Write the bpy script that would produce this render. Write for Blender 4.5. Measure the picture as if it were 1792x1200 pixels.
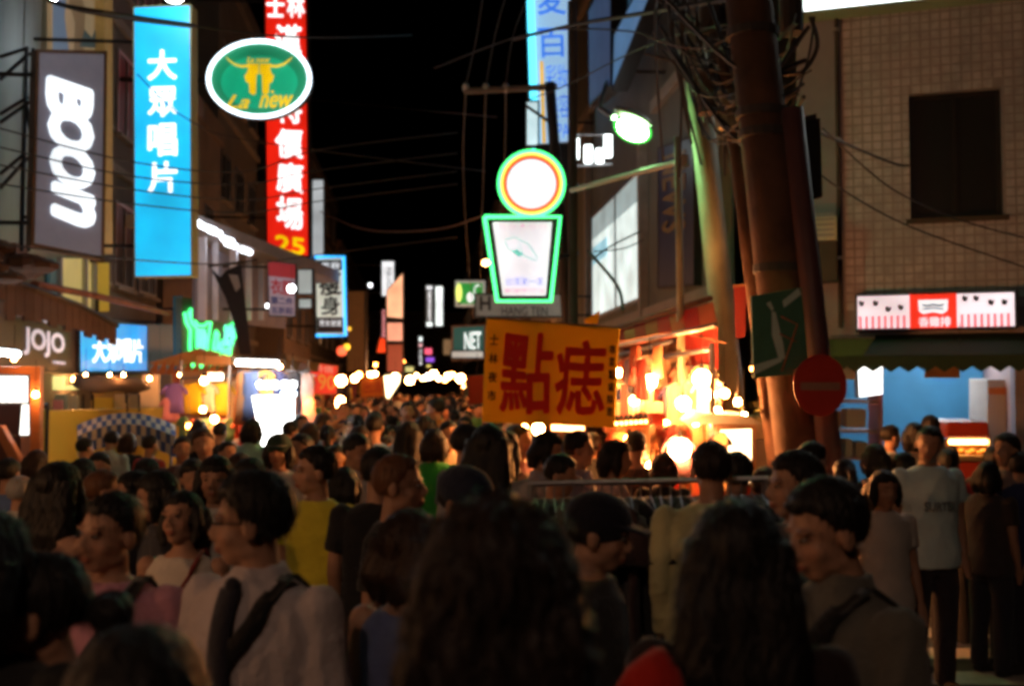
import bpy, bmesh, math, random
import numpy as np
from mathutils import Vector, Matrix
random.seed(7); RNG = np.random.default_rng(7)
sc = bpy.context.scene
for o in list(bpy.data.objects): bpy.data.objects.remove(o)
R_ = math.radians
# ------------------------------------------------------------------ camera
YAW, PITCH, FP, HC = R_(5.0), R_(2.5), 1800.0, 1.9
Fh = Vector((math.sin(YAW), math.cos(YAW), 0))
CR = Vector((math.cos(YAW), -math.sin(YAW), 0))
CF = (Fh * math.cos(PITCH) + Vector((0, 0, math.sin(PITCH)))).normalized()
CU = CR.cross(CF).normalized()
C0 = Vector((0, 0, HC))
cd = bpy.data.cameras.new("camera"); cam = bpy.data.objects.new("camera", cd)
sc.collection.objects.link(cam); sc.camera = cam
cam.location = C0; cam.rotation_euler = CF.to_track_quat('-Z', 'Y').to_euler()
cd.sensor_width = 36.0; cd.lens = 36.0 * FP / 1792.0
cd.clip_start = 0.05; cd.clip_end = 1000
cd.dof.use_dof = True; cd.dof.focus_distance = 6.0; cd.dof.aperture_fstop = 2.2
# ------------------------------------------------------------------ night sky
w = bpy.data.worlds.new("World"); sc.world = w; w.use_nodes = True
nt = w.node_tree; bg = nt.nodes["Background"]
sky = nt.nodes.new("ShaderNodeTexSky"); sky.sky_type = 'NISHITA'; sky.sun_disc = False
sky.sun_elevation = R_(-6); sky.sun_rotation = R_(200)
nt.links.new(sky.outputs[0], bg.inputs[0]); bg.inputs[1].default_value = 0.012
sc.view_settings.view_transform = 'Standard'; sc.view_settings.look = 'None'
sc.view_settings.exposure = 0.0; sc.view_settings.gamma = 1.0
sc.cycles.use_denoising = True
sc.cycles.max_bounces = 5; sc.cycles.diffuse_bounces = 3; sc.cycles.glossy_bounces = 2
sc.cycles.transmission_bounces = 3; sc.cycles.transparent_max_bounces = 6
sc.cycles.sample_clamp_indirect = 3.0
sc.cycles.caustics_reflective = False; sc.cycles.caustics_refractive = False
sc.cycles.filter_width = 3.6

# ------------------------------------------------------------------ picture <-> place
def ray(px, py): return CF + CR * ((px - 896) / FP) + CU * ((600 - py) / FP)
def P(px, py, d): return C0 + ray(px, py) * d
def onX(px, py, X):
    r = ray(px, py); return C0 + r * ((X - C0.x) / r.x)
def onY(px, py, Y):
    r = ray(px, py); return C0 + r * ((Y - C0.y) / r.y)
# ------------------------------------------------------------------ materials
MATS = {}
def mat(name, col, rough=0.6, metal=0.0, em=None, es=0.0, var=0.12, scale=8.0, bump=0.0, bscale=60.0, stretch=None, tint=False, trans=0.0, sheen=0.0, spec=None, coord='Object'):
    if name in MATS: return MATS[name]
    m = bpy.data.materials.new(name); m.use_nodes = True; MATS[name] = m
    n, l = m.node_tree.nodes, m.node_tree.links
    b = n["Principled BSDF"]
    b.inputs["Roughness"].default_value = rough; b.inputs["Metallic"].default_value = metal
    if spec is not None: b.inputs["Specular IOR Level"].default_value = spec
    if trans: b.inputs["Subsurface Weight"].default_value = trans; b.inputs["Subsurface Radius"].default_value = (.012, .005, .003)
    if sheen: b.inputs["Sheen Weight"].default_value = sheen
    c = (*col, 1)
    tc = n.new("ShaderNodeTexCoord"); src = tc.outputs[coord]
    if stretch:
        mp = n.new("ShaderNodeMapping"); mp.inputs["Scale"].default_value = stretch
        l.new(src, mp.inputs[0]); src = mp.outputs[0]
    outc = None
    if var:
        t = n.new("ShaderNodeTexNoise"); t.inputs["Scale"].default_value = scale; t.inputs["Detail"].default_value = 5
        l.new(src, t.inputs["Vector"])
        mx = n.new("ShaderNodeMix"); mx.data_type = 'RGBA'
        mx.inputs[6].default_value = tuple(x * (1 - var) for x in col) + (1,)
        mx.inputs[7].default_value = tuple(min(1, x * (1 + var)) for x in col) + (1,)
        l.new(t.outputs["Fac"], mx.inputs[0]); outc = mx.outputs[2]
    if tint:
        at = n.new("ShaderNodeAttribute"); at.attribute_name = "tint"
        mt = n.new("ShaderNodeMix"); mt.data_type = 'RGBA'; mt.blend_type = 'MULTIPLY'; mt.inputs[0].default_value = 1
        if outc: l.new(outc, mt.inputs[6])
        else: mt.inputs[6].default_value = c
        l.new(at.outputs["Color"], mt.inputs[7]); outc = mt.outputs[2]
    if outc: l.new(outc, b.inputs["Base Color"])
    else: b.inputs["Base Color"].default_value = c
    if bump:
        t2 = n.new("ShaderNodeTexNoise"); t2.inputs["Scale"].default_value = bscale; t2.inputs["Detail"].default_value = 3
        l.new(src, t2.inputs["Vector"])
        bp = n.new("ShaderNodeBump"); bp.inputs["Strength"].default_value = bump; bp.inputs["Distance"].default_value = 0.01
        l.new(t2.outputs["Fac"], bp.inputs["Height"]); l.new(bp.outputs[0], b.inputs["Normal"])
    if em:
        b.inputs["Emission Color"].default_value = (*em, 1); b.inputs["Emission Strength"].default_value = es
    return m
def glow(name, col, s):          # a lit surface: coloured acrylic / glass with a lamp behind it
    if name in MATS: return MATS[name]
    m = mat(name, tuple(0.5 * x + .05 for x in col), rough=.35, em=col, es=s, var=0.05)
    n, l = m.node_tree.nodes, m.node_tree.links
    t = n.new("ShaderNodeTexNoise"); t.inputs["Scale"].default_value = 1.3; t.inputs["Detail"].default_value = 2
    tc = n.new("ShaderNodeTexCoord"); l.new(tc.outputs["Object"], t.inputs["Vector"])
    mr = n.new("ShaderNodeMapRange"); mr.inputs[1].default_value = .3; mr.inputs[2].default_value = .7
    mr.inputs[3].default_value = s * .66; mr.inputs[4].default_value = s * 1.15
    l.new(t.outputs["Fac"], mr.inputs[0]); l.new(mr.outputs[0], n["Principled BSDF"].inputs["Emission Strength"])
    return m
def fabric(col, k=0):
    key = "fabric_%02x%02x%02x" % tuple(int(min(1, c) * 255) for c in col)
    return mat(key, col, rough=.9, var=.22, scale=9, bump=.6, bscale=60, sheen=.15, spec=.2)
def tower_wall(name, col, tile=(0.1, 0.05)):     # far wall: tile relief too small to pick apart
    if name in MATS: return MATS[name]
    m = mat(name, col, rough=.75, var=.25, scale=1.5)
    return m
M_black = mat("black_metal", (.02, .02, .022), .5, .6, bump=.1)
M_steel = mat("grey_steel", (.28, .28, .3), .4, .8, bump=.1)
M_rust = mat("rusty_steel", (.12, .06, .035), .7, .4, var=.5, scale=20, bump=.3)
M_wood = mat("worn_wood", (.22, .11, .05), .6, var=.35, scale=6, stretch=(1, 1, 12), bump=.2)
M_conc = mat("concrete", (.27, .25, .22), .85, var=.3, scale=5, bump=.5, bscale=40)
M_conc_warm = mat("stained_concrete", (.34, .2, .11), .85, var=.4, scale=4, bump=.5, bscale=40)
M_wire = mat("cable_rubber", (.015, .015, .017), .6, var=0)
M_dark = mat("dark_render", (.045, .04, .04), .85, var=.4, scale=2, bump=.4, bscale=20)
M_glassd = mat("dark_window_glass", (.012, .014, .018), .35, var=0, spec=.15)
M_alu = mat("aluminium_frame", (.35, .36, .38), .4, .8, var=.1)
# ------------------------------------------------------------------ objects
def tag(o, label=None, cat=None, group=None, kind=None):
    if label: o['label'] = label
    if cat: o['category'] = cat
    if group: o['group'] = group
    if kind: o['kind'] = kind
    return o
def thing(name, label, cat, loc, group=None):
    o = bpy.data.objects.new(name, None); sc.collection.objects.link(o)
    o.location = loc; o.empty_display_size = .2
    return tag(o, label, cat, group)
def root_of(o):
    while o.parent is not None: o = o.parent
    return o
class MB:
    def __init__(s): s.v = []; s.f = []; s.m = []; s.mi = 0
    def add(s, vs, fs):
        k = len(s.v); s.v += [tuple(x) for x in vs]; s.f += [tuple(i + k for i in f) for f in fs]; s.m += [s.mi] * len(fs); return s
    def hexa(s, a, b):      # two quads a (front, ccw seen from the front) and b (back)
        return s.add(list(a) + list(b), [(0, 1, 2, 3), (7, 6, 5, 4), (0, 4, 5, 1), (1, 5, 6, 2), (2, 6, 7, 3), (3, 7, 4, 0)])
    def box(s, c, size, rz=0):
        c = Vector(c); ux = Vector((math.cos(rz), math.sin(rz), 0)) * size[0] / 2; uy = Vector((-math.sin(rz), math.cos(rz), 0)) * size[1] / 2; uz = Vector((0, 0, size[2] / 2))
        a = [c - ux - uy - uz, c + ux - uy - uz, c + ux - uy + uz, c - ux - uy + uz]
        b = [c - ux + uy - uz, c + ux + uy - uz, c + ux + uy + uz, c - ux + uy + uz]
        return s.hexa(a, b)
    def bx(s, x0, x1, y0, y1, z0, z1): return s.box(((x0 + x1) / 2, (y0 + y1) / 2, (z0 + z1) / 2), (x1 - x0, y1 - y0, z1 - z0))
    def tube(s, pts, r, n=8, cap=True, flat=1.0):
        pts = [Vector(p) for p in pts]; rr = r if isinstance(r, (list, tuple)) else [r] * len(pts)
        vs = []; fs = []; up = Vector((0, 0, 1))
        t0 = (pts[1] - pts[0]).normalized()
        a = t0.cross(up); a = a.normalized() if a.length > .05 else Vector((1, 0, 0))
        for i, p in enumerate(pts):
            t = (pts[min(i + 1, len(pts) - 1)] - pts[max(i - 1, 0)]).normalized()
            a = (a - t * a.dot(t)); a = a.normalized() if a.length > 1e-4 else t.orthogonal().normalized()
            b = t.cross(a)
            for k in range(n):
                an = 2 * math.pi * k / n
                vs.append(p + a * math.cos(an) * rr[i] + b * math.sin(an) * rr[i] * flat)
        for i in range(len(pts) - 1):
            for k in range(n):
                fs.append((i * n + k, i * n + (k + 1) % n, (i + 1) * n + (k + 1) % n, (i + 1) * n + k))
        if cap: fs.append(tuple(range(n - 1, -1, -1))); fs.append(tuple((len(pts) - 1) * n + k for k in range(n)))
        return s.add(vs, fs)
    def ell(s, c, r, n=12, m=8, rot=None):
        c = Vector(c); r = (r, r, r) if not isinstance(r, (tuple, list)) else r
        vs = [Vector((0, 0, -r[2]))]; fs = []
        for i in range(1, m):
            th = math.pi * i / m - math.pi / 2
            for k in range(n):
                an = 2 * math.pi * k / n
                vs.append(Vector((r[0] * math.cos(th) * math.cos(an), r[1] * math.cos(th) * math.sin(an), r[2] * math.sin(th))))
        vs.append(Vector((0, 0, r[2])))
        for k in range(n): fs.append((0, 1 + (k + 1) % n, 1 + k))
        for i in range(m - 2):
            for k in range(n): fs.append((1 + i * n + k, 1 + i * n + (k + 1) % n, 1 + (i + 1) * n + (k + 1) % n, 1 + (i + 1) * n + k))
        L = len(vs) - 1
        for k in range(n): fs.append((L, 1 + (m - 2) * n + k, 1 + (m - 2) * n + (k + 1) % n))
        if rot is not None: vs = [rot @ v for v in vs]
        return s.add([v + c for v in vs], fs)
    def loft(s, rings, n=20):   # rings: (center, rx, ry) horizontal ellipses, bottom to top
        vs = []; fs = []
        for c, rx, ry in rings:
            for k in range(n):
                an = 2 * math.pi * k / n
                vs.append((c[0] + rx * math.cos(an), c[1] + ry * math.sin(an), c[2]))
        for i in range(len(rings) - 1):
            for k in range(n): fs.append((i * n + k, i * n + (k + 1) % n, (i + 1) * n + (k + 1) % n, (i + 1) * n + k))
        fs.append(tuple(range(n - 1, -1, -1))); fs.append(tuple((len(rings) - 1) * n + k for k in range(n)))
        return s.add(vs, fs)
    def mesh(s, name, org=(0, 0, 0)):
        me = bpy.data.meshes.new(name); o = Vector(org)
        me.from_pydata([(v[0] - o.x, v[1] - o.y, v[2] - o.z) for v in s.v], [], s.f)
        return me
    def build(s, name, m=None, parent=None, smooth=False, bevel=0, **tg):
        org = root_of(parent).location if parent is not None else Vector((0, 0, 0))
        if parent is None and s.v:
            a = np.array(s.v); org = Vector(((a[:, 0].min() + a[:, 0].max()) / 2, (a[:, 1].min() + a[:, 1].max()) / 2, a[:, 2].min()))
        me = s.mesh(name, org)
        ms = m if isinstance(m, (list, tuple)) else [m]
        for x in ms: me.materials.append(x)
        if len(ms) > 1: me.polygons.foreach_set("material_index", s.m)
        if smooth: me.polygons.foreach_set("use_smooth", [True] * len(me.polygons))
        o = bpy.data.objects.new(name, me); sc.collection.objects.link(o)
        if parent is not None: o.parent = parent
        else: o.location = org
        if bevel:
            b = o.modifiers.new("bevel", 'BEVEL'); b.width = bevel; b.segments = 2; b.limit_method = 'ANGLE'
        if tg: tag(o, **tg)
        return o
def copy_tree(o, parent=None):
    c = o.copy(); sc.collection.objects.link(c); c.parent = parent
    for ch in o.children: copy_tree(ch, c)
    return c
# ------------------------------------------------------------------ boards and lettering
class Board:                      # a flat panel; s runs left to right, t top to bottom
    def __init__(s, TL, TR, BR, BL):
        s.c = [Vector(p) for p in (TL, TR, BR, BL)]
        s.n = (s.c[3] - s.c[0]).cross(s.c[1] - s.c[0]).normalized()      # towards the viewer
        if s.n.dot(C0 - s.c[0]) < 0: s.n = -s.n
        s.w = (s.c[1] - s.c[0]).length; s.h = (s.c[3] - s.c[0]).length
    def pt(s, a, b, off=0):
        T = s.c[0].lerp(s.c[1], a); B = s.c[3].lerp(s.c[2], a)
        return T.lerp(B, b) + s.n * off
    def slab(s, mb, a0, b0, a1, b1, f0, f1):     # from depth f0 to f1 along the normal
        q = [(a0, b1), (a1, b1), (a1, b0), (a0, b0)]
        return mb.hexa([s.pt(x, y, f1) for x, y in q], [s.pt(x, y, f0) for x, y in q])
    def size(s): return s.w, s.h
def board_px(px4, d):            # px4 = TL,TR,BR,BL in picture px; d = depth or (left, right)
    dl, dr = d if isinstance(d, (tuple, list)) else (d, d)
    (a, b, c, e) = px4
    return Board(P(*a, dl), P(*b, dr), P(*c, dr), P(*e, dl))
def rect(x0, y0, x1, y1): return [(x0, y0), (x1, y0), (x1, y1), (x0, y1)]
_tc = {}
def text_mesh(body, bold=0, shear=0, ext=0.02):
    k = (body, bold, shear)
    if k in _tc: return _tc[k]
    c = bpy.data.curves.new("lettering", "FONT"); c.body = body; c.shear = shear; c.offset = bold; c.resolution_u = 3; c.extrude = ext
    o = bpy.data.objects.new("lettering", c); sc.collection.objects.link(o)
    me = bpy.data.meshes.new_from_object(o.evaluated_get(bpy.context.evaluated_depsgraph_get()))
    v = np.zeros(len(me.vertices) * 3); me.vertices.foreach_get("co", v); v = v.reshape(-1, 3)
    f = [tuple(p.vertices) for p in me.polygons]
    bpy.data.objects.remove(o); bpy.data.curves.remove(c); bpy.data.meshes.remove(me)
    v -= v.min(0); v /= np.maximum(v.max(0), 1e-6)
    _tc[k] = (v, f); return v, f
def text(bd, body, s0, t0, s1, t1, m, parent, bold=0.0, shear=0, rot=0, off=.004, th=.01, name="lettering", wob=0):
    v, f = text_mesh(body, 0, shear)
    v = v.copy()
    if bold:          # thicker strokes: the outline laid down several times, a little apart
        nb = max(1, len(body) * .8); V = []; F = []; dirs = [(0, 0)] + [(math.cos(k * math.pi / 4), math.sin(k * math.pi / 4)) for k in range(8)]
        for k, (dx, dy) in enumerate(dirs):
            q = v.copy(); q[:, 0] += dx * bold * .8 / nb; q[:, 1] += dy * bold * .8; q[:, 2] += .02 * k; V.append(q); F += [tuple(i + k * len(v) for i in g) for g in f]
        v = np.concatenate(V); f = F
        v[:, 0] = (v[:, 0] - v[:, 0].min()) / np.ptp(v[:, 0]); v[:, 1] = (v[:, 1] - v[:, 1].min()) / np.ptp(v[:, 1])
    if wob:
        v[:, 0] += wob * np.sin(v[:, 1] * 7 + 1) + wob * .5 * np.sin(v[:, 0] * 13)
        v[:, 1] += wob * np.sin(v[:, 0] * 6 + 2)
    mb = MB()
    x, y, z = v[:, 0], 1 - v[:, 1], v[:, 2]
    if rot == 90: x, y = 1 - y, x.copy()     # reads downwards
    pts = [bd.pt(s0 + a * (s1 - s0), t0 + b * (t1 - t0), off + c * th) for a, b, c in zip(x, y, z)]
    mb.add(pts, f)
    return mb.build(name, m, parent)
def lit_sign(name, label, cat, bd, face, frame=M_black, th=.18, rim=.03, texts=(), group=None, arm=None, facename="face", kids=None):
    base = bd.pt(.5, 1, -th / 2)
    t = thing(name, label, cat, base, group)
    mb = MB(); a = rim / bd.w; b = rim / bd.h
    bd.slab(mb, 0, 0, 1, 1, -th, 0); mb.build("cabinet", frame, t, bevel=.006)
    mb = MB(); bd.slab(mb, a, b, 1 - a, 1 - b, .002, .008); fo = mb.build(facename, face, t)
    mb = MB()
    for q in ((0, 0, 1, b), (0, 1 - b, 1, 1), (0, b, a, 1 - b), (1 - a, b, 1, 1 - b)): bd.slab(mb, *q, .0005, .016)
    mb.build("rim", frame, t)
    for tx in texts:
        k = dict(tx[6]) if len(tx) > 6 else {}
        text(bd, tx[0], *tx[1:5], tx[5], t, off=.01, **k)
    if arm is not None:
        side = 0 if arm < base.x else 1
        for tt in (.12, .88):
            p = bd.pt(side, tt, -th / 2); mb = MB(); mb.tube([p, Vector((arm, p.y, p.z))], .025, 6); mb.build("bracket", M_black, t)
    return t
def wire(pts, r=.012, label="", name="cable", group="cables strung over the street", m=None, sag=0, parent=None):
    pts = [Vector(p) for p in pts]
    if len(pts) == 2:
        a, b = pts; n = 14
        pts = [a.lerp(b, i / n) - Vector((0, 0, sag * 4 * (i / n) * (1 - i / n))) for i in range(n + 1)]
    mb = MB(); mb.tube(pts, r, 5)
    if parent is not None: return mb.build(name, m or M_wire, parent)
    return mb.build(name, m or M_wire, None, label=label, cat="cable", group=group)
# ================================================================== the ground
M_asphalt = mat("asphalt", (.05, .047, .045), .55, var=.4, scale=3, bump=.6, bscale=160, coord='Object')
M_paint = mat("road_paint", (.55, .54, .5), .6, var=.3, scale=9, bump=.3)
mb = MB(); mb.add([(-160, -30, 0), (160, -30, 0), (160, 260, 0), (-160, 260, 0)], [(0, 1, 2, 3)])
g = mb.build("ground", M_asphalt, None, kind="structure")
mb = MB()
for i in range(7):
    q = P(1755, 600, 6.2 + i * .62); mb.box((q.x, q.y, .006), (2.2, .30, .004), -.12)
mb.build("road_marking", M_paint, None, kind="structure")
mb = MB(); mb.bx(5.6, 30, -4, 2.0, 0, .12); mb.build("pavement", M_conc, None, kind="structure", bevel=.01)
mb = MB(); mb.bx(-30, -4.7, -4, 60, 0, .12); mb.build("pavement", M_conc, None, kind="structure", bevel=.01)

# ================================================================== buildings along the street
def window(t, X, sgn, y0, y1, z0, z1, pane=M_glassd, frame=M_alu, mull=1):
    # window in a wall whose face is the plane X; sgn = direction of the street
    fr = MB(); k = .06; xo = X + sgn * .04; xi = X - sgn * .02
    for (a, b, c, d) in ((y0, y1, z0, z0 + k), (y0, y1, z1 - k, z1), (y0, y0 + k, z0 + k, z1 - k), (y1 - k, y1, z0 + k, z1 - k)):
        fr.bx(min(xo, xi), max(xo, xi), a, b, c, d)
    for i in range(mull):
        ym = y0 + (y1 - y0) * (i + 1) / (mull + 1); fr.bx(min(xo, xi), max(xo, xi), ym - .02, ym + .02, z0 + k, z1 - k)
    f = fr.build("window", frame, t)
    pn = MB(); a, b = sorted((X + sgn * .003, X + sgn * .012)); pn.bx(a, b, y0 + k, y1 - k, z0 + k, z1 - k); pn.build("pane", pane, f)
    sl = MB(); a, b = sorted((X + sgn * .002, X + sgn * .12)); sl.bx(a, b, y0 - .05, y1 + .05, z0 - .07, z0 - .002); sl.build("sill", M_conc, f)
    return f
def building(label, X, sgn, Y0, Y1, H, wall, depth=7, floors=(), bay=2.2, win=(1.3, 1.3), lit=None, roofm=M_dark, awning=None):
    t = thing("building", label, "building", (X, (Y0 + Y1) / 2, 0), "old shop buildings lining the street")
    mb = MB(); a, b = sorted((X, X - sgn * depth)); mb.bx(a, b, Y0, Y1, 0, H); mb.build("wall", wall, t)
    mb = MB(); a, b = sorted((X + sgn * .12, X - sgn * .25)); mb.bx(a, b, Y0 + .004, Y1 - .004, H + .003, H + .5); mb.build("parapet", wall, t, bevel=.01)
    for z in floors:
        mb = MB(); a, b = sorted((X + sgn * .002, X + sgn * .10)); mb.bx(a, b, Y0 + .01, Y1 - .01, z - .75, z - .6); mb.build("ledge", M_conc, t, bevel=.01)
    n = max(1, int((Y1 - Y0) / bay)); k = 0
    for z in floors:
        for i in range(n):
            yc = Y0 + (i + .5) * (Y1 - Y0) / n
            p = M_glassd
            if lit and (k % lit[0] == lit[1]): p = lit[2]
            window(t, X, sgn, yc - win[0] / 2, yc + win[0] / 2, z, z + win[1], p); k += 1
    return t
M_wallA = mat("grey_green_render", (.16, .18, .17), .85, var=.35, scale=1.5, bump=.4, bscale=25)
M_wallB = mat("brown_render", (.20, .15, .12), .85, var=.35, scale=1.5, bump=.4, bscale=25)
M_wallC = mat("grimy_concrete_render", (.13, .12, .11), .85, var=.4, scale=1.2, bump=.4, bscale=25)
M_winwarm = glow("warm_lit_window", (1, .55, .25), .25)
M_wincool = glow("pale_lit_window", (.75, .85, 1), .25)
XL, XR = -5.4, 4.0
bA = thing("building", "grey building with corrugated metal upper wall behind the tilted grey vertical sign", "building", (XL, 12, 0), "old shop buildings lining the street")
mb = MB(); mb.bx(XL - 8, XL, 4, 16.6, 0, 9.5); mb.build("wall", M_wallA, bA)
M_corr = mat("corrugated_zinc", (.30, .36, .38), .45, .35, var=.35, scale=2.5, stretch=(1, 1, .3), bump=.15)
def corr_sheet(y0, y1, z0, z1, X, n=9):
    vs = []; fs = []
    for i in range(n * 4 + 1):
        y = y0 + (y1 - y0) * i / (n * 4); x = X + .025 + .02 * math.sin(i * math.pi / 2)
        vs += [(x, y, z0), (x, y, z1)]
    for i in range(n * 4): fs.append((2 * i, 2 * i + 2, 2 * i + 3, 2 * i + 1))
    return MB().add(vs, fs)
for i in range(13): corr_sheet(4.1 + i * .92, 5.0 + i * .92, 3.35 + .01 * (i % 2), 9.3, XL + .01 * (i % 2)).build("metal_sheet", M_corr, bA)
building("dark building with unlit windows behind the tall blue sign", XL, 1, 16.7, 21.5, 11, M_wallC, floors=(3.7, 6.4, 9.0), bay=1.6, win=(1.2, 1.5))
building("brown walled building with sloping roof edge below the oval sign", XL + .1, 1, 21.6, 27.4, 8.2, M_wallB, floors=(5.2,), bay=2.8, win=(1.0, 1.2))
building("narrow dark building behind the tall red sign", XL, 1, 27.5, 34, 13, M_wallC, floors=(4, 7, 10), bay=1.8)
building("brown building past the framed sign on the left side", XL + .9, 1, 34.1, 42, 8.6, M_wallB, floors=(3.6, 6.2), bay=2)
building("far building on the left behind the pink lit panel", XL + .4, 1, 42.1, 60, 12, M_wallC, floors=(4, 7, 10), bay=3, lit=(5, 2, M_winwarm))
building("farthest building on the left side of the street", XL + .6, 1, 60.1, 95, 10, M_wallB, floors=(4, 7), bay=4, lit=(4, 1, M_winwarm))
# right side: the row beyond the side street
bE = thing("building", "dark building with the bright corner window beyond the poles", "building", (XR, 19, 0), "old shop buildings lining the street")
M_wallE = mat("green_grey_cladding", (.12, .13, .11), .8, var=.35, scale=1.5, bump=.4, bscale=25)
mb = MB(); fp = [(XR, 27), (XR, 12.9), (XR + 1.0, 16.6), (XR + 8, 18.6), (XR + 8, 27)]
mb.add([(x, y, 0) for x, y in fp] + [(x, y, 14) for x, y in fp], [(4, 3, 2, 1, 0), (5, 6, 7, 8, 9)] + [(i, (i + 1) % 5, (i + 1) % 5 + 5, i + 5) for i in range(5)]); mb.build("wall", M_wallE, bE)
def wall_panel(px, X=XR): pass
a = onX(1128, 520, XR).y; b = onX(1040, 520, XR).y
zt = 5.85; zb = 3.55
fr = MB(); xo = XR - .06
for q in ((a, b, zb - .08, zb), (a, b, zt, zt + .08), (a - .08, a, zb - .08, zt + .08), (b, b + .08, zb - .08, zt + .08), ((a + b) / 2 - .2, (a + b) / 2 - .12, zb, zt)):
    fr.bx(xo, XR - .001, *q)
wE = fr.build("window", M_alu, bE)
M_litwin = glow("white_lit_window", (.86, 1, .95), .95)
M_litblue = glow("pale_blue_curtain", (.45, .85, 1), .7)
mb = MB(); mb.bx(XR - .03, XR - .004, a, b, zb, zt - .5); mb.build("pane", M_litwin, wE)
mb = MB(); mb.bx(XR - .032, XR - .004, a, b, zt - .495, zt); mb.build("pane", glow("upper_window_glass", (.7, .9, .9), .45), wE)
mb = MB(); mb.bx(XR - .05, XR - .034, b - 1.9, b - .1, 4.75, 5.15); mb.build("curtain", M_litblue, wE)
for (y0, y1, z0, z1) in ((13.1, 17.2, 6.6, 6.8), (13.1, 26.8, 3.15, 3.3), (13.1, 26.8, 8.4, 8.6), (13.1, 26.8, 11.2, 11.4)):
    mb = MB(); mb.bx(XR - .12, XR - .002, y0, y1, z0, z1); mb.build("ledge", M_conc, bE, bevel=.01)
for i, (y0, y1, z0, z1) in enumerate(((17.9, 18.1, 0, 6.4), (24, 24.25, 0, 8.3), (13, 13.35, 0, 8.3))):
    mb = MB(); mb.bx(XR - .16, XR - .003, y0, y1, z0, z1); mb.build("pilaster", M_conc, bE)
for y in (15.0, 19, 22.6):
    window(bE, XR, -1, y - .7, y + .7, 9.0, 10.5)
building("dark building behind the cup shaped neon sign", XR - .2, -1, 27.1, 36, 12, M_wallC, floors=(4.5, 7.5, 10), bay=2.2)
building("far building on the right above the green and white sign", XR - .5, -1, 36.1, 52, 9.5, M_wallB, floors=(4, 6.8), bay=2.6)
building("farthest dark building on the right side of the street", XR - .2, -1, 52.1, 95, 11, M_wallC, floors=(4, 7), bay=4, lit=(5, 2, M_winwarm))
mb = MB()
t = thing("building", "dark building closing the far end of the street", "building", (0, 100, 0), "old shop buildings lining the street")
mb.bx(-14, 14, 96, 106, 0, 9); mb.build("wall", M_wallC, t)
for i in range(9):
    f = MB(); f.bx(-11 + i * 2.6, -9.6 + i * 2.6, 95.9, 95.99, 5, 6.4); f.build("window", M_winwarm if i % 4 == 1 else M_glassd, t)

# ---------------- tiled corner building on the right
A0 = P(1400, 600, 12.2); A0.z = 0
Bq = P(1792, 600, 11.45); Bq.z = 0
Du = (Bq - A0).normalized(); Dn = Vector((Du.y, -Du.x, 0))      # Dn faces the street junction
if Dn.dot(C0 - A0) < 0: Dn = -Dn
def Dp(a, z, off=0): p = A0 + Du * a + Dn * off; return Vector((p.x, p.y, z))
def onD(px, py, off=0):
    r = ray(px, py); o = A0 + Dn * off
    k = (o - C0).dot(Dn) / r.dot(Dn); return C0 + r * k
def aD(px, py, off=0): p = onD(px, py, off); return (p - A0).dot(Du), p.z
def Dbox(mb, a0, a1, z0, z1, f0, f1):
    return mb.hexa([Dp(a0, z0, f1), Dp(a1, z0, f1), Dp(a1, z1, f1), Dp(a0, z1, f1)], [Dp(a0, z0, f0), Dp(a1, z0, f0), Dp(a1, z1, f0), Dp(a0, z1, f0)])
def Dboard(x0, y0, x1, y1, off, y2=None, y3=None):   # y2,y3: right edge's top and bottom
    y2 = y0 if y2 is None else y2; y3 = y1 if y3 is None else y3
    a0, z0 = aD(x0, y0, off); a1, z1 = aD(x1, y2, off); _, zb0 = aD(x0, y1, off); _, zb1 = aD(x1, y3, off)
    zt = (z0 + z1) / 2; zb = (zb0 + zb1) / 2
    return Board(Dp(a0, zt, off), Dp(a1, zt, off), Dp(a1, zb, off), Dp(a0, zb, off))
M_tilewall = mat("tile_grout", (.24, .235, .30), .8, var=.2)
M_tile = mat("beige_wall_tile", (.37, .385, .52), .6, var=.22, scale=3, bump=.1)
n_, l_ = M_tile.node_tree.nodes, M_tile.node_tree.links      # each tile its own shade, grime in broad patches over the wall
_g = n_.new("ShaderNodeNewGeometry"); _o = n_.new("ShaderNodeObjectInfo"); _t = n_.new("ShaderNodeTexNoise"); _t.inputs["Scale"].default_value = .8; _t.inputs["Detail"].default_value = 6
l_.new(_g.outputs["Position"], _t.inputs["Vector"]); _t2 = n_.new("ShaderNodeTexNoise"); _t2.inputs["Scale"].default_value = 9; l_.new(_g.outputs["Position"], _t2.inputs["Vector"])
_a = n_.new("ShaderNodeMath"); _a.operation = 'MULTIPLY'; l_.new(_t.outputs["Fac"], _a.inputs[0]); l_.new(_t2.outputs["Fac"], _a.inputs[1])
_m = n_.new("ShaderNodeMapRange"); _m.inputs[1].default_value = .12; _m.inputs[2].default_value = .38; _m.inputs[3].default_value = .75; _m.inputs[4].default_value = 1.2; l_.new(_a.outputs[0], _m.inputs[0])
_x = n_.new("ShaderNodeMix"); _x.data_type = 'RGBA'; _x.blend_type = 'MULTIPLY'; _x.inputs[0].default_value = 1
_bs = n_["Principled BSDF"].inputs["Base Color"]; l_.new(_bs.links[0].from_socket, _x.inputs[6]); l_.new(_m.outputs[0], _x.inputs[7]); l_.new(_x.outputs[2], _bs)
M_plain = mat("beige_render", (.22, .225, .30), .85, var=.25, scale=2, bump=.3)
M_pink = mat("pale_pink_paint", (.5, .36, .35), .6, var=.15)
bD = thing("building", "beige tiled corner building with one dark square window", "building", Dp(0, 0), "old shop buildings lining the street")
LEN = 9.0
wa0, wz1 = aD(1588, 166); wa1, wz0 = aD(1757, 376)
wz1 = (wz1 + aD(1757, 152)[1]) / 2; wa0 = (wa0 + aD(1595, 380)[0]) / 2
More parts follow.
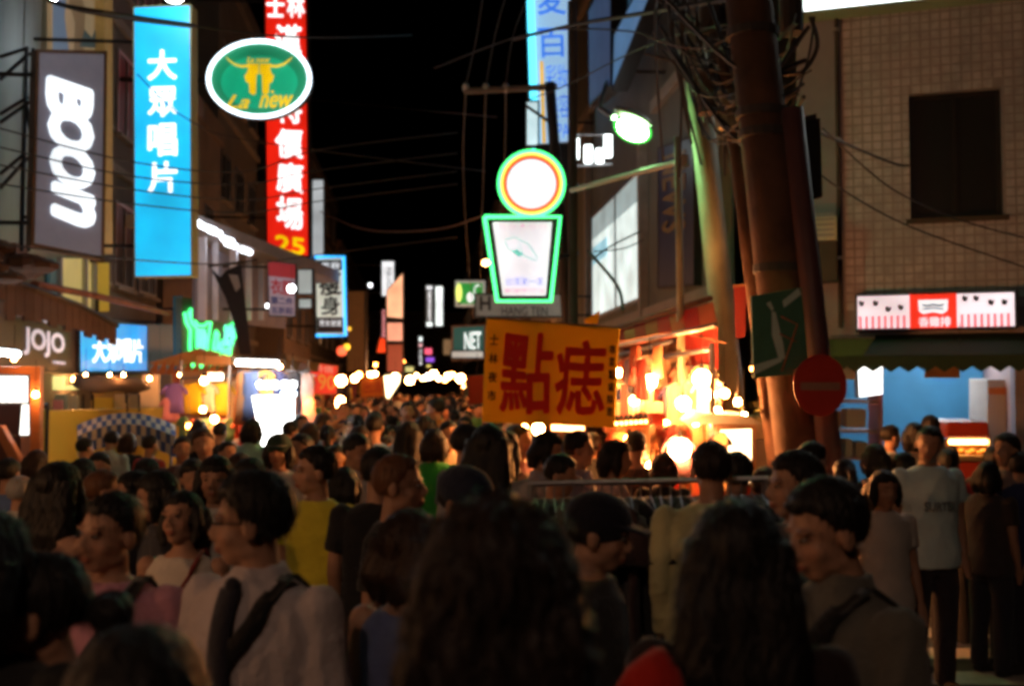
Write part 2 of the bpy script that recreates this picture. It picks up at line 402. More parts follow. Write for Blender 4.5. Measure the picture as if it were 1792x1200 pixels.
sa0, sz1 = aD(1462, 640); sa1 = aD(1775, 640)[0]; ZS = 2.5       # shop opening
mb = MB()
Dbox(mb, 0, LEN, ZS, wz0, -.3, 0); Dbox(mb, 0, LEN, wz1, 12, -.3, 0)
Dbox(mb, 0, wa0, wz0, wz1, -.3, 0); Dbox(mb, wa1, LEN, wz0, wz1, -.3, 0)
Dbox(mb, 0, sa0, 0, ZS, -.3, 0); Dbox(mb, sa1, LEN, 0, ZS, -.3, 0)
mb.build("wall", M_tilewall, bD)
mb = MB(); Dbox(mb, -.002, .5, ZS + .2, 12, .001, .03); mb.build("corner_pier", M_plain, bD)
mb = MB(); Dbox(mb, 0.002, .3, 0, 12, -8, -.302); mb.build("side_wall", M_plain, bD)
# tiles
tp, th_ = .108, .104
tm = None; n_part = 0; rest = MB(); tiles = []
a_s = .52
for r in range(int((8.6 - 2.8) / th_)):
    for c in range(int((LEN - a_s) / tp)):
        a0 = a_s + c * tp; z0 = 2.8 + r * th_
        if a0 + tp > wa0 and a0 < wa1 and z0 + th_ > wz0 and z0 < wz1:
            if a0 < wa0: q = (a0 + .009, wa0, z0 + .009, z0 + th_ - .009)
            elif a0 + tp > wa1: q = (wa1, a0 + tp - .009, z0 + .009, z0 + th_ - .009)
            elif z0 < wz0: q = (a0 + .009, a0 + tp - .009, z0 + .009, wz0)
            elif z0 + th_ > wz1: q = (a0 + .009, a0 + tp - .009, wz1, z0 + th_ - .009)
            else: continue
            if q[1] - q[0] > .012 and q[3] - q[2] > .012: Dbox(rest, *q, .001, .008)
            continue
        inview = a0 < 2.95 and z0 < 6.4
        tiles.append((not inview, abs(z0 - 4.4) + .01 * a0, a0, z0))
tiles.sort()
def tilemesh():
    m_ = MB(); g = .009; h = .008
    q = [(g, g), (tp - g, g), (tp - g, th_ - g), (g, th_ - g)]
    f = [Du * (x + (-.003 if x > tp / 2 else .003)) + Vector((0, 0, z + (-.003 if z > th_ / 2 else .003))) + Dn * h for x, z in q]
    b = [Du * x + Vector((0, 0, z)) + Dn * .001 for x, z in q]
    return m_.hexa(f, b)
TM = tilemesh(); tm = TM.mesh("tile"); tm.materials.append(M_tile)
for i, (_, _, a0, z0) in enumerate(tiles):
    jit = RNG.uniform(-.0015, .0015)
    p = Dp(a0, z0, jit)
    if i < 300:
        o = bpy.data.objects.new("tile", tm); sc.collection.objects.link(o); o.parent = bD; o.location = p - Dp(0, 0)
    else:
        rest.add([Vector(v) + p for v in TM.v], TM.f)
rest.build("tile_field", M_tile, bD)['kind'] = "stuff"
# window of the corner building
mb = MB()
for q in ((wa0, wa1, wz0, wz0 + .06), (wa0, wa1, wz1 - .06, wz1), (wa0, wa0 + .06, wz0 + .06, wz1 - .06), (wa1 - .06, wa1, wz0 + .06, wz1 - .06), ((wa0 + wa1) / 2 - .025, (wa0 + wa1) / 2 + .025, wz0 + .06, wz1 - .06)):
    Dbox(mb, *q, -.16, -.1)
f = mb.build("window", M_black, bD)
for a0, a1 in ((wa0 + .06, (wa0 + wa1) / 2 - .025), ((wa0 + wa1) / 2 + .025, wa1 - .06)):
    mb = MB(); Dbox(mb, a0, a1, wz0 + .06, wz1 - .06, -.145, -.13); mb.build("pane", M_glassd, f)
mb = MB(); Dbox(mb, wa0 - .05, wa1 + .05, wz0 - .06, wz0 - .003, -.14, .05); mb.build("sill", M_dark, f)
# shop interior
M_bluewall = mat("blue_shop_wall", (.06, .30, .55), .6, var=.25, scale=2.2)
M_white = mat("white_paint", (.7, .7, .68), .6, var=.1)
M_floor = mat("shop_floor", (.25, .22, .2), .4, var=.2)
mb = MB(); Dbox(mb, sa0 - .1, sa1 + .1, .002, 2.7, -3.1, -3.0); mb.build("back_wall", M_bluewall, bD)
mb = MB(); Dbox(mb, sa0 - .1, sa0 - .02, .002, 2.6, -2.99, -.31); mb.build("shop_side_wall", M_pink, bD)
mb = MB(); Dbox(mb, sa1 + .02, sa1 + .1, .002, 2.6, -2.99, -.31); mb.build("shop_side_wall", M_pink, bD)
mb = MB(); Dbox(mb, sa0, sa1, 2.5, 2.58, -2.99, -.31); mb.build("shop_ceiling", M_white, bD)
M_tubelight = mat("fluorescent_tube", (.8, .8, .8), em=(.85, .95, 1), es=60, var=0)
M_tubewarm = mat("warm_fluorescent_tube", (.8, .8, .8), em=(1, .85, .65), es=14, var=0)
for k, (a0, a1, f) in enumerate(((sa0 + .3, sa0 + 1.2, -1.2), (sa1 - 1.1, sa1 - .25, -1.9))):
    p = Dp((a0 + a1) / 2, 2.36, f)
    t = thing("tube_lamp", ["fluorescent tube on the shop ceiling near the white lit box", "fluorescent tube on the shop ceiling above the white fridge"][k], "lamp", p)
    mb = MB(); mb.tube([Dp(a0, 2.38, f), Dp(a1, 2.38, f)], .025, 8); mb.build("tube", M_tubelight, t)
    mb = MB(); mb.hexa([Dp(a0 - .04, 2.42, f + .05), Dp(a1 + .04, 2.42, f + .05), Dp(a1 + .04, 2.495, f + .05), Dp(a0 - .04, 2.495, f + .05)], [Dp(a0 - .04, 2.42, f - .05), Dp(a1 + .04, 2.42, f - .05), Dp(a1 + .04, 2.495, f - .05), Dp(a0 - .04, 2.495, f - .05)]); mb.build("fitting", M_white, t)
# ================================================================== signs
G_white = glow("white_lightbox", (.93, .97, 1), 1.15)
G_cyan = glow("cyan_lightbox", (0, .55, 1), 1.05)
G_red = glow("red_lightbox", (1, .015, .004), .85)
G_letter = glow("white_lit_lettering", (1, 1, 1), 1.8)
G_lettercool = glow("cool_white_lit_lettering", (.85, .93, 1), 1.6)
G_yellow = glow("yellow_lit_lettering", (1, .62, 0), 1.0)
M_grey = mat("grey_sign_face", (.15, .155, .19), .5, em=(.40, .42, .58), es=.13, var=.2)
G_greenface = glow("green_acrylic_face", (0, .27, .12), .8)
M_neongreen = mat("green_neon", (.1, .5, .2), em=(.06, 1, .22), es=3.6, var=0)
M_neonblue = mat("blue_neon", (.1, .4, .5), em=(.03, .42, 1), es=2.4, var=0)
M_neonwhite = mat("white_neon", (.5, .5, .5), em=(.75, .9, 1), es=4.5, var=0)
M_neonred = mat("red_neon", (.5, .1, .05), em=(1, .10, .01), es=2.2, var=0)
M_neonyel = mat("yellow_neon", (.5, .4, .1), em=(1, .55, .08), es=2.6, var=0)
def poly(bd, pts, m, parent, name="emblem", f0=.004, f1=.014):
    pts = list(pts); n = len(pts)
    f = [bd.pt(s, t, f1) for s, t in pts]; b = [bd.pt(s, t, f0) for s, t in pts]
    mb = MB(); mb.add(f + b, [tuple(range(n)), tuple(range(2 * n - 1, n - 1, -1))] + [(i, i + n, (i + 1) % n + n, (i + 1) % n) for i in range(n)])
    return mb.build(name, m, parent)
def line(bd, pts, r, m, parent, name="neon_tube", off=.03, n=8, closed=False):
    p = [bd.pt(s, t, off) for s, t in pts]
    if closed: p = p + [p[0]]
    mb = MB(); mb.tube(p, r, n, cap=not closed); return mb.build(name, m, parent, smooth=True)
def circ(cx, cy, rx, ry, n=48, a0=0, a1=360): return [(cx + rx * math.cos(R_(a0 + (a1 - a0) * i / n)), cy + ry * math.sin(R_(a0 + (a1 - a0) * i / n))) for i in range(n + (a1 - a0 < 360))]

# --- grey vertical sign with the rounded italic word
bd = board_px([(63, 87), (187, 90), (182, 456), (54, 430)], (11.6, 12.1))
t = lit_sign("vertical_sign", "tilted grey vertical sign reading BOON in big white rounded letters", "sign", bd, M_grey, mat("rust_brown_sign_frame", (.11, .065, .04), .6, .3, var=.3), th=.22, rim=.035, arm=XL,
    texts=[("BOOn"[i], .14 + .035 * i, (.13, .295, .47, .655)[i], .80 + .02 * i, (.345, .50, .675, .86)[i], G_lettercool, dict(rot=90, bold=.10, shear=.25, th=.03)) for i in range(4)])
scaf = thing("sign_scaffold", "black tube scaffold holding the tilted grey sign", "scaffold", P(30, 430, 12))
for k, (a, b) in enumerate((((47, 85), (38, 440)), ((58, 85), (50, 440)), ((0, 140), (50, 95)), ((0, 200), (50, 170)), ((0, 215), (50, 180)), ((0, 305), (45, 268)), ((0, 330), (45, 280)), ((45, 95), (62, 95)), ((45, 180), (62, 180)), ((42, 278), (60, 278)), ((40, 380), (60, 380)), ((0, 100), (50, 84)), ((45, 180), (60, 268)))):
    mb = MB(); mb.tube([P(*a, 12.3 + .1 * (k % 2)), P(*b, 12.3 + .1 * (k % 2))], .022, 6); mb.build("scaffold_tube", M_black, scaf)

# --- tall cyan sign
bd = board_px([(233, 12), (335, 8), (337, 484), (235, 486)], (14.2, 14.2))
t = lit_sign("vertical_sign", "tall cyan vertical sign with four white characters one above another", "sign", bd, G_cyan, mat("dull_yellow_sign_frame", (.35, .32, .1), .6), th=.28, rim=.02, arm=XL,
    texts=[(ch, .25, y0, .75, y1, G_letter, dict(bold=.028)) for ch, y0, y1 in zip("大眾唱片", (.165, .30, .435, .575), (.275, .41, .555, .69))])
# --- shop fascia: dark sign with JOJO, blue sign, teal panels
M_darkface = mat("dark_brown_fascia", (.035, .026, .024), .5, em=(.2, .13, .1), es=.03, var=.2)
M_lilac = glow("lilac_lettering", (.75, .66, .74), .75)
bd = Board(onX(-60, 508, -5.1), onX(139, 560, -5.1), onX(139, 655, -5.1), onX(-60, 640, -5.1))
t = lit_sign("shop_sign", "dark brown shop sign reading NATURALLY JOJO in pale letters", "sign", bd, M_darkface, M_black, th=.15, rim=.03,
    texts=[("NATURALLY", .38, .04, .72, .19, M_lilac), ("JOJO", .43, .32, .82, .76, M_lilac, dict(bold=.035)), ("COSMETICS", .70, .80, .83, .85, M_lilac)])
bd = Board(onX(138, 558, -5.05), onX(257, 567, -5.05), onX(257, 651, -5.05), onX(138, 653, -5.05))
t = lit_sign("shop_sign", "bright blue shop sign with four white characters in one row", "sign", bd, glow("blue_lightbox", (0, .38, .95), .95), M_black, th=.2, rim=.03,
    texts=[(ch, .16 + i * .19, .33, .34 + i * .19, .8, G_letter, dict(bold=.02)) for i, ch in enumerate("大眾唱片")])
M_teal = mat("teal_fascia_panel", (.05, .16, .19), .5, em=(.05, .25, .3), es=.1, var=.15)
fas = thing("shop_fascia", "plain teal fascia between the blue sign and the green neon sign", "fascia", onX(285, 655, -5.1))
for x0, x1 in ((258.5, 280), (280.6, 303)):
    bd = Board(onX(x0, 567, -5.1), onX(x1, 568, -5.1), onX(x1, 650, -5.1), onX(x0, 650, -5.1))
    mb = MB(); bd.slab(mb, 0, 0, 1, 1, -.08, 0); mb.build("panel", M_teal, fas, bevel=.005)
bd = board_px(rect(303, 518, 318, 655), 19.3); mb = MB(); bd.slab(mb, 0, 0, 1, 1, -.1, 0); mb.build("panel", M_teal, fas)
# --- green neon sign with ox head
M_olive = mat("olive_sign_board", (.17, .21, .13), .6, var=.2)
bd = board_px([(318, 520), (412, 528), (412, 650), (318, 655)], (18.9, 20.5))
t = thing("neon_sign", "olive board with an ox head and script letters in green neon", "sign", bd.pt(.5, 1, -.1))
mb = MB(); bd.slab(mb, 0, 0, 1, 1, -.14, 0); mb.build("board", M_olive, t, bevel=.01)
line(bd, [(.03, .2), (.06, .33), (.13, .42), (.12, .6), (.13, .8), (.18, .9)], .03, M_neongreen, t)
line(bd, [(.1, .18), (.15, .33), (.24, .40), (.24, .6), (.27, .84), (.34, .92), (.42, .86), (.44, .6), (.48, .38), (.51, .24), (.49, .18), (.46, .3), (.38, .36), (.26, .36), (.17, .26), (.13, .14)], .026, M_neongreen, t)
poly(bd, [(.27, .4), (.41, .4), (.44, .5), (.38, .86), (.32, .87), (.26, .55)], glow("mint_lit_emblem", (.2, 1, .75), 1.5), t)
line(bd, [(.52, .9), (.55, .6), (.6, .42), (.64, .46), (.62, .62), (.56, .84), (.66, .78), (.68, .6), (.72, .55), (.73, .7)], .024, M_neongreen, t)
text(bd, "La", .53, .44, .74, .86, glow("mint_lit_lettering", (.2, 1, .75), 1.5), t, bold=.05, shear=.3)
text(bd, "new", .76, .33, .99, .64, MATS["mint_lit_lettering"], t, bold=.05, shear=.2)
line(bd, [(.76, .4), (.99, .28), (.99, .48), (.9, .6), (.77, .7)], .02, M_neongreen, t)
mb = MB(); bd2 = board_px([(384, 612), (404, 606), (400, 640), (384, 642)], 18.5); bd2.slab(mb, 0, 0, 1, 1, -.1, 0)
t2 = thing("lit_box", "small green lit box hanging under the ox head neon sign", "sign", bd2.pt(.5, 1)); mb.build("cabinet", M_neongreen, t2); mb = MB(); bd2.slab(mb, .3, .5, .9, .95, .002, .01); mb.build("lamp", M_neonwhite, t2)
# --- oval sign
bd = board_px(rect(361, 69, 547, 209), 18.0)
t = thing("oval_sign", "green oval lightbox with a yellow ox head, ringed by a white neon tube", "sign", bd.pt(.5, 1, -.15))
mb = MB(); c = circ(.5, .5, .49, .485, 56); n = len(c)
mb.add([bd.pt(s, q, 0) for s, q in c] + [bd.pt(s, q, -.25) for s, q in c], [tuple(range(n)), tuple(range(2 * n - 1, n - 1, -1))] + [(i, i + n, (i + 1) % n + n, (i + 1) % n) for i in range(n)])
mb.build("cabinet", M_black, t)
poly(bd, circ(.5, .5, .465, .455, 56), G_greenface, t, "face", .002, .01)
poly(bd, circ(.5, .54, .36, .33, 48), glow("green_acrylic_centre", (0, .40, .2), .95), t, "face_centre", .0105, .013)
line(bd, circ(.5, .5, .475, .47, 56), .034, M_neonwhite, t, "neon_ring", closed=True)
Y = G_yellow
mir = lambda q: [(1.0 - a, b) for a, b in q]
half = [(.495, .40), (.495, .44), (.475, .44), (.468, .68), (.44, .70), (.41, .67), (.405, .56), (.375, .53), (.36, .46), (.385, .43), (.40, .36), (.385, .31)]
half = half + [(.495, .31)]
for q in (half, mir(half)): poly(bd, q, Y, t, "emblem", .014, .022)
for sgn in (0, 1):
    h = [(.40, .34), (.33, .345), (.27, .32), (.215, .265), (.19, .225)]
    h = mir(h) if sgn else h
    mb = MB(); mb.tube([bd.pt(a, b, .022) for a, b in h], [.06, .055, .045, .028, .008], 8, flat=.3); mb.build("horn", Y, t, smooth=True)
text(bd, "La new", .385, .225, .60, .295, Y, t, bold=.03, shear=.3, off=.014)
text(bd, "La", .185, .70, .41, .87, Y, t, shear=.45, bold=.02, off=.014)
text(bd, "new", .50, .70, .82, .86, Y, t, shear=.35, bold=.03, off=.014)
poly(bd, circ(.625, .66, .014, .018, 14), Y, t, "registered_mark", .014, .018)
for a in (.3, .7):
    mb = MB(); p = bd.pt(a, .5, -.2); mb.tube([p, Vector((XL, p.y + .4, p.z + .1))], .035, 6); mb.build("bracket", M_black, t)
# --- tall red sign
bd = board_px([(461, -60), (538, -60), (543, 452), (465, 440)], (24.5, 24.5))
t = lit_sign("vertical_sign", "tall red vertical sign with white characters partly behind the green oval", "sign", bd, G_red, M_black, th=.3, rim=.05, arm=XL,
    texts=[("士", .07, .105, .47, .18, G_letter, dict(bold=.03)), ("林", .53, .1, .93, .18, G_letter, dict(bold=.03))] +
    [(ch, .25, y0, .85, y1, G_letter, dict(bold=.03, wob=.02)) for ch, y0, y1 in (("漢", .205, .33), ("特", .45, .545), ("價", .565, .665), ("廣", .68, .785), ("場", .80, .91))] +
    [("25", .22, .935, .88, .995, G_yellow, dict(bold=.05))])
# --- pale strip sign and the blue framed sign
bd = board_px(rect(546, 314, 567, 450), 28)
lit_sign("vertical_sign", "narrow blank white strip sign right of the tall red sign", "sign", bd, glow("dim_white_lightbox", (.75, .82, .85), .55), M_black, th=.2, rim=.02)
bd = board_px([(550, 450), (603, 449), (606, 587), (552, 587)], 25)
t = lit_sign("framed_sign", "white sign with two black characters framed in blue neon", "sign", bd, glow("cream_lightbox", (.85, .93, .8), .62), M_black, th=.22, rim=.04, arm=XL,
    texts=[("瘦", .14, .19, .86, .49, M_black, dict(bold=.03, wob=.03)), ("身", .18, .50, .84, .74, M_black, dict(bold=.03, wob=.03))])
for q in ((.06, .04, .92, .17), (.06, .77, .92, .965)): mb = MB(); bd.slab(mb, *q, .009, .014); mb.build("dark_band", M_dark, t)
text(bd, "美容", .2, .07, .85, .15, G_white, t, off=.015); text(bd, "男女皆宜", .14, .80, .86, .88, G_white, t, off=.015)
line(bd, [(.03, 0.0), (.98, 0.0), (.98, 1.0), (.03, 1.0)], .035, M_neonblue, t)
# --- hanging clothes shop board and lit box behind the canopy
M_lav = mat("lavender_board", (.42, .38, .48), .6, em=(.5, .4, .6), es=.12, var=.15)
M_dred = mat("dark_red_print", (.38, .03, .04), .6, em=(.6, .03, .05), es=.12)
M_dblue = mat("navy_print", (.05, .07, .28), .6)
bd = board_px([(468, 455), (518, 462), (518, 555), (470, 553)], 20)
t = lit_sign("hanging_board", "lavender board with red characters over two rows of blue ones", "sign", bd, M_lav, M_black, th=.1, rim=.02, arm=XL,
    texts=[("衣服", .1, .32, .9, .6, M_dred, dict(bold=.03)), ("第二件", .1, .64, .9, .78, M_dblue, dict(bold=.03)), ("五折起", .1, .82, .9, .95, M_dblue, dict(bold=.03))])
mb = MB(); bd.slab(mb, .02, .02, .98, .28, .009, .016); mb.build("red_header", M_dred, t)
bd = board_px(rect(520, 470, 548, 516), 22)
lit_sign("lit_box", "pale lit box between the lavender board and the blue framed sign", "sign", bd, glow("milky_box", (.7, .8, .8), .42), M_black, th=.2, rim=.03)
bd = board_px(rect(522, 522, 546, 540), 22)
lit_sign("lit_box", "small pale box under the milky lit box by the framed sign", "sign", bd, MATS["milky_box"], M_black, th=.2, rim=.02)
# --- far signs down the street
def strip(px, d, face, label, texts=(), cat="sign", name="far_sign", **k): return lit_sign(name, label, cat, board_px(px if len(px) == 4 and isinstance(px[0], tuple) else rect(*px), d), face, k.pop('frame', M_black), th=k.pop('th', .25), rim=k.pop('rim', .04), texts=texts, **k)
M_greytxt = mat("grey_lettering", (.25, .3, .35), .6)
strip((667, 456, 691, 519), 44, G_white, "white vertical sign with thin grey letters far on the left side", [("NUOC", .4, .2, .75, .95, M_greytxt, dict(rot=90))], arm=XL + .4)
G_peach = glow("peach_lit_panel", (1, .50, .27), 1.25); G_peachd = glow("dim_red_lit_panel", (.45, .08, .04), .5)
strip([(676, 508), (706, 474), (706, 560), (676, 556)], 38, G_peach, "glowing peach panel with a slanted top far on the left side")
strip((676, 563, 706, 598), 38.2, glow("salmon_panel", (1, .42, .26), 1.0), "salmon lit panel directly below the slanted peach panel")
strip((676, 601, 706, 652), 38.4, G_peachd, "dim red panel at the bottom of the lit stack on the left side")
strip((667, 540, 676, 592), 37, G_peachd, "thin red strip sign with small pink letters beside the salmon panel", [("KARAOKE", .2, .05, .8, .95, glow("pink_lettering", (1, .5, .6), .9), dict(rot=90))])
strip([(664, 588), (676, 592), (678, 618), (656, 618)], 36, glow("red_awning_glow", (1, .06, .01), 1.0), "small red awning with its light put in, under the thin red strip sign")  # red lit awning, the light on it put in as emission
G_w2 = glow("bright_white_strip", (.9, 1, .96), 1.5)
strip((744, 497, 759, 573), 50, mat("charcoal_face", (.06, .07, .06), .5, em=(.2, .22, .2), es=.2), "charcoal vertical sign with white letters between white end caps", [("GIORDANO", .35, .17, .7, .84, G_letter, dict(rot=90, bold=.02))])
strip((745, 499, 758, 508), 49.8, G_white, "white upper end cap of the charcoal far sign", name="end_light"); strip((745, 562, 758, 572), 49.8, G_w2, "white lower end cap of the charcoal far sign", name="end_light")
strip((761, 500, 776, 571), 51, G_w2, "bright white vertical sign right beside the charcoal far sign")
strip((732, 588, 740, 598), 60, G_w2, "tiny white box at the top of the farthest sign stack")
strip((732, 600, 740, 608), 60, glow("pink_box", (1, .5, .5), 1.1), "tiny pink box below the tiny white one at the street's end")
strip((732, 610, 740, 640), 60, M_darkface, "tiny dark vertical sign with white dots at the street's end", [("CAFE", .25, .05, .75, .95, G_letter, dict(rot=90))])
strip((742, 608, 757, 621), 55, glow("hot_pink_box", (1, .12, .22), 1.3), "small hot pink sign near the end of the street")
strip((744, 624, 761, 634), 55, glow("violet_box", (.35, .1, .9), 1.0), "small violet sign just below the hot pink one")
strip((745, 637, 755, 643), 55, glow("yellow_box", (1, .8, .2), 1.2), "tiny yellow sign below the violet one")
strip((708, 640, 725, 652), 48, glow("olive_box", (.75, .8, .3), .8), "small olive yellow lit box over the distant stalls")
M_gsign = mat("green_signface", (.02, .25, .05), .5, em=(.03, .5, .08), es=.45)
strip((797, 491, 849, 536), 33, M_gsign, "green and white sign with a yellow oval lamp at its left end", [("C", .62, .15, .85, .6, G_white), ("●", .38, .45, .62, .85, G_white)], rim=.08, frame=mat("pale_frame", (.4, .42, .4), .5, em=(.6, .65, .6), es=.35), arm=XR - .2)
t = thing("oval_lamp", "yellow oval lamp at the left end of the green and white sign", "lamp", P(803, 532, 32.6)); mb = MB(); mb.ell(P(803, 512, 32.6), (.1, .06, .3)); mb.build("glass", glow("lime_glass", (.85, 1, .2), 1.4), t, smooth=True); mb = MB(); mb.ell(P(803, 531, 32.6), (.05, .05, .05), 8, 6); mb.build("cap", M_black, t)
M_greyface = mat("weathered_grey_sign_face", (.30, .30, .27), .7, em=(.5, .5, .42), es=.09, var=.25)
strip((830, 513, 990, 556), 24, M_greyface, "long weathered grey sign with a dark letter H behind the cup sign", [("H", .06, .12, .18, .7, M_dark, dict(bold=.05)), ("HANG TEN", .3, .55, .8, .9, M_dark)], arm=XR)
M_net = mat("dark_green_signface", (.02, .07, .055), .5, em=(.05, .25, .2), es=.25)
strip([(790, 570), (850, 567), (850, 630), (790, 632)], 27, M_net, "dark green sign reading NET in bright narrow letters", [("NET", .38, .2, .86, .68, G_w2, dict(bold=.03)), ("NEXT SHOP", .2, .8, .8, .92, G_white)], rim=.05, frame=mat("pinkish_frame", (.3, .2, .18), .6), arm=XR)
strip((788, 612, 848, 628), 26.8, glow("pale_strip", (.75, .75, .68), .55), "pale lit strip along the bottom of the dark green sign")
strip((606, 508, 640, 652), 31, mat("brown_wall_glow", (.16, .08, .04), .7, em=(.5, .2, .05), es=.06, var=.2), "brown wall strip with orange light put in, right of the blue framed sign", th=.4, arm=XL)  # building wall, its orange light put in as faint emission
# --- big vertical sign with blue neon edge, right of the sky
bd = board_px([(928, -70), (998, -70), (1008, 250), (938, 255)], 24)
M_led = mat("striped_led_face", (.4, .42, .5), .5, var=0)
n_, l_ = M_led.node_tree.nodes, M_led.node_tree.links
wv = n_.new("ShaderNodeTexWave"); wv.bands_direction = 'Z'; wv.inputs["Scale"].default_value = 6.2
tcn = n_.new("ShaderNodeTexCoord"); l_.new(tcn.outputs["Object"], wv.inputs["Vector"])
cr_ = n_.new("ShaderNodeMix"); cr_.data_type = 'RGBA'; cr_.inputs[6].default_value = (.22, .23, .30, 1); cr_.inputs[7].default_value = (.30, .66, 1, 1)
l_.new(wv.outputs["Fac"], cr_.inputs[0]); l_.new(cr_.outputs[2], n_["Principled BSDF"].inputs["Emission Color"]); n_["Principled BSDF"].inputs["Emission Strength"].default_value = 1.05
G_blue = glow("blue_lit_strokes", (.04, .2, .85), 1.0)
t = lit_sign("vertical_sign", "tall striped white sign with blue characters and a cyan neon edge", "sign", bd, M_led, M_black, th=.4, rim=.03, arm=XR,
    texts=[("愛", .15, .08, .85, .3, G_blue, dict(bold=.01)), ("百", .12, .37, .85, .53, G_blue, dict(bold=.01)), ("彩妝", .3, .57, .85, .70, G_blue), ("美容", .35, .73, .85, .86, G_blue), ("SPA", .4, .89, .85, .97, G_blue)])
mb = MB(); bd.slab(mb, .16, .55, .24, .99, .01, .03); mb.build("amber_bar", glow("amber_bar_light", (1, .5, .02), .9), t)
line(bd, [(-.03, 0), (-.03, 1.04)], .085, mat("cyan_neon", (.1, .4, .5), em=(.1, .75, 1), es=2.2, var=0), t, off=.08)
strip((919, 176, 944, 257), 23, glow("pale_cyan_box", (.7, .95, 1), 1.0), "pale cyan box at the foot of the cyan neon edge")
t = thing("roof_equipment", "black equipment box behind the round neon sign", "box", P(965, 320, 20)); mb = MB(); bd = board_px(rect(938, 252, 1000, 322), 20); bd.slab(mb, 0, 0, 1, 1, -.5, 0); mb.build("cabinet", M_black, t, bevel=.02); mb = MB(); bd.slab(mb, .05, 1, .95, 1.06, -.4, -.1); mb.build("base", M_dark, t)
t = thing("tube_cluster", "four short white neon tubes on a frame beside the street lamp", "neon", P(1035, 292, 17))
for x0, x1, y0, y1 in ((999, 1014, 238, 283), (1022, 1037, 250, 290), (1042, 1057, 256, 290), (1057, 1071, 232, 280)):
    mb = MB(); c = (x0 + x1) / 2; mb.tube([P(c, y0 + 5, 17), P(c, y1 - 5, 17)], .068, 10); mb.build("neon_tube", mat("bright_white_neon", (.5, .5, .5), em=(.9, 1, .98), es=5, var=0), t, smooth=True)
for ya, yb in ((236, 236), (292, 288)): mb = MB(); mb.tube([P(1000, ya, 17.1), P(1072, yb, 17.1)], .02, 6); mb.build("frame_bar", M_steel, t)
# blue tinted billboard high on the right
bd = board_px([(1058, -40), (1150, -40), (1118, 60), (1030, 180)], (19, 15))
M_bill = mat("blue_billboard_print", (.07, .10, .2), .5, em=(.10, .16, .4), es=.16, var=.8, scale=1.5)
strip([(1030, 20), (1070, -60), (1070, 150), (1032, 185)], (20, 17), M_bill, "slanting dark blue billboard high above the street lamp", arm=XR)
strip([(1075, 60), (1140, -60), (1148, -30), (1072, 160)], (16.8, 14.2), mat("light_blue_print", (.14, .3, .5), .5, em=(.12, .3, .6), es=.4, var=.7, scale=2), "slanting light blue billboard edge high above the street lamp")
# dark blue vertical sign with ochre letters on the right wall
bd = Board(onX(1152, 258, XR - .1), onX(1216, 235, XR - .1), onX(1216, 500, XR - .1), onX(1152, 505, XR - .1))
t = lit_sign("wall_sign", "unlit dark blue wall sign with faint ochre letters turned sideways", "sign", bd, mat("navy_face", (.012, .018, .06), .5), M_dark, th=.1, rim=.04,
    texts=[("NEWS", .15, .08, .8, .62, mat("ochre_lettering", (.2, .12, .03), .6), dict(rot=90, bold=.03))])
# --- cup shaped neon sign
cup = board_px(rect(840, 260, 990, 535), 14)
def cp(x, y): return ((x - 840) / 150, (y - 260) / 275)
t = thing("cup_sign", "ice cup shaped sign, white disc over a tapered panel, outlined in green neon", "sign", cup.pt(.5, 1, -.1))
cx, cy = cp(930, 322); rx, ry = 1 / 150, 1 / 275
def disc(r, f0, f1, m, nm):
    poly(cup, circ(cx, cy, r * rx, r * ry, 48), m, t, nm, f0, f1)
disc(58, -.22, 0, M_black, "round_cabinet")
disc(43, .002, .012, G_white, "round_face")
for r, w_, m, nm in ((47.5, .017, M_neonred, "red_neon_ring"), (51.5, .013, M_neonyel, "yellow_neon_ring"), (57, .021, M_neongreen, "green_neon_ring")):
    line(cup, circ(cx, cy, r * rx, r * ry, 48), w_, m, t, nm, off=.03, closed=True)
trap = [cp(852, 384), cp(976, 384), cp(962, 525), cp(873, 525)]
poly(cup, trap, M_black, t, "tapered_cabinet", -.22, 0)
poly(cup, [cp(862, 389), cp(966, 389), cp(955, 517), cp(880, 517)], glow("white_lilac_lightbox", (.93, .9, 1), 1.05), t, "tapered_face", .002, .01)
line(cup, [cp(848, 380), cp(980, 380), cp(964, 527), cp(870, 527)], .027, M_neongreen, t, "green_neon_outline", off=.035, closed=True)
M_mint = mat("mint_print", (.15, .6, .55), .6, em=(.2, .75, .7), es=.6, var=0); M_blu = mat("blue_print", (.2, .25, .7), .6, em=(.3, .35, .9), es=.6, var=0); M_rose = mat("rose_print", (.6, .2, .3), .6, em=(.85, .35, .45), es=.55, var=0)
line(cup, [cp(884, 420), cp(900, 415), cp(925, 428), cp(940, 450), (cp(938, 456)), cp(915, 447), cp(890, 436), cp(884, 424)], .007, M_mint, t, "print", off=.012)
poly(cup, [cp(895, 440), cp(905, 436), cp(915, 445), cp(908, 450)], M_mint, t, "print", .012, .015)
line(cup, [cp(903, 445), cp(908, 425), cp(915, 446)], .006, M_mint, t, "print", off=.012)
text(cup, "台灣第一家", *cp(885, 485), *cp(952, 500), M_blu, t, off=.012); text(cup, "草湖芋仔冰", *cp(882, 505), *cp(954, 514), M_rose, t, off=.012); text(cup, "口 口 天 口 口", *cp(874, 392), *cp(955, 400), M_rose, t, off=.012)
for k, (x, y) in enumerate(((894, 305), (892, 322), (894, 332), (950, 345))): poly(cup, circ(*cp(x, y), .012, .008, 10), mat("pale_print", (.5, .6, .62), .6, em=(.6, .72, .75), es=.7, var=0), t, "print", .012, .015)
for yy in (330, 450):
    mb = MB(); p = P(975, yy, 14.15); mb.tube([p, P(1010, yy - 6, 16)], .03, 6); mb.build("bracket", M_black, t)
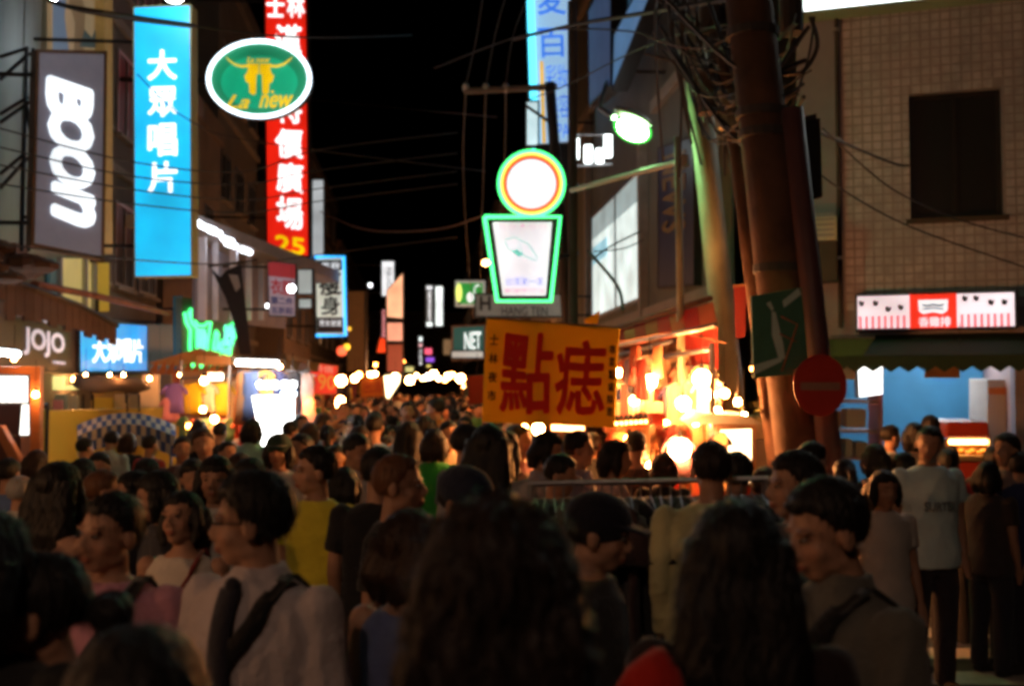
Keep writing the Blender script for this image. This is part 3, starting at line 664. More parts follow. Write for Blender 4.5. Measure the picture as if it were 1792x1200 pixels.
pt_ = thing("sign_post", "dark steel post standing behind the cup shaped neon sign", "post", Vector((P(1003, 600, 15).x, P(1003, 600, 15).y, 0)))
q = P(1003, 600, 15); mb = MB(); mb.tube([(q.x, q.y, 0), (q.x, q.y, 7.6)], .07, 10); mb.build("pole", M_dark, pt_); mb = MB(); mb.tube([(q.x, q.y, 0), (q.x, q.y, .06)], .16, 10); mb.build("base", M_dark, pt_)
# --- pale sign with pink stripes over the corner shop
bd = Dboard(1497, 517, 1778, 580, .3, 507, 572)
M_pkstripe = glow("pink_stripe_light", (1, .22, .26), .85); G_pinkw = glow("pinkish_white_lightbox", (1, .86, .92), 1.0)
t = lit_sign("shop_sign", "white and red striped lightbox over the corner shop", "sign", bd, G_pinkw, M_dark, th=.28, rim=.02)
mb = MB(); bd.slab(mb, .345, .03, .64, .97, .009, .016); mb.build("red_field", glow("orange_red_field", (1, .03, .012), .95), t)
for i in range(24):
    s = .02 + i * .04
    if .32 < s < .64 or s > .97: continue
    mb = MB(); bd.slab(mb, s, .6, s + .02, .97, .009, .014); mb.build("stripe", M_pkstripe, t)
for s, q in ((.04, .25), (.13, .25), (.21, .42), (.29, .38), (.69, .18), (.76, .18), (.85, .3), (.93, .3)):
    poly(bd, [(s + a * .02 + RNG.uniform(-.003, .003), q + b * .09) for a, b in ((-1, -.5), (-.3, -1), (.4, -.4), (1, -.8), (.8, .4), (.2, 1), (-.7, .7))], mat("black_print", (.02, .03, .03), .6, var=0), t, "print", .01, .014)
poly(bd, [(.40, .2), (.585, .2), (.58, .5), (.55, .58), (.49, .53), (.43, .58), (.405, .5)], G_white, t, "plaque", .017, .022)
line(bd, [(.425, .33), (.455, .36), (.49, .33), (.53, .36), (.56, .33)], .01, M_dblue, t, "print", off=.024); line(bd, [(.425, .45), (.49, .42), (.56, .46)], .008, M_dblue, t, "print", off=.024)
text(bd, "香雞排", .40, .66, .60, .93, G_pinkw, t, bold=.02, off=.017)
# --- huge white sign at the top right
a0, z0 = aD(1392, 27, .35)
bd = Board(Dp(a0, 7.6, .35), Dp(3.6, 7.6, .35), Dp(3.6, z0, .35), Dp(a0, z0, .35))
t = lit_sign("roof_sign", "huge white lightbox on the tiled building at the top of the view", "sign", bd, mat("white_lightbox_strong", (.8, .8, .8), em=(.9, 1, .97), es=4.0, var=0), mat("sign_frame_green", (.2, .3, .22), .6), th=.3, rim=.03)
text(bd, "卡", .012, .955, .03, 1.02 - .03, mat("teal_print", (.1, .25, .3), .6), t, off=.012)
# --- round no entry sign and green board on the poles
M_signred = mat("faded_red_sign", (.42, .03, .018), .45, var=.25, scale=6); M_signwhite = mat("dirty_white_sign", (.28, .16, .12), .5, var=.25)
c = P(1435, 674, 7.6); bdn = board_px(rect(1388, 620, 1482, 728), 7.0)
t = thing("no_entry_sign", "round red no entry sign with a pale bar on a dark pole", "traffic sign", bdn.pt(.5, 1, -.02))
poly(bdn, circ(.5, .5, .5, .5, 40), M_signred, t, "disc", 0, .006)
mb = MB(); bdn.slab(mb, .13, .45, .87, .58, .007, .010); mb.build("bar", M_signwhite, t)
mb = MB(); bdn.slab(mb, .4, .2, .6, .25, -.05, -.001); bdn.slab(mb, .4, .75, .6, .8, -.05, -.001); mb.build("clamp", M_steel, t)
bd = board_px([(1315, 518), (1403, 503), (1416, 652), (1319, 662)], (6.95, 7.05))
M_gboard = mat("green_board_print", (.07, .22, .15), .5, var=.25)
M_gprint = mat("pale_green_print", (.65, .85, .78), .4, var=.15)  # pale figure printed on the green board
t = thing("notice_board", "dark green notice board with pale diagonal marks tied to the thick pole", "board", bd.pt(.5, 1, -.02))
mb = MB(); bd.slab(mb, 0, 0, 1, 1, -.02, 0); mb.build("board", M_gboard, t, bevel=.003)
for q in ([(.38, .22), (.45, .24), (.56, .62), (.58, .80), (.47, .82), (.36, .5)], [(.6, .12), (.93, .0), (.97, .08), (.62, .2)], [(.0, .84), (.5, .78), (.52, .83), (.02, .95)], [(.28, .12), (.36, .1), (.42, .2), (.38, .22)]): poly(bd, q, M_gprint, t, "mark", .001, .003)
line(bd, [(.55, .3), (.85, .42), (.5, .95)], .006, mat("rust_print", (.4, .15, .07), .6), t, "mark", off=.004); line(bd, [(.5, .5), (.8, .62)], .005, MATS["rust_print"], t, "mark", off=.004)
# ================================================================== lamps, stalls, poles, cables
def tmat(name, col, tr=.5, **k):       # cloth that lets light through
    if name in MATS: return MATS[name]
    m = mat(name, col, rough=.9, var=k.get('var', .2), scale=k.get('scale', 6), bump=.3, bscale=50)
    n, l = m.node_tree.nodes, m.node_tree.links
    b = n["Principled BSDF"]; out = n["Material Output"]
    t = n.new("ShaderNodeBsdfTranslucent"); t.inputs[0].default_value = (*[min(1, c * 1.1) for c in col], 1)
    mx = n.new("ShaderNodeMixShader"); mx.inputs[0].default_value = tr
    l.new(b.outputs[0], mx.inputs[1]); l.new(t.outputs[0], mx.inputs[2]); l.new(mx.outputs[0], out.inputs[0])
    return m
BULB = {}
def bulb(px, py, d, rpx, label, col="warm", s=60, group=None, sq=1.0):
    c = P(px, py, d); r = rpx / FP * d
    m = mat("%s_bulb_%d" % (col, s), (.8, .7, .6), em={"warm": (1, .36, .10), "orange": (1, .26, .045), "white": (.95, .98, 1), "green": (.72, 1, .74), "red": (1, .09, .03), "yellow": (1, .55, .02)}[col], es=s * {"warm": 6, "orange": 5, "white": 2.5}.get(col, 1), var=0)
    t = thing("light_bulb", label, "bulb", c + Vector((0, 0, r * sq)), group)
    mb = MB(); mb.ell(c, (r, r, r * sq), 10, 7); mb.build("glass", m, t, smooth=True)
    mb = MB(); mb.tube([c + Vector((0, 0, r * sq * .93)), c + Vector((0, 0, r * sq + .05))], [.02, .015], 8); mb.tube([c + Vector((0, 0, r * sq + .05)), c + Vector((0, 0, r * sq + .35))], .004, 4); mb.build("socket", M_black, t)
    return t
def garment_mesh(kind=0):
    mb = MB(); w_ = [(.24, .035), (.21, .04), (.2, .045), (.22, .04), (.2, .03), (.08, .025)]
    zz = [-.72, -.5, -.32, -.17, -.11, -.07]
    if kind == 1: w_ = [(.2, .05), (.17, .05), (.13, .045), (.15, .04), (.12, .03), (.07, .025)]; zz = [-1.05, -.7, -.4, -.2, -.12, -.07]
    if kind == 2: w_ = [(.19, .04), (.18, .045), (.16, .05), (.16, .05), (.15, .045), (.13, .03)]; zz = [-.98, -.75, -.4, -.25, -.12, -.09]
    mb.loft([((0, 0, z), a, b) for z, (a, b) in zip(zz, w_)], 22)
    v = np.array(mb.v); an = np.arctan2(v[:, 1] / .04, v[:, 0] / .2)
    v[:, 1] += .012 * np.sin(v[:, 0] * 60 + v[:, 2] * 9); v[:, 2] += .012 * np.sin(v[:, 0] * 22)
    mb.v = [tuple(x) for x in v]
    if kind == 0:
        for s in (-1, 1): mb.tube([(s * .15, 0, -.13), (s * .24, 0, -.2), (s * .29, .005, -.31)], [.06, .07, .075], 8, flat=.45)
    if kind == 2: mb.tube([(0, -.06, -.98), (0, -.05, -.6)], [.02, .001], 4)
    me = mb.mesh("garment")
    me.polygons.foreach_set("use_smooth", [True] * len(me.polygons)); me.materials.append(MATS["worn_wood"]); return me
GM = [garment_mesh(k) for k in range(3)]
mb = MB(); mb.tube([(0, 0, 0), (.012, 0, .012), (.0, 0, .03), (-.015, 0, .015)], .003, 5); mb.tube([(0, 0, 0), (0, 0, -.05), (.19, 0, -.11)], .004, 5); mb.tube([(0, 0, -.05), (-.19, 0, -.11)], .004, 5)
HM = mb.mesh("hanger"); HM.materials.append(M_steel)
def garment(p, col, label, group, rz=0, kind=0, sc_=1.0, m=None):
    t = thing("hanging_garment", label, "garment", p, group); t.rotation_euler.z = rz; t.scale = (sc_,) * 3
    for nm, me in (("cloth", GM[kind]), ("hanger", HM)):
        o = bpy.data.objects.new(nm, me); sc.collection.objects.link(o); o.parent = t
        if nm == "cloth": o.material_slots[0].link = 'OBJECT'; o.material_slots[0].material = m or tmat("garment_%02x%02x%02x" % tuple(int(c * 255) for c in col), col, .35)
    return t
def yaw_of(bd_dir): return math.atan2(bd_dir.y, bd_dir.x)
CAMYAW = -YAW
# ---------------- street lamp and poles
M_pole_orange = mat("orange_brown_concrete_pole", (.105, .05, .028), .85, var=.7, scale=5, bump=.5, bscale=30)  # orange brown base colour, strongly mottled
M_pole_pale = mat("pale_painted_pole", (.36, .35, .24), .6, var=.3, scale=4, bump=.3)
M_pole_brown = mat("brown_painted_pole", (.11, .05, .055), .5, var=.3, scale=6, bump=.2)
def ground_line(a, b, X=0):          # extend a-b down to the ground
    d = (b - a); k = -a.z / d.z; return a + d * k
def pole(pxa, pxb, d, r, label, m, name="utility_pole", cat="pole", extra=None, n=16):
    a, b = P(*pxa, d), P(*pxb, d); gnd = ground_line(a, b)
    t = thing(name, label, cat, gnd)
    mb = MB(); mb.tube([gnd, b, a], [r * 1.1, r * 1.03, r * .95], n); mb.build("shaft", m, t, smooth=True)
    return t, a, b
t, a, b = pole((1303, -60), (1372, 540), 7.4, .172, "thick leaning utility pole with an orange brown shaft", M_pole_orange)
for k, yy in enumerate((60, 200, 236, 470)):
    q = a.lerp(b, (yy + 60) / 600); mb = MB(); mb.tube([q - Vector((0, 0, .03)), q + Vector((0, 0, .03))], .185, 16); mb.build("band", M_dark, t)
t, a, b = pole((1268, 100), (1326, 560), 8.2, .062, "thin orange lit pipe running up left of the thick pole", M_pole_orange, "conduit_pipe", "pipe")
mb = MB(); q = P(1273, 160, 8.2); mb.tube([q, q + Vector((0, 0, -.3))], .08, 10); mb.build("cap", M_pole_pale, t)
t, a, b = pole((1213, 60), (1280, 700), 10.6, .13, "pale round pole lit green by the street lamp", M_pole_pale, "lamp_post", "pole")
t, a, b = pole((1186, 240), (1192, 620), 9.4, .035, "thin pale pipe beside the green lit pole", M_pole_pale, "conduit_pipe", "pipe")
t, a, b = pole((1386, 190), (1436, 650), 7.18, .078, "dark purple brown post that carries the round red sign", M_pole_brown, "sign_post", "post")
q = P(1415, 280, 7.9); tt = thing("junction_box", "tall black box fixed to the top of the purple brown post", "box", P(1418, 350, 7.9)); bdj = board_px([(1394, 218), (1436, 205), (1440, 345), (1400, 355)], 7.85); mb = MB(); bdj.slab(mb, 0, 0, 1, 1, -.16, 0); mb.build("cabinet", M_black, tt, bevel=.01); mb = MB(); bdj.slab(mb, .2, -.07, .9, 0, -.14, -.04); mb.build("lid", M_dark, tt)
hd = thing("street_lamp", "bright oval street lamp with a green tinted glow on a slim arm", "street lamp", P(1107, 250, 11))
ax = (P(1138, 240, 11) - P(1076, 212, 11)).normalized()
rot = Matrix.Identity(3); ay = Vector((0, 0, 1)).cross(ax).normalized(); az = ax.cross(ay); rot = Matrix((ax, ay, az)).transposed()
mb = MB(); mb.ell(P(1107, 227, 10.98), (.172, .13, .105), 20, 12, rot); mb.build("glass", mat("lamp_glass", (.8, .9, .8), em=(.42, 1, .36), es=115, var=0), hd, smooth=True)
mb = MB(); mb.ell(P(1108, 205, 11.0), (.24, .14, .06), 16, 8, rot); mb.build("hood", M_steel, hd, smooth=True)
mb = MB(); mb.ell(P(1107, 226, 11.16), (.225, .13, .148), 20, 12, rot); mb.build("halo_shell", mat("green_halo", (.1, .4, .1), em=(.04, .75, .09), es=.9, var=0), hd, smooth=True)  # glowing shell added to draw the lamp's green halo
mb = MB(); mb.tube([P(1075, 206, 11), P(1050, 190, 11.3), P(1060, 150, 12.5), onX(1062, 140, XR)], .03, 8); mb.build("arm", M_steel, hd)
t = thing("cross_arm", "slanting steel arm catching green light between the cup sign and the pole", "arm", P(1100, 315, 10.5))
mb = MB(); mb.tube([P(1000, 333, 12), P(1197, 281, 9.4)], .028, 8); mb.build("bar", mat("painted_steel_bar", (.35, .38, .3), .4, .3, var=.1), t)
mb = MB(); mb.tube([P(1196, 272, 9.4), P(1198, 292, 9.4)], .05, 8); mb.build("clamp", M_steel, t)
# insulator cross arm on the far pole
t, a, b = pole((962, 145), (975, 320), 16, .085, "dark telegraph pole with a wooden cross arm in front of the tall striped sign", M_dark, "telegraph_pole", "pole")
mb = MB(); mb.tube([P(812, 160, 16), P(975, 152, 16)], .05, 6); mb.build("cross_arm", mat("grey_wood", (.14, .12, .11), .8), t)
for x in (815, 850, 885): mb = MB(); mb.ell(P(x, 154, 16), (.055, .055, .08), 8, 6); mb.build("insulator", mat("white_porcelain", (.45, .43, .4), .3), t, smooth=True)
mb = MB(); mb.tube([P(920, 185, 16.1), P(962, 214, 16.1)], .025, 6); mb.build("brace", M_dark, t)
# ---------------- cables
W = wire
def C(pts, d, r=.010, label="thin dark cable crossing the night street", sag=0, m=None):
    dd = d if isinstance(d, (list, tuple)) else [d] * len(pts)
    q = [P(x, y, k) for (x, y), k in zip(pts, dd)]
    if len(q) > 2:       # smooth through the points
        out = []
        for i in range(len(q) - 1):
            p0, p1, p2, p3 = q[max(i - 1, 0)], q[i], q[i + 1], q[min(i + 2, len(q) - 1)]
            for k in range(6):
                u = k / 6; out.append(.5 * ((2 * p1) + (p2 - p0) * u + (2 * p0 - 5 * p1 + 4 * p2 - p3) * u * u + (3 * p1 - p0 - 3 * p2 + p3) * u ** 3))
        out.append(q[-1]); return W(out, r, label, m=m)
    return W(q, r, label, sag=sag, m=m)
C([(60, -30), (95, 5), (200, 25), (340, 45)], (10, 10, 10, 12), .022, "thick black cable draped across the top of the tall cyan sign")
C([(85, 3), (180, 28), (335, 48)], (10.2, 10.2, 12), .014, "thinner cable just under the thick one at the top left")
C([(335, 46), (530, 66), (720, 62)], (12, 14, 20), .014, "dark cable passing above the oval sign")
for k, (y0, y1, y2) in enumerate(((285, 300, 262), (310, 322, 298), (333, 350, 330), (358, 372, 352), (455, 462, 445))):
    C([(0, y0 - 60 + k * 8), (240, y0), (430, y1), (560, y2), (800, y2 - 30)], (9.5, 11, 13, 15, 17), .009, "%s of five thin cables strung across the tall cyan sign" % ("topmost", "second highest", "middle", "second lowest", "lowest")[k])
C([(240, 130), (330, 210), (460, 250), (850, 300)], (12, 12.5, 14, 18), .008)
for k in range(3): C([(815 + 35 * k, 152), (835 + 32 * k, 60), (850 + 45 * k, -40)], (16, 15, 14), .009, "cable rising from the %s insulator on the telegraph pole" % ("left", "middle", "right")[k])
for k in range(3): C([(815 + 35 * k, 158), (812 + 33 * k, 340), (828 + 10 * k, 560)], (16, 22, 34), .010, "%s cable running down the street from the telegraph pole" % ("left", "middle", "right")[k])
C([(546, 175), (700, 190), (870, 205)], (30, 26, 16.5), .010); C([(560, 370), (640, 402), (760, 402), (845, 378)], (22, 20, 17, 14.5), .011, "slack brown cable sagging between the signs", m=M_rust)
C([(900, 70), (1000, 45), (1120, 25), (1300, -5)], (15, 12, 9.5, 7.5), .022, "thick black cable rising right past the striped sign")
C([(760, 120), (925, 60), (1100, 55), (1190, 90), (1290, 80)], (18, 14, 11, 9, 7.6), .010); C([(925, 175), (990, 150), (1100, 95), (1190, 60), (1300, 40)], (16, 14, 11, 9, 7.5), .009)
C([(1400, 215), (1440, 235), (1560, 285), (1590, 290)], (7.8, 8.6, 11, 11.6), .013, "cable drooping from the black box to the tiled wall"); C([(1395, 270), (1470, 330), (1600, 400), (1800, 470)], (7.8, 9, 10.5, 11), .009); C([(1440, 225), (1560, 330), (1680, 385), (1800, 418)], (8, 9.5, 10.6, 11), .008)
C([(1000, 600), (1080, 598), (1180, 582), (1270, 600)], (9, 9, 9, 9), .008, "thin lit cord over the bright clothes stall", m=M_pole_orange)
C([(1030, 440), (1080, 500), (1090, 545)], (12, 11.5, 11), .02, "dark strut crossing the bright corner window"); C([(1035, 455), (1070, 430), (1120, 405)], (12, 13, 14), .012); C([(1040, 440), (1090, 435), (1125, 420)], (12, 12.5, 13), .008)
rr = random.Random(3)
for k in range(34):
    x = rr.uniform(1120, 1300); y = rr.uniform(-30, 130); x2 = rr.uniform(1280, 1420); y2 = rr.uniform(20, 240); d = rr.uniform(7.1, 8.6)
    C([(x, y), ((x + x2) / 2 + rr.uniform(-30, 30), max(y, y2) + rr.uniform(10, 70)), (x2, y2)], (d + .8, d + .2, 7.5), rr.choice((.008, .012, .018)), "looping cable in the tangle round the thick pole")
for k in range(12):
    x = 1150 + k * 9; C([(x, -40), (x + rr.uniform(-8, 30), 80), (x + rr.uniform(10, 60), rr.uniform(160, 330))], (8.6, 8.7, 8.9), .012, "looping cable in the tangle round the thick pole")
C([(1418, 30), (1430, 80), (1405, 125), (1370, 130)], (7.4, 7.4, 7.4, 7.5), .016, "black cable loop hanging right of the thick pole"); C([(1425, 30), (1415, 100), (1385, 190)], (7.4, 7.4, 7.6), .009)
for k in range(5):
    tt = thing("transformer_can", "dark can hung among the cable tangle, number %s from the top" % ("one", "two", "three", "four", "five")[k] if False else ["small dark can in the tangle near the top edge", "dark can left of the thick pole beside the thin pipe", "dark can just above the thin orange pipe", "dark box between the pale pole and the thin pipe", "dark can right of the thick pole below the big white sign"][k], "transformer", P((1245, 1262, 1285, 1240, 1385)[k], (60, 110, 60, 200, 60)[k], 8.5))
    q = tt.location; mb = MB(); mb.tube([q, q + Vector((0, 0, (.22, .3, .25, .34, .3)[k]))], (.09, .1, .08, .09, .1)[k], 12); mb.build("can", M_dark, tt); mb = MB(); mb.tube([q + Vector((0, 0, .2)), q + Vector((.02, 0, .45))], .02, 6); mb.build("bushing", M_black, tt)
# ---------------- stalls
def stall(label, x0, x1, y0, y1, zr, aw, cloth, counter_h=.85, slope=.25, front=1, group="market stalls along the street"):
    # front = +1: open side faces +X, -1: faces -X, 0: faces the camera
    t = thing("market_stall", label, "stall", ((x0 + x1) / 2, (y0 + y1) / 2, 0), group)
    for x in (x0 + .05, x1 - .05):
        for y in (y0 + .05, y1 - .05):
            mb = MB(); mb.tube([(x, y, 0), (x, y, zr)], .022, 8); mb.build("post", M_steel, t)
    mb = MB(); n = 10
    vs = []
    for i in range(n + 1):
        for j in range(5):
            u = i / n; v = j / 4; x = x0 - .15 + (x1 - x0 + .3) * v; y = y0 - .2 + (y1 - y0 + .4) * u
            vs.append((x, y, zr + .06 + slope * (1 - abs(2 * v - 1)) - .03 * math.sin(u * math.pi * 3) ** 2))
    f = [(i * 5 + j, i * 5 + j + 1, (i + 1) * 5 + j + 1, (i + 1) * 5 + j) for i in range(n) for j in range(4)]
    mb.add(vs, f); mb.build("awning", aw, t, smooth=True)
    # scalloped valance facing the camera and the lane
    va = MB(); m_ = 12
    for i in range(m_):
        xa = x0 - .15 + (x1 - x0 + .3) * i / m_; xb = x0 - .15 + (x1 - x0 + .3) * (i + 1) / m_
        va.hexa([(xa, y0 - .21, zr - .1), ((xa + xb) / 2, y0 - .21, zr - .16), (xb, y0 - .21, zr - .1), (xb, y0 - .21, zr + .12)], [(xa, y0 - .2, zr - .1), ((xa + xb) / 2, y0 - .2, zr - .16), (xb, y0 - .2, zr - .1), (xb, y0 - .2, zr + .12)])
    va.build("valance", aw, t)
    mb = MB(); mb.bx(x0 + .1, x1 - .1, y0 + .1, y1 - .1, counter_h - .05, counter_h); mb.build("counter", M_wood, t)
    mb = MB(); mb.bx(x0 + .12, x1 - .12, y0 + .12, y1 - .12, .15, counter_h - .052); mb.build("counter_skirt", cloth, t)
    bk = MB(); xx = x0 if front > 0 else x1 - .03
    bk.bx(xx, xx + .03, y0 + .06, y1 - .06, counter_h, zr - .05); bk.build("back_cloth", cloth, t)
    return t
A_red = tmat("red_awning_cloth", (.5, .06, .03)); A_blue = tmat("blue_awning_cloth", (.07, .12, .3)); A_tan = tmat("tan_awning_cloth", (.42, .27, .14)); A_or = tmat("orange_awning_cloth", (.55, .2, .05))
Cl = [tmat("skirt_cloth_%d" % i, c) for i, c in enumerate(((.45, .1, .07), (.5, .38, .2), (.2, .2, .35), (.5, .25, .12)))]
GC = [(.6, .5, .1), (.5, .1, .08), (.6, .55, .45), (.12, .14, .3), (.3, .1, .2), (.55, .3, .12), (.1, .1, .1), (.2, .35, .4)]
rr = random.Random(11)
def fill_stall(x0, x1, y0, y1, zr, n, front, nb, where):
    for i in range(n):
        y = y0 + .15 + (y1 - y0 - .3) * i / max(1, n - 1)
        garment((x1 - .12 if front > 0 else x0 + .12, y, zr - .06), rr.choice(GC), "garment hanging in the row of clothes at the %s" % where, "clothes hung along the far stalls", rz=R_(rr.uniform(-25, 25)) + (math.pi / 2 if i % 2 else 0), kind=i % 3, sc_=.9)
    for i in range(nb):
        y = y0 + (y1 - y0) * (i + .5) / nb; x = (x0 + x1) / 2 + (.35 if front > 0 else -.35)
        c = Vector((x + rr.uniform(-.3, .3), y, zr - .2 - rr.uniform(0, .35)))
        t = thing("light_bulb", "bare bulb glowing under the awning of the %s" % where, "bulb", c + Vector((0, 0, .06)), "bulbs along the far stalls")
        mb = MB(); mb.ell(c, rr.uniform(.03, .055), 8, 6); mb.build("glass", mat("far_warm_bulb", (.8, .7, .6), em=(1, .44, .13), es=170, var=0), t, smooth=True)
        mb = MB(); mb.tube([c + Vector((0, 0, .05)), c + Vector((0, 0, .3))], .008, 5); mb.build("socket", M_black, t)
names = ["nearest", "second", "third", "fourth", "fifth", "sixth"]
for k, (y0, L) in enumerate(((17.5, 2.6), (22.5, 3), (28, 3.2), (35, 3.4), (43, 4), (53, 5))):
    zr = 2.25; aw = (A_or, A_tan, A_red, A_blue, A_or, A_tan)[k]
    stall("%s stall of the row down the left side of the street" % names[k], -4.3, -3.0, y0, y0 + L, zr, aw, Cl[k % 4], front=1)
    fill_stall(-4.3, -3.0, y0, y0 + L, zr, 7, 1, 2, "left row of distant stalls")
for k, (y0, L) in enumerate(((15.5, 2.6), (20, 3), (26, 3.2), (33, 3.4), (41, 4), (51, 5))):
    zr = 2.2; aw = (A_red, A_or, A_tan, A_red, A_tan, A_blue)[k]
    stall("%s stall of the row down the right side of the street" % names[k], 2.2, 3.5, y0, y0 + L, zr, aw, Cl[(k + 1) % 4], front=-1)
    fill_stall(2.2, 3.5, y0, y0 + L, zr, 7, -1, 2, "right row of distant stalls")
# ---- the bright clothes stall on the right
ST = thing("market_stall", "glowing clothes stall with a red and orange awning left of the poles", "stall", P(1170, 1000, 10))
def px_slab(q, d, th, nm, m, par, **k):
    bd = board_px(q, d); mb = MB(); bd.slab(mb, 0, 0, 1, 1, -th, 0); return mb.build(nm, m, par, **k)
vs = []; TLc, TRc, BRc, BLc = P(1060, 584, 12.2), P(1248, 528, 8.8), P(1256, 572, 8.0), P(1062, 612, 11.4)
aw_ = Board(TLc, TRc, BRc, BLc)
for i in range(9):          # awning strips, alternate colours
    mb = MB(); aw_.slab(mb, i / 9, 0, (i + 1) / 9 - .004, 1, -.01, 0); mb.build("awning_strip", tmat("awning_red_strip", (.6, .08, .04)) if i % 2 else tmat("awning_orange_strip", (.6, .24, .08)), ST)
line(aw_, [(0, -.05), (1, -.05)], .025, M_pole_orange, ST, "awning_rail"); line(aw_, [(0, 1.02), (1, 1.02)], .02, M_steel, ST, "awning_rail")
for x, d in ((1072, 11.5), (1150, 10), (1246, 8.3)):
    q = P(x, 600, d); mb = MB(); mb.tube([(q.x, q.y, 0), (q.x, q.y, q.z)], .025, 8); mb.build("post", M_steel, ST)
for (a, b, d) in (((1078, 640), (1248, 610), (11, 8.6)), ((1078, 622), (1180, 596), (11, 9.6)), ((1076, 662), (1205, 652), (10.6, 9.6))):
    mb = MB(); mb.tube([P(*a, d[0]), P(*b, d[1])], .022, 8); mb.build("rail", M_steel, ST)
M_peachc = tmat("peach_cloth", (.52, .22, .11)); M_creamc = tmat("cream_cloth", (.62, .40, .24)); M_redc = tmat("crimson_cloth", (.5, .05, .04))
px_slab([(1060, 598), (1245, 575), (1250, 735), (1060, 735)], (12.2, 9.8), .04, "back_panel", M_peachc, ST)
for x in (1092, 1112, 1142, 1152): px_slab(rect(x, 608, x + 12, 628), 11, .06, "hung_box", Cl[x % 4], ST)
px_slab([(1078, 628), (1200, 612), (1200, 632), (1078, 648)], (10.6, 9.6), .2, "shelf_board", M_creamc, ST)
px_slab([(1190, 590), (1250, 572), (1252, 648), (1192, 650)], (9.8, 9.2), .03, "red_drape", M_redc, ST)
rr = random.Random(5)
for i in range(13):
    x = 1082 + i * 12.5; d = 10.4 - .1 * i
    garment(P(x, 640 - i * .6, d), [(.55, .3, .2), (.2, .15, .3), (.6, .5, .3), (.45, .08, .06), (.6, .35, .25)][i % 5], "small garment in the row hung under the awning of the glowing stall", "clothes hung in the glowing stall", rz=CAMYAW + R_(rr.uniform(-50, 50)), kind=i % 3, sc_=.42)
for i, (x, y, d, c, k, s) in enumerate(((1095, 672, 9.6, (.1, .14, .35), 0, .5), (1118, 690, 9.5, (.45, .08, .05), 0, .45), (1160, 675, 9.4, (.35, .07, .08), 0, .55), (1180, 668, 9.3, (.12, .1, .25), 0, .5), (1212, 655, 9, (.6, .4, .2), 1, .6), (1240, 655, 8.8, (.6, .5, .35), 0, .5))):
    garment(P(x, y, d), c, ["blue garment left of the round white bulb in the glowing stall", "red garment below left of the round white bulb", "dark red garment right of the round white bulb", "navy garment beside the dark red one in the glowing stall", "long orange garment near the largest glare of the stall", "cream garment under the largest glare of the stall"][i], "single clothes in the glowing stall", rz=CAMYAW + R_(rr.uniform(-20, 20)), kind=k, sc_=s)
rr = random.Random(15)
for i in range(58):
    x = rr.uniform(1070, 1262); y = rr.choice((596, 622, 650, 668, 742, 752)) + rr.uniform(-5, 6); d = rr.uniform(8.7, 10.6) if y < 700 else rr.uniform(8.0, 8.5)
    if x > 1215 and y < 640: continue
    garment(P(x, y, d), rr.choice(((.5, .12, .06), (.6, .25, .12), (.3, .05, .04), (.55, .35, .2), (.15, .06, .08), (.4, .1, .05), (.1, .08, .15))), "small warm coloured garment crowded among the lamps of the glowing stall", "clothes hung in the glowing stall", rz=CAMYAW + R_(rr.uniform(-60, 60)), kind=rr.randrange(3), sc_=rr.uniform(.3, .5))
px_slab(rect(1078, 704, 1160, 728), 9, .5, "lit_shelf", M_creamc, ST); px_slab(rect(1078, 728, 1250, 734), 9.1, .4, "shelf_edge", M_wood, ST)
px_slab([(1116, 722), (1162, 722), (1168, 830), (1118, 830)], 8.5, .03, "dark_red_drape", tmat("dark_red_drape", (.35, .07, .05)), ST)
for i in range(6): px_slab([(1136 + i * 13, 745), (1146 + i * 13, 742), (1150 + i * 13, 865), (1138 + i * 13, 865)], 8.2 + .1 * (i % 2), .04, "hanging_cloth", (M_creamc, M_peachc, M_creamc, M_redc, M_creamc, M_peachc)[i], ST)
px_slab([(1060, 742), (1135, 735), (1135, 750), (1060, 758)], 8.4, .3, "table_board", M_peachc, ST)
px_slab([(1060, 830), (1330, 835), (1330, 1020), (1060, 1020)], 8.6, .4, "counter_skirt", tmat("skirt_red", (.45, .12, .07)), ST)
px_slab([(1205, 742), (1335, 742), (1310, 728), (1230, 724)], 8.0, .5, "grey_cover", mat("grey_tarpaulin", (.22, .2, .18), .8, var=.3), ST)
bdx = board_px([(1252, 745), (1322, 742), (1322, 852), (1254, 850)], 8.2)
lit_sign("bright_cloth", "blazing white display case at the right end of the glowing stall", "display case", bdx, mat("cloth_glow", (.8, .7, .6), em=(1, .60, .28), es=9, var=0), M_wood, th=.4, rim=.035)  # bulb lit fabric, its brightness put in as emission
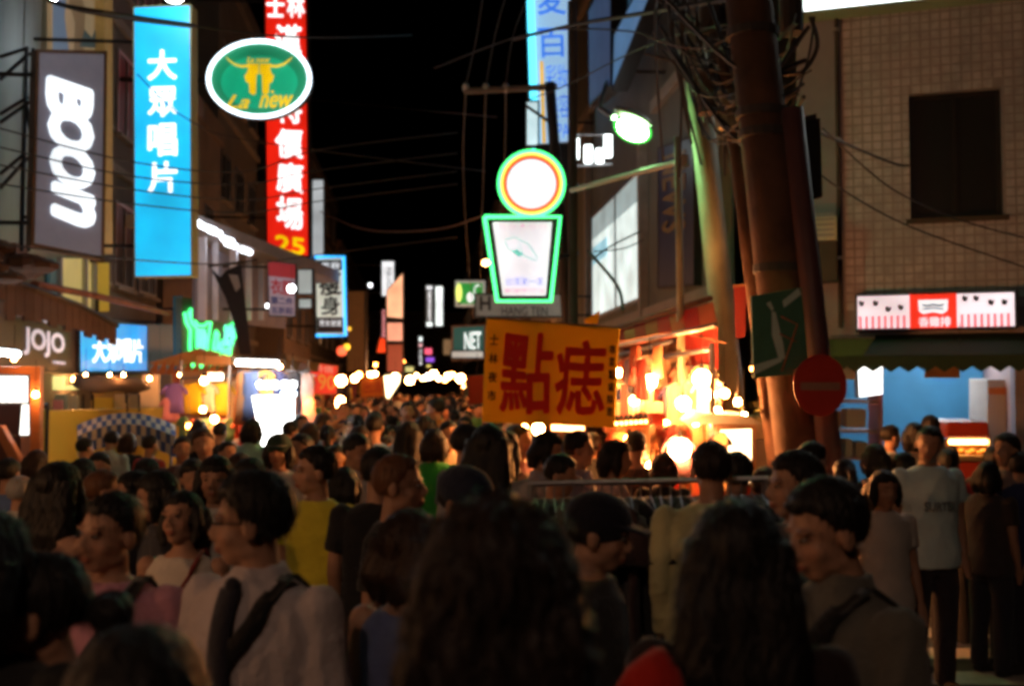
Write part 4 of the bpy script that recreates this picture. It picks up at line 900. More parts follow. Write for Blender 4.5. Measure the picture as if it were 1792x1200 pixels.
for (x, y, d, r, l, c, s) in ((1137, 668, 9.0, 12, "round white bulb in the middle of the glowing stall", "warm", 75), (1228, 662, 8.6, 15, "largest glaring lamp near the awning's right end", "warm", 75), (1196, 706, 8.6, 12, "bulb just right of the lit shelf in the glowing stall", "warm", 75), (1190, 786, 7.9, 19, "big glaring lamp low in the stall beside the silhouetted heads", "warm", 60), (1291, 703, 8.4, 6, "small bulb hanging right of the stall", "warm", 60), (1082, 652, 10, 7, "small bulb at the right edge of the yellow banner", "warm", 60), (1317, 645, 7.8, 4, "tiny red lamp below the green notice board", "orange", 12), (1110, 700, 9.0, 8, "bulb on the left end of the lit shelf", "warm", 60), (1245, 690, 8.5, 9, "bulb below the largest glaring lamp", "warm", 50), (1255, 720, 8.4, 8, "bulb over the blazing white cloth", "warm", 50), (942, 750, 7.8, 10, "bulb seen just under the yellow banner", "warm", 60), (1100, 768, 8.4, 8, "bulb between the two heads right of the banner", "orange", 50), (1140, 815, 8.3, 9, "bulb low among the hanging cloths", "warm", 45), (1064, 690, 8.9, 6, "added bulb just off the lower right corner of the yellow banner", "orange", 40), (1218, 738, 8.3, 7, "added bulb above the silhouetted heads in the glowing stall", "warm", 40), (1268, 688, 8.4, 8, "added reddish lamp right of the largest glare", "orange", 40), (1302, 726, 8.3, 5, "small added bulb over the right corner of the blazing white cloth", "warm", 40), (1232, 806, 8.2, 8, "added bulb left of the blazing white cloth at head height", "orange", 40), (918, 748, 8.2, 6, "added bulb under the left part of the yellow banner", "orange", 40), (1165, 742, 8.6, 7, "added bulb over the hanging cloths of the glowing stall", "orange", 40)):  # from the banner corner bulb onward, lamps added to spread the glow
    bulb(x, y, d, r, l, c, s * 1.7, "lamps of the glowing stall")
t = thing("tube_lamp", "short orange tube lamp under the yellow banner", "lamp", P(1000, 745, 8)); mb = MB(); mb.tube([P(965, 746, 8), P(1022, 748, 8)], .03, 8); mb.build("tube", mat("orange_tube", (.8, .5, .3), em=(1, .35, .12), es=14, var=0), t); mb = MB(); mb.tube([P(960, 740, 8.02), P(1026, 742, 8.02)], .02, 6); mb.build("fitting", M_black, t)
# beads along the table edge, their sparkle put in as emission
for i in range(9):
    t = bulb(1062 + i * 8.5, 742 - i * .6, 8.2, 3, "small sparkling ornament on the stall table edge", "orange", 8, "sparkling ornaments on the table edge")
# ---- yellow banner
BN = board_px([(852, 557), (1084, 575), (1076, 748), (844, 738)], (6.9, 7.1))
t = thing("banner", "yellow cloth banner with two big red brushed characters held over the crowd", "banner", Vector((P(962, 600, 7.04).x, P(962, 600, 7.04).y, 0)))
mb = MB(); n = 16
vs = []; fs = []
for off in (0, -.008):
    for j in range(n + 1):
        for i in range(n + 1):
            vs.append(BN.pt(i / n, j / n, off + .010 * math.sin(i * .9) * math.sin(j * .7 + 1)))
N1 = n + 1
for j in range(n):
    for i in range(n):
        a = j * N1 + i; fs.append((a, a + N1, a + N1 + 1, a + 1)); b = a + N1 * N1; fs.append((b, b + 1, b + N1 + 1, b + N1))
mb.add(vs, fs); mb.build("cloth", tmat("yellow_banner_cloth", (.85, .56, .03), .28, var=.15, scale=3), t, smooth=True)
M_br = mat("red_brush_paint", (.90, .03, .012), .7, var=.15)
text(BN, "點", .11, .10, .50, .90, M_br, t, bold=.028, wob=.012, off=.016); text(BN, "痣", .52, .13, .90, .90, M_br, t, bold=.028, wob=.012, off=.016)
for i, ch in enumerate("士林夜市"): text(BN, ch, .025, .15 + .18 * i, .085, .25 + .18 * i, mat("black_ink", (.015, .013, .012), .8, var=0), t, bold=.02, off=.016)
for i, ch in enumerate("專業點痣除斑"): text(BN, ch, .925, .17 + .125 * i, .97, .26 + .125 * i, MATS["black_ink"], t, bold=.02, off=.016)
q = P(962, 565, 7.04); mb = MB(); mb.tube([(q.x, q.y + .05, 0.02), (q.x, q.y + .05, q.z + .02)], .018, 8); mb.build("pole", M_wood, t)
mb = MB(); mb.tube([BN.pt(0, 0, -.02), BN.pt(1, 0, -.02)], .012, 6); mb.build("rod", M_wood, t)
px_slab([(1022, 560), (1050, 543), (1046, 566), (1025, 566)], 7.12, .01, "flap", MATS["yellow_banner_cloth"], t)
# ---- clothes rack in front
ra, rb = P(925, 846, 4.75), P(1345, 837, 4.5)
t = thing("clothes_rack", "long steel rail packed with dark clothes in front of the glowing stall", "clothes rack", Vector(((ra.x + rb.x) / 2, (ra.y + rb.y) / 2, 0)))
mb = MB(); mb.tube([ra, rb], .014, 8); mb.build("rail", M_steel, t)
for q in (ra.lerp(rb, .01), ra.lerp(rb, .99)):
    mb = MB(); mb.tube([(q.x, q.y, .05), q], .016, 8); mb.build("upright", M_steel, t)
    mb = MB(); mb.tube([(q.x, q.y - .25, .05), (q.x, q.y + .25, .05)], .016, 8); mb.build("foot", M_steel, t)
rr = random.Random(9)
for i in range(24):
    q = ra.lerp(rb, .03 + i * .041)
    c = rr.choice(((.02, .02, .025), (.03, .03, .05), (.05, .03, .03), (.02, .02, .02), (.08, .06, .05)))
    garment(q + Vector((0, 0, -.018)), c, "dark garment packed on the steel rack in front of the glowing stall", "dark clothes on the steel rack", rz=R_(90 + rr.uniform(-14, 14)), kind=rr.choice((0, 1, 0)), sc_=1.0, m=fabric(c))
# ---- left: front frame stall with lit panels
M_orpaint = mat("orange_brown_painted_wood", (.42, .16, .06), .5, var=.25, scale=5, stretch=(1, 1, 6))
t = thing("stall_frame", "orange brown wooden stall frame at the left edge round a lit panel", "stall", P(30, 1000, 11.5))
for q, d in (([(-60, 641), (70, 641), (70, 655), (-60, 655)], 11.4), ([(53, 655), (69, 655), (69, 1010), (53, 1010)], 11.4), ([(-15, 745), (2, 745), (44, 820), (30, 830)], 11.3)): px_slab(q, d, .1, "beam", M_orpaint, t)
bd = board_px(rect(-60, 656, 52, 706), 11.6)
lp = lit_sign("lit_display", "white lit panel with a faint grid inside the orange brown frame", "sign", bd, mat("white_panel_glow", (.8, .8, .8), em=(1, 1, .9), es=2.6, var=0), M_black, th=.1, rim=.015)
for i in range(8): mb = MB(); bd.slab(mb, .1 + i * .11, .03, .105 + i * .11, .97, .009, .02); mb.build("mullion", M_steel, lp)
lit_sign("lit_box", "small upright white lit box below the gridded lit panel", "sign", board_px([(38, 706), (53, 706), (54, 762), (33, 762)], 11.55), MATS["white_panel_glow"], M_black, th=.1, rim=.01)
t = thing("cabinet", "dark red cabinet inside the orange brown frame", "cabinet", P(10, 1000, 12)); px_slab(rect(-60, 708, 36, 1010), 12.0, .4, "body", mat("dark_red_wood", (.10, .03, .02), .5), t); px_slab(rect(-50, 760, 30, 764), 11.98, .02, "shelf", M_wood, t)
bulb(62, 690, 11.3, 5, "bulb shining on the post of the orange brown frame", "warm", 40); bulb(25, 628, 11.2, 4, "bulb under the dark brown shop sign", "warm", 30)
t = thing("tube_lamp", "white tube lamp under the pale letters at the left edge", "lamp", P(10, 617, 11.9)); mb = MB(); mb.tube([P(-40, 612, 11.9), P(33, 620, 11.9)], .03, 8); mb.build("tube", M_tubelight, t); mb = MB(); mb.tube([P(-40, 607, 11.95), P(33, 614, 11.95)], .02, 6); mb.build("fitting", M_steel, t)
t = thing("post", "thin dark post with a small hook beside the yellow counter", "post", P(83, 1000, 12)); q = P(83, 710, 12); mb = MB(); mb.tube([(q.x, q.y, .02), q], .022, 8); mb.build("pole", M_black, t); mb = MB(); mb.tube([P(72, 711, 12), P(86, 708, 12)], .03, 6); mb.build("hook", M_black, t)
# fringed awning over the shop
M_brown = mat("brown_canvas", (.08, .045, .03), .9, var=.4, scale=5)
t = thing("shop_awning", "ragged dark brown awning hanging over the shop signs on the left", "awning", P(130, 590, 14.6))
fa, fb = [P(-40, 470, 12.2), P(60, 505, 13), P(140, 535, 14.3), P(205, 570, 15.4)], [P(-40, 540, 12.2), P(60, 545, 13), P(140, 570, 14.3), P(205, 590, 15.4)]
for i in range(3):
    for k in range(6):
        u0, u1 = k / 6, (k + 1) / 6 - .01
        a0, a1, b0, b1 = fa[i].lerp(fa[i + 1], u0), fa[i].lerp(fa[i + 1], u1), fb[i].lerp(fb[i + 1], u0), fb[i].lerp(fb[i + 1], u1)
        dz = Vector((0, 0, -.06 - .06 * ((k * 3 + i) % 2))); nb = Vector((-.05, .02, 0))
        mb = MB(); mb.hexa([b0 + dz, b1 + dz, a1, a0], [b0 + dz + nb, b1 + dz + nb, a1 + nb, a0 + nb]); mb.build("awning_strip", M_brown, t)
mb = MB(); mb.tube(fa, .04, 6); mb.build("roller", M_black, t)
t = thing("roof_pipe", "rusty beam running above the shop signs on the left", "beam", P(180, 525, 15)); mb = MB(); mb.tube([P(60, 497, 13.4), P(170, 518, 15.2), P(292, 548, 18.5)], .07, 8, flat=.7); mb.build("pipe", mat("rusty_red_beam", (.22, .08, .05), .7, var=.4), t); mb = MB(); mb.tube([P(170, 518, 15.3), P(170, 545, 15.3)], .03, 6); mb.build("strut", M_black, t)
t = thing("yellow_room", "upstairs room with yellow lit walls behind the brown awning", "room", P(140, 545, 17)); XW = XL + .08
def Xboard(x0, y0, x1, y1, X): return Board(onX(x0, y0, X), onX(x1, y0, X), onX(x1, y1, X), onX(x0, y1, X))
for q, m in (((108, 452, 148, 540), glow("dull_yellow_room_light", (.75, .62, .2), .42)), ((152, 452, 164, 540), MATS["dull_yellow_room_light"]), ((168, 448, 190, 545), mat("yellow_pillar_glow", (.5, .38, .04), .6, em=(.6, .42, .03), es=.22))):  # room light put in as glow of the walls and pillar
    bd = Xboard(*q, XW + .05); mb = MB(); bd.slab(mb, 0, 0, 1, 1, -.04, .01); mb.build("lit_wall", m, t)
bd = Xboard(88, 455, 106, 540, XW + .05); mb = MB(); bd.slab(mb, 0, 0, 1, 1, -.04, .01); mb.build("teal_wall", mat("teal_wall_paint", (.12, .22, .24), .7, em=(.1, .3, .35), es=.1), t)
for q in ((148, 450, 152, 545), (164, 450, 168, 545), (104, 450, 108, 545)):
    bd = Xboard(*q, XW + .1); mb = MB(); bd.slab(mb, 0, 0, 1, 1, -.04, .02); mb.build("frame_post", M_alu, t)
t = thing("wall_pillar", "tall narrow pillar with a yellow glow behind the tilted grey sign", "pillar", onX(190, 440, XL + .3)); bd = Xboard(183, -40, 197, 450, XL + .35); mb = MB(); bd.slab(mb, 0, 0, 1, 1, -.3, 0); mb.build("shaft", mat("ochre_pillar_glow", (.45, .30, .10), .7, em=(.6, .36, .12), es=.13, var=.3), t); mb = MB(); bd.slab(mb, -.2, .99, 1.2, 1.02, -.3, .03); mb.build("base", M_dark, t)  # yellow light on the pillar put into its colour and emission
bd = Board(onX(90, -30, XL + .2), onX(180, -30, XL + .2), onX(180, 88, XL + .2), onX(90, 88, XL + .2))
M_poster = mat("lit_poster_print", (.42, .33, .2), .5, em=(.5, .36, .2), es=.28, var=.5, scale=2)  # poster and figure prints carry the lamp light as faint emission
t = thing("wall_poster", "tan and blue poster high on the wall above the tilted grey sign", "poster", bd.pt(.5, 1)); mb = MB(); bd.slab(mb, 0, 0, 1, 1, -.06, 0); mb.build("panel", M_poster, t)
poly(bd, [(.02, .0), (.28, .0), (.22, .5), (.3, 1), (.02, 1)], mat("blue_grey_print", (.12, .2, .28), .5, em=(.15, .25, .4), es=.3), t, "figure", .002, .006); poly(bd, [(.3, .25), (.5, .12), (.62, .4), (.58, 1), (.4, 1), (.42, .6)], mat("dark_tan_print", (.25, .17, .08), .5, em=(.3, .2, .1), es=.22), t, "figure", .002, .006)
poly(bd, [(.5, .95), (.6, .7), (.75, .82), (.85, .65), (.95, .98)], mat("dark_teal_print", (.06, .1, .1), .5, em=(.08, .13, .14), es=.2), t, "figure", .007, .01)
bulb(92, -2, 11.5, 6, "small white floodlight at the corner of the corrugated wall", "white", 50); bulb(305, -4, 13.6, 15, "white floodlight over the top of the tall cyan sign", "white", 30, sq=.5)
# lower shop under the signs
M_ywall = mat("yellow_counter_paint", (.52, .42, .05), .6, var=.12, scale=3)
def Xpiece(par, q, X, m, nm, th=.04, dX=0):
    bd = Xboard(*q, X); mb = MB(); bd.slab(mb, 0, 0, 1, 1, -th, 0); return mb.build(nm, m, par)
t = thing("yellow_shop", "yellow fronted shop under the bright blue sign", "shop", P(190, 960, 15))
px_slab([(84, 719), (338, 713), (338, 960), (84, 960)], (13.6, 16.5), .4, "counter_wall", M_ywall, t)
px_slab([(84, 660), (250, 655), (250, 800), (84, 800)], (16.0, 18), .1, "back_wall", mat("ochre_wall", (.4, .3, .1), .7), t)
for q, d, m in ((rect(92, 658, 110, 682), 15, glow("pale_yellow_light", (1, .9, .3), 1.0)), ([(110, 676), (142, 670), (142, 681), (110, 682)], 15, MATS["pale_yellow_light"]), (rect(95, 690, 115, 720), 15, mat("teal_pink_poster", (.2, .35, .38), .6)), (rect(93, 700, 108, 720), 14.9, mat("pink_poster", (.5, .25, .33), .6)), (rect(118, 692, 136, 720), 15, mat("pale_green_poster", (.35, .42, .35), .6)), (rect(162, 695, 196, 718), 15.2, M_ywall), (rect(200, 690, 226, 718), 15.4, mat("cream_door", (.55, .48, .38), .6)), ([(250, 655), (278, 655), (278, 712), (240, 712)], 16, MATS["cream_door"]), (rect(226, 690, 242, 716), 15.4, mat("grey_locker", (.3, .3, .27), .6)), (rect(280, 655, 300, 712), 16.5, mat("brown_grey_panel", (.2, .16, .12), .7))): px_slab(q, d, .06, "shop_panel", m, t)
for x in (144, 161, 221, 242): px_slab(rect(x, 690, x + 2.5, 720), 14.8, .03, "upright", M_black, t)
t = thing("rolled_canopy", "rolled grey brown canvas slung under the bright blue sign", "canopy", P(200, 700, 14.5))
mb = MB(); mb.tube([P(138, 668, 14), P(170, 673, 14.3), P(205, 670, 14.8), P(235, 674, 15.3), P(258, 678, 15.7)], [.12, .15, .14, .16, .05], 14, flat=.8); mb.build("canvas", mat("grey_brown_canvas", (.16, .12, .10), .9, var=.35, scale=4, bump=.6, bscale=14), t, smooth=True)
mb = MB(); mb.tube([P(160, 655, 14.2), P(160, 700, 14.2)], .012, 6); mb.tube([P(220, 655, 15), P(220, 705, 15)], .012, 6); mb.build("strap", M_black, t)
for x in (150, 192, 216, 315): bulb(x, 656, 14.6, 2.5, "small downlight under the blue sign and teal fascia", "warm", 60, "downlights under the shop fascia")
bulb(130, 664, 15.6, 4, "bulb lighting the yellow fronted shop", "warm", 60, "lamps inside the yellow fronted shop"); bulb(262, 662, 15.6, 3, "bulb beside the pale door of the yellow fronted shop", "warm", 60, "lamps inside the yellow fronted shop")
# checked canopy cart
t = thing("food_cart", "low cart with a blue and white checked canopy", "cart", P(222, 960, 11.6))
M_ckb = tmat("blue_check_cloth", (.06, .12, .32), .25); M_ckw = tmat("white_check_cloth", (.5, .5, .45), .25)
n = 20
for k, m in ((0, M_ckb), (1, M_ckw)):
    mb = MB()
    for i in range(n):
        for j in range(4):
            if (i + j) % 2 != k: continue
            def q(u, v):
                x = 135 + 172 * u; y = 722 + 22 * (2 * u - 1) ** 2 + v * 10
                return P(x, y + (8 if v > 2 else 0) * (v - 2), 11.9 - .13 * min(v, 2))
            a = [q(i / n, j + 1), q((i + 1) / n, j + 1), q((i + 1) / n, j), q(i / n, j)]
            mb.hexa(a, [p + Fh * .012 for p in a])
    mb.build("canopy_check", m, t)
for x in (145, 300): q_ = P(x, 745, 11.8); mb = MB(); mb.tube([(q_.x, q_.y, .1), q_], .018, 6); mb.build("post", M_steel, t)
px_slab(rect(150, 840, 296, 950), 11.8, .6, "cart_body", M_steel, t)
# left bright stall
LS = thing("market_stall", "dazzling clothes stall with yellow shirts on the left side", "stall", P(430, 960, 14.5))
px_slab([(316, 650), (442, 648), (442, 800), (316, 800)], 15.6, .05, "back_panel", M_creamc, LS)
px_slab([(442, 636), (535, 634), (535, 720), (442, 720)], 14.6, .05, "back_panel", tmat("dusty_pink_cloth", (.35, .22, .2)), LS)
px_slab([(404, 622), (560, 634), (556, 650), (404, 638)], (13.4, 15), .6, "canopy_front", A_tan, LS)
px_slab([(316, 712), (420, 712), (420, 722), (316, 722)], 14.2, .5, "table", M_wood, LS)
px_slab([(316, 722), (436, 722), (436, 900), (316, 900)], 14.3, .4, "table_skirt", tmat("salmon_skirt", (.55, .2, .14)), LS)
for x, d in ((318, 14.4), (402, 13.6), (540, 14.6)):
    q = P(x, 630, d); mb = MB(); mb.tube([(q.x, q.y, 0), q], .022, 8); mb.build("post", M_steel, LS)
mb = MB(); mb.tube([P(318, 662, 14.2), P(545, 648, 14.2)], .018, 6); mb.build("rail", M_steel, LS)
rr = random.Random(4)
for i, (x, y, s, c, k, l) in enumerate(((338, 664, .62, (.72, .55, .02), 0, "bright yellow shirt hanging leftmost in the dazzling stall"), (362, 664, .6, (.7, .68, .6), 0, "white shirt between the two yellow ones"), (389, 663, .66, (.75, .6, .05), 0, "wide bright yellow shirt beside the cream tops"), (410, 662, .6, (.6, .5, .35), 1, "cream dress right of the wide yellow shirt"), (420, 665, .6, (.5, .42, .3), 2, "tan trousers beside the cream dress"), (305, 665, .6, (.2, .12, .4), 0, "purple shirt at the left end of the dazzling stall"), (300, 690, .5, (.5, .2, .25), 0, "pink top below the purple shirt"), (428, 642, .7, (.5, .22, .08), 1, "orange dress high beside the long tube lamp"), (441, 642, .7, (.12, .16, .32), 2, "blue trousers under the long tube lamp"), (462, 642, .6, (.6, .32, .08), 0, "orange shirt under the middle of the long tube lamp"), (482, 642, .6, (.05, .05, .12), 0, "dark shirt under the right end of the tube lamp"), (510, 642, .8, (.04, .035, .04), 2, "black trousers right of the tube lamp"), (535, 645, .9, (.5, .33, .28), 1, "long pale pink dress at the right end of the stall"), (432, 715, .9, (.35, .05, .05), 1, "dark red dress beside the white blazing board"), (424, 760, .6, (.6, .45, .35), 0, "pale top low beside the white blazing board"), (527, 680, .8, (.1, .12, .28), 2, "navy trousers right of the white blazing board"))):
    garment(P(x, y, 13.7 if i < 7 else 13.2), c, l, "clothes of the dazzling left stall", rz=CAMYAW + R_(rr.uniform(-25, 25)), kind=k, sc_=s)
rr = random.Random(8)
for i in range(9):
    x = 322 + i * 12.5
    garment(P(x, 722 + rr.uniform(0, 8), 13.4), rr.choice(((.6, .15, .08), (.65, .4, .3), (.5, .1, .08), (.15, .3, .15), (.6, .5, .4))), "folded bright garment along the table edge of the dazzling stall", "clothes along the left stall's table", rz=CAMYAW + R_(rr.uniform(-60, 60)), kind=0, sc_=.5)
lit_sign("light_board", "blazing white board standing in the crowd on the left", "lit board", board_px([(440, 692), (517, 692), (516, 770), (458, 782)], 12.6), mat("blazing_board_glow", (.9, .9, .9), em=(1, .97, .92), es=14, var=0), M_steel, th=.15, rim=.01)
t = thing("board_stand", "steel stand under the blazing white board", "stand", P(480, 940, 12.7)); 
for x in (450, 508): q = P(x, 700, 12.75); mb = MB(); mb.tube([(q.x, q.y, .02), q], .02, 6); mb.build("leg", M_steel, t)
t = thing("tube_lamp", "long white tube lamp across the dazzling left stall", "lamp", P(450, 640, 12.9)); mb = MB(); mb.tube([P(414, 634, 12.9), P(486, 636, 12.9)], .035, 10); mb.build("tube", mat("strong_tube", (.8, .8, .8), em=(1, .95, .85), es=60, var=0), t); mb = MB(); mb.tube([P(410, 627, 12.9), P(490, 629, 12.9)], .03, 6); mb.build("fitting", M_steel, t)
t = thing("tube_lamp", "short bluish lit tube above the blazing white board", "lamp", P(505, 693, 12.5)); mb = MB(); mb.tube([P(492, 688, 12.5), P(518, 689, 12.5)], .03, 8); mb.build("tube", mat("bluish_tube", (.8, .8, .8), em=(.7, .9, 1), es=8, var=0), t); mb = MB(); mb.tube([P(485, 684, 12.55), P(521, 685, 12.55)], .025, 6); mb.build("fitting", M_dblue, t)
for i, x in enumerate((456, 468, 482, 498, 512)): bulb(x, 673, 12.9, 6.5, "white bulb in the row of five above the blazing board", "white", 22, "row of five white bulbs")
for x, y, r, c, s, l in ((357, 666, 6, "warm", 60, "white bulb among the yellow shirts"), (489, 641, 4, "warm", 50, "bulb at the right end of the long tube lamp"), (330, 745, 4, "orange", 40, "red lit bulb low on the left stall table"), (375, 733, 6, "warm", 40, "bulb low behind the heads on the left stall table"), (355, 716, 5, "warm", 40, "bulb on the table under the yellow shirts"), (540, 705, 5, "orange", 60, "small orange bulb beside the red number board"), (538, 722, 4, "orange", 50, "small orange bulb just below another by the red number board")): bulb(x, y, 13.2, r, l, c, s, "bulbs of the left stall")
t = thing("lit_box", "small white lamp box above the yellow shirts", "lamp", P(376, 665, 13.4)); px_slab(rect(365, 654, 387, 665), 13.4, .1, "glass", mat("lampbox_glow", (.9, .9, .8), em=(1, .9, .65), es=8, var=0), t); px_slab(rect(364, 650, 388, 653.5), 13.4, .12, "cap", M_steel, t)
# number board and orange banner
bd = board_px([(538, 632), (592, 640), (590, 690), (540, 690)], 18.5)
lit_sign("price_board", "dark red price board with the number 190 in yellow", "board", bd, mat("dark_red_board_glow", (.5, .03, .025), .6, em=(.8, .05, .03), es=.35), M_wood, th=.04, rim=.01, texts=[("190", .15, .35, .92, .85, mat("dull_yellow_print", (.55, .3, .06), .6, em=(.6, .3, .06), es=.25), dict(bold=.02)), ("特價", .2, .05, .85, .28, mat("pale_pink_print", (.6, .4, .4), .6, em=(.6, .35, .35), es=.3), {})])  # board and print brightened by a faint emission
q = P(565, 690, 18.55); t = thing("board_stand", "post under the dark red price board", "stand", (q.x, q.y, 0)); mb = MB(); mb.tube([(q.x, q.y, 0), q], .03, 6); mb.build("pole", M_wood, t); mb = MB(); mb.tube([(q.x, q.y, 0), (q.x, q.y, .05)], .2, 8); mb.build("base", M_dark, t)
bd = board_px([(632, 660), (672, 657), (676, 694), (630, 695)], 24)
lit_sign("cloth_banner", "orange brown banner over the crowd in mid distance", "banner", bd, tmat("orange_banner_cloth", (.55, .22, .05)), M_wood, th=.02, rim=.01, texts=[("出清", .15, .25, .85, .8, mat("maroon_ink", (.3, .03, .02), .7), {})])
bd = board_px([(818, 656), (848, 655), (848, 706), (820, 708)], 15)
lit_sign("cloth_banner", "red cloth hanging left of the yellow banner", "banner", bd, tmat("bright_red_banner_cloth", (.7, .08, .03), .6), M_wood, th=.02, rim=.01)
bulb(835, 665, 15.6, 6, "bulb behind the red cloth left of the yellow banner", "orange", 80)
bulb(850, 460, 17, 6, "small warm lamp left of the cup shaped sign", "warm", 12, sq=.8)
for x, y, r, c, s, l, d in ((597, 666, 9, "warm", 30, "round bright bulb right of the price board", 17), (596, 705, 8, "warm", 30, "tall glowing lantern low over the crowd", 17), (621, 662, 6, "warm", 30, "bulb left of the orange brown banner", 22), (628, 656, 5, "orange", 30, "reddish bulb above the orange brown banner's left corner", 23), (648, 655, 4, "warm", 40, "bulb on the upper edge of the orange brown banner", 24), (656, 654, 4, "warm", 40, "second bulb on the upper edge of the orange brown banner", 24.5), (692, 658, 4.5, "warm", 40, "bulb right beside the big bright cone", 28), (717, 665, 7, "warm", 30, "large distant bulb in the middle of the street", 32), (749, 659, 4.5, "white", 30, "cold white bulb over the distant crowd", 36), (759, 655, 6, "warm", 40, "warm bulb beside the cold white one", 36), (784, 658, 5, "warm", 30, "distant bulb left of the brightest right hand one", 34), (806, 662, 7, "warm", 40, "brightest bulb on the right of the distant crowd", 30), (792, 655, 3.5, "orange", 30, "small orange bulb over the right side of the distant crowd", 38), (703, 632, 5, "orange", 14, "orange lamp hanging above the distant stalls", 40), (638, 640, 4, "orange", 14, "faint orange lamp above the left distant stalls", 34), (657, 638, 3, "orange", 14, "tiny pinkish lamp above the left distant stalls", 34), (768, 662, 3.5, "warm", 40, "small bulb among the middle distant stalls", 42), (729, 657, 3, "warm", 30, "tiny bulb left of the cold white one", 42), (598, 614, 9, "red", 1.6, "red lantern at the end of the canopy", 26), (607, 607, 6, "yellow", 2, "yellow lantern right behind the red one", 27), (611, 575, 4, "yellow", 1.2, "small yellow lamp at the corner of the blue framed sign", 27), (648, 499, 3.5, "white", 2, "small pale lamp left of the far white vertical sign", 40), (740, 662, 3, "warm", 40, "tiny warm bulb in the distant crowd's middle", 46), (779, 665, 3, "orange", 40, "tiny orange bulb in the distant crowd's right half", 44)):
    bulb(x, y, d, r, l, c, s, "lamps far down the street", sq=1.5 if y == 705 else 1.0)
t = thing("bright_parasol", "cone shaped blazing white cover far down the left side", "parasol", P(682, 698, 27)); mb = MB(); mb.tube([P(683, 657, 27), P(684, 668, 27), P(681, 682, 27), P(679, 696, 27)], [.27, .22, .13, .03], 14); mb.build("cover", mat("cone_glow", (.9, .8, .6), em=(1, .72, .36), es=7, var=0), t, smooth=True); mb = MB(); mb.tube([P(683, 657, 27), P(683, 650, 27)], .03, 6); mb.build("finial", M_black, t)
# canopy with cold tubes over the upper floor on the left
t = thing("upper_canopy", "long grey canopy on the upper floor lit white from below", "canopy", P(450, 470, 21))
ca, cb = P(338, 372, 17.2), P(605, 478, 25.5)
ux = (cb - ca); bk = Vector((-1.1, 0, -.05))
mb = MB(); mb.hexa([ca + Vector((0, 0, -.22)), cb + Vector((0, 0, -.3)), cb, ca], [ca + bk + Vector((0, 0, -.22)), cb + bk + Vector((0, 0, -.3)), cb + bk, ca + bk]); mb.build("roof", mat("grey_canopy_metal", (.28, .24, .23), .6, .2, var=.3), t, bevel=.01)
M_lwhite = mat("white_enamel", (.6, .6, .66), .5, var=.3, scale=3)
px_slab([(342, 400), (500, 455), (500, 575), (342, 560)], (18.6, 24), .06, "shop_wall", mat("grey_lilac_wall", (.2, .19, .23), .7, var=.5, scale=2), t)
for x, w_, d in ((346, 14, 18.2), (372, 8, 18.8), (402, 12, 19.4), (430, 9, 20.5), (452, 8, 21.5)): px_slab(rect(x, 398 + (x - 346) * .42, x + w_, 560), d, .08, "pillar", M_lwhite, t)
for k, (x, y, r, d) in enumerate(((341, 388, 7, 16.9), (366, 400, 9, 17.3), (376, 406, 9, 17.6), (398, 420, 8, 18.2), (404, 428, 8, 18.4), (430, 439, 8, 19.4), (347, 392, 6, 17))):
    tl = thing("tube_lamp", "cold white tube lamp in the slanting row under the long canopy", "lamp", P(x, y, d), "cold tube lamps under the long canopy"); mb = MB(); mb.tube([P(x - r, y - r * .35, d), P(x + r, y + r * .35, d + .3)], .05, 8); mb.build("tube", mat("cold_tube", (.8, .8, .8), em=(.85, .9, 1), es=10, var=0), tl, smooth=True); mb = MB(); mb.tube([P(x - r, y - r * .35 - 5, d), P(x + r, y + r * .35 - 5, d + .3)], .02, 6); mb.build("fitting", M_steel, tl)
bulb(510, 505, 19, 7, "white spot lamp beside the lavender board", "white", 7); bulb(468, 535, 21, 3, "tiny cold lamp below the canopy", "white", 6)
t = thing("dark_flag", "dark curved flag hanging below the cold tube lamps", "flag", P(410, 600, 16.4)); bdf = board_px([(368, 468), (422, 462), (440, 620), (412, 620)], 16.4); poly(bdf, [(0, 0), (.25, .12), (.5, .05), (1, 0), (1, 1), (.3, 1), (.35, .6), (.25, .35)], mat("dark_flag_cloth", (.02, .02, .03), .9), t, "cloth", 0, .02); poly(bdf, [(.55, .1), (.85, .12), (.9, .25), (.7, .3)], mat("pale_flag_mark", (.35, .35, .4), .8), t, "mark", .021, .025)
mb = MB(); mb.tube([P(365, 466, 16.45), P(450, 455, 17)], .02, 6); mb.build("rod", M_black, t)
t = thing("roof_clutter", "heap of dark tarpaulin and boxes on the roof edge at the left", "tarpaulin", P(35, 500, 11.8)); mb = MB()
for i in range(9): mb.ell(P(rr.uniform(-20, 75), rr.uniform(425, 495), 12 + rr.uniform(-.2, .3)), (rr.uniform(.1, .25), .15, rr.uniform(.06, .16)), 8, 5)
mb.build("tarpaulin", M_brown, t); px_slab(rect(5, 425, 28, 470), 12.3, .3, "box", M_rust, t)
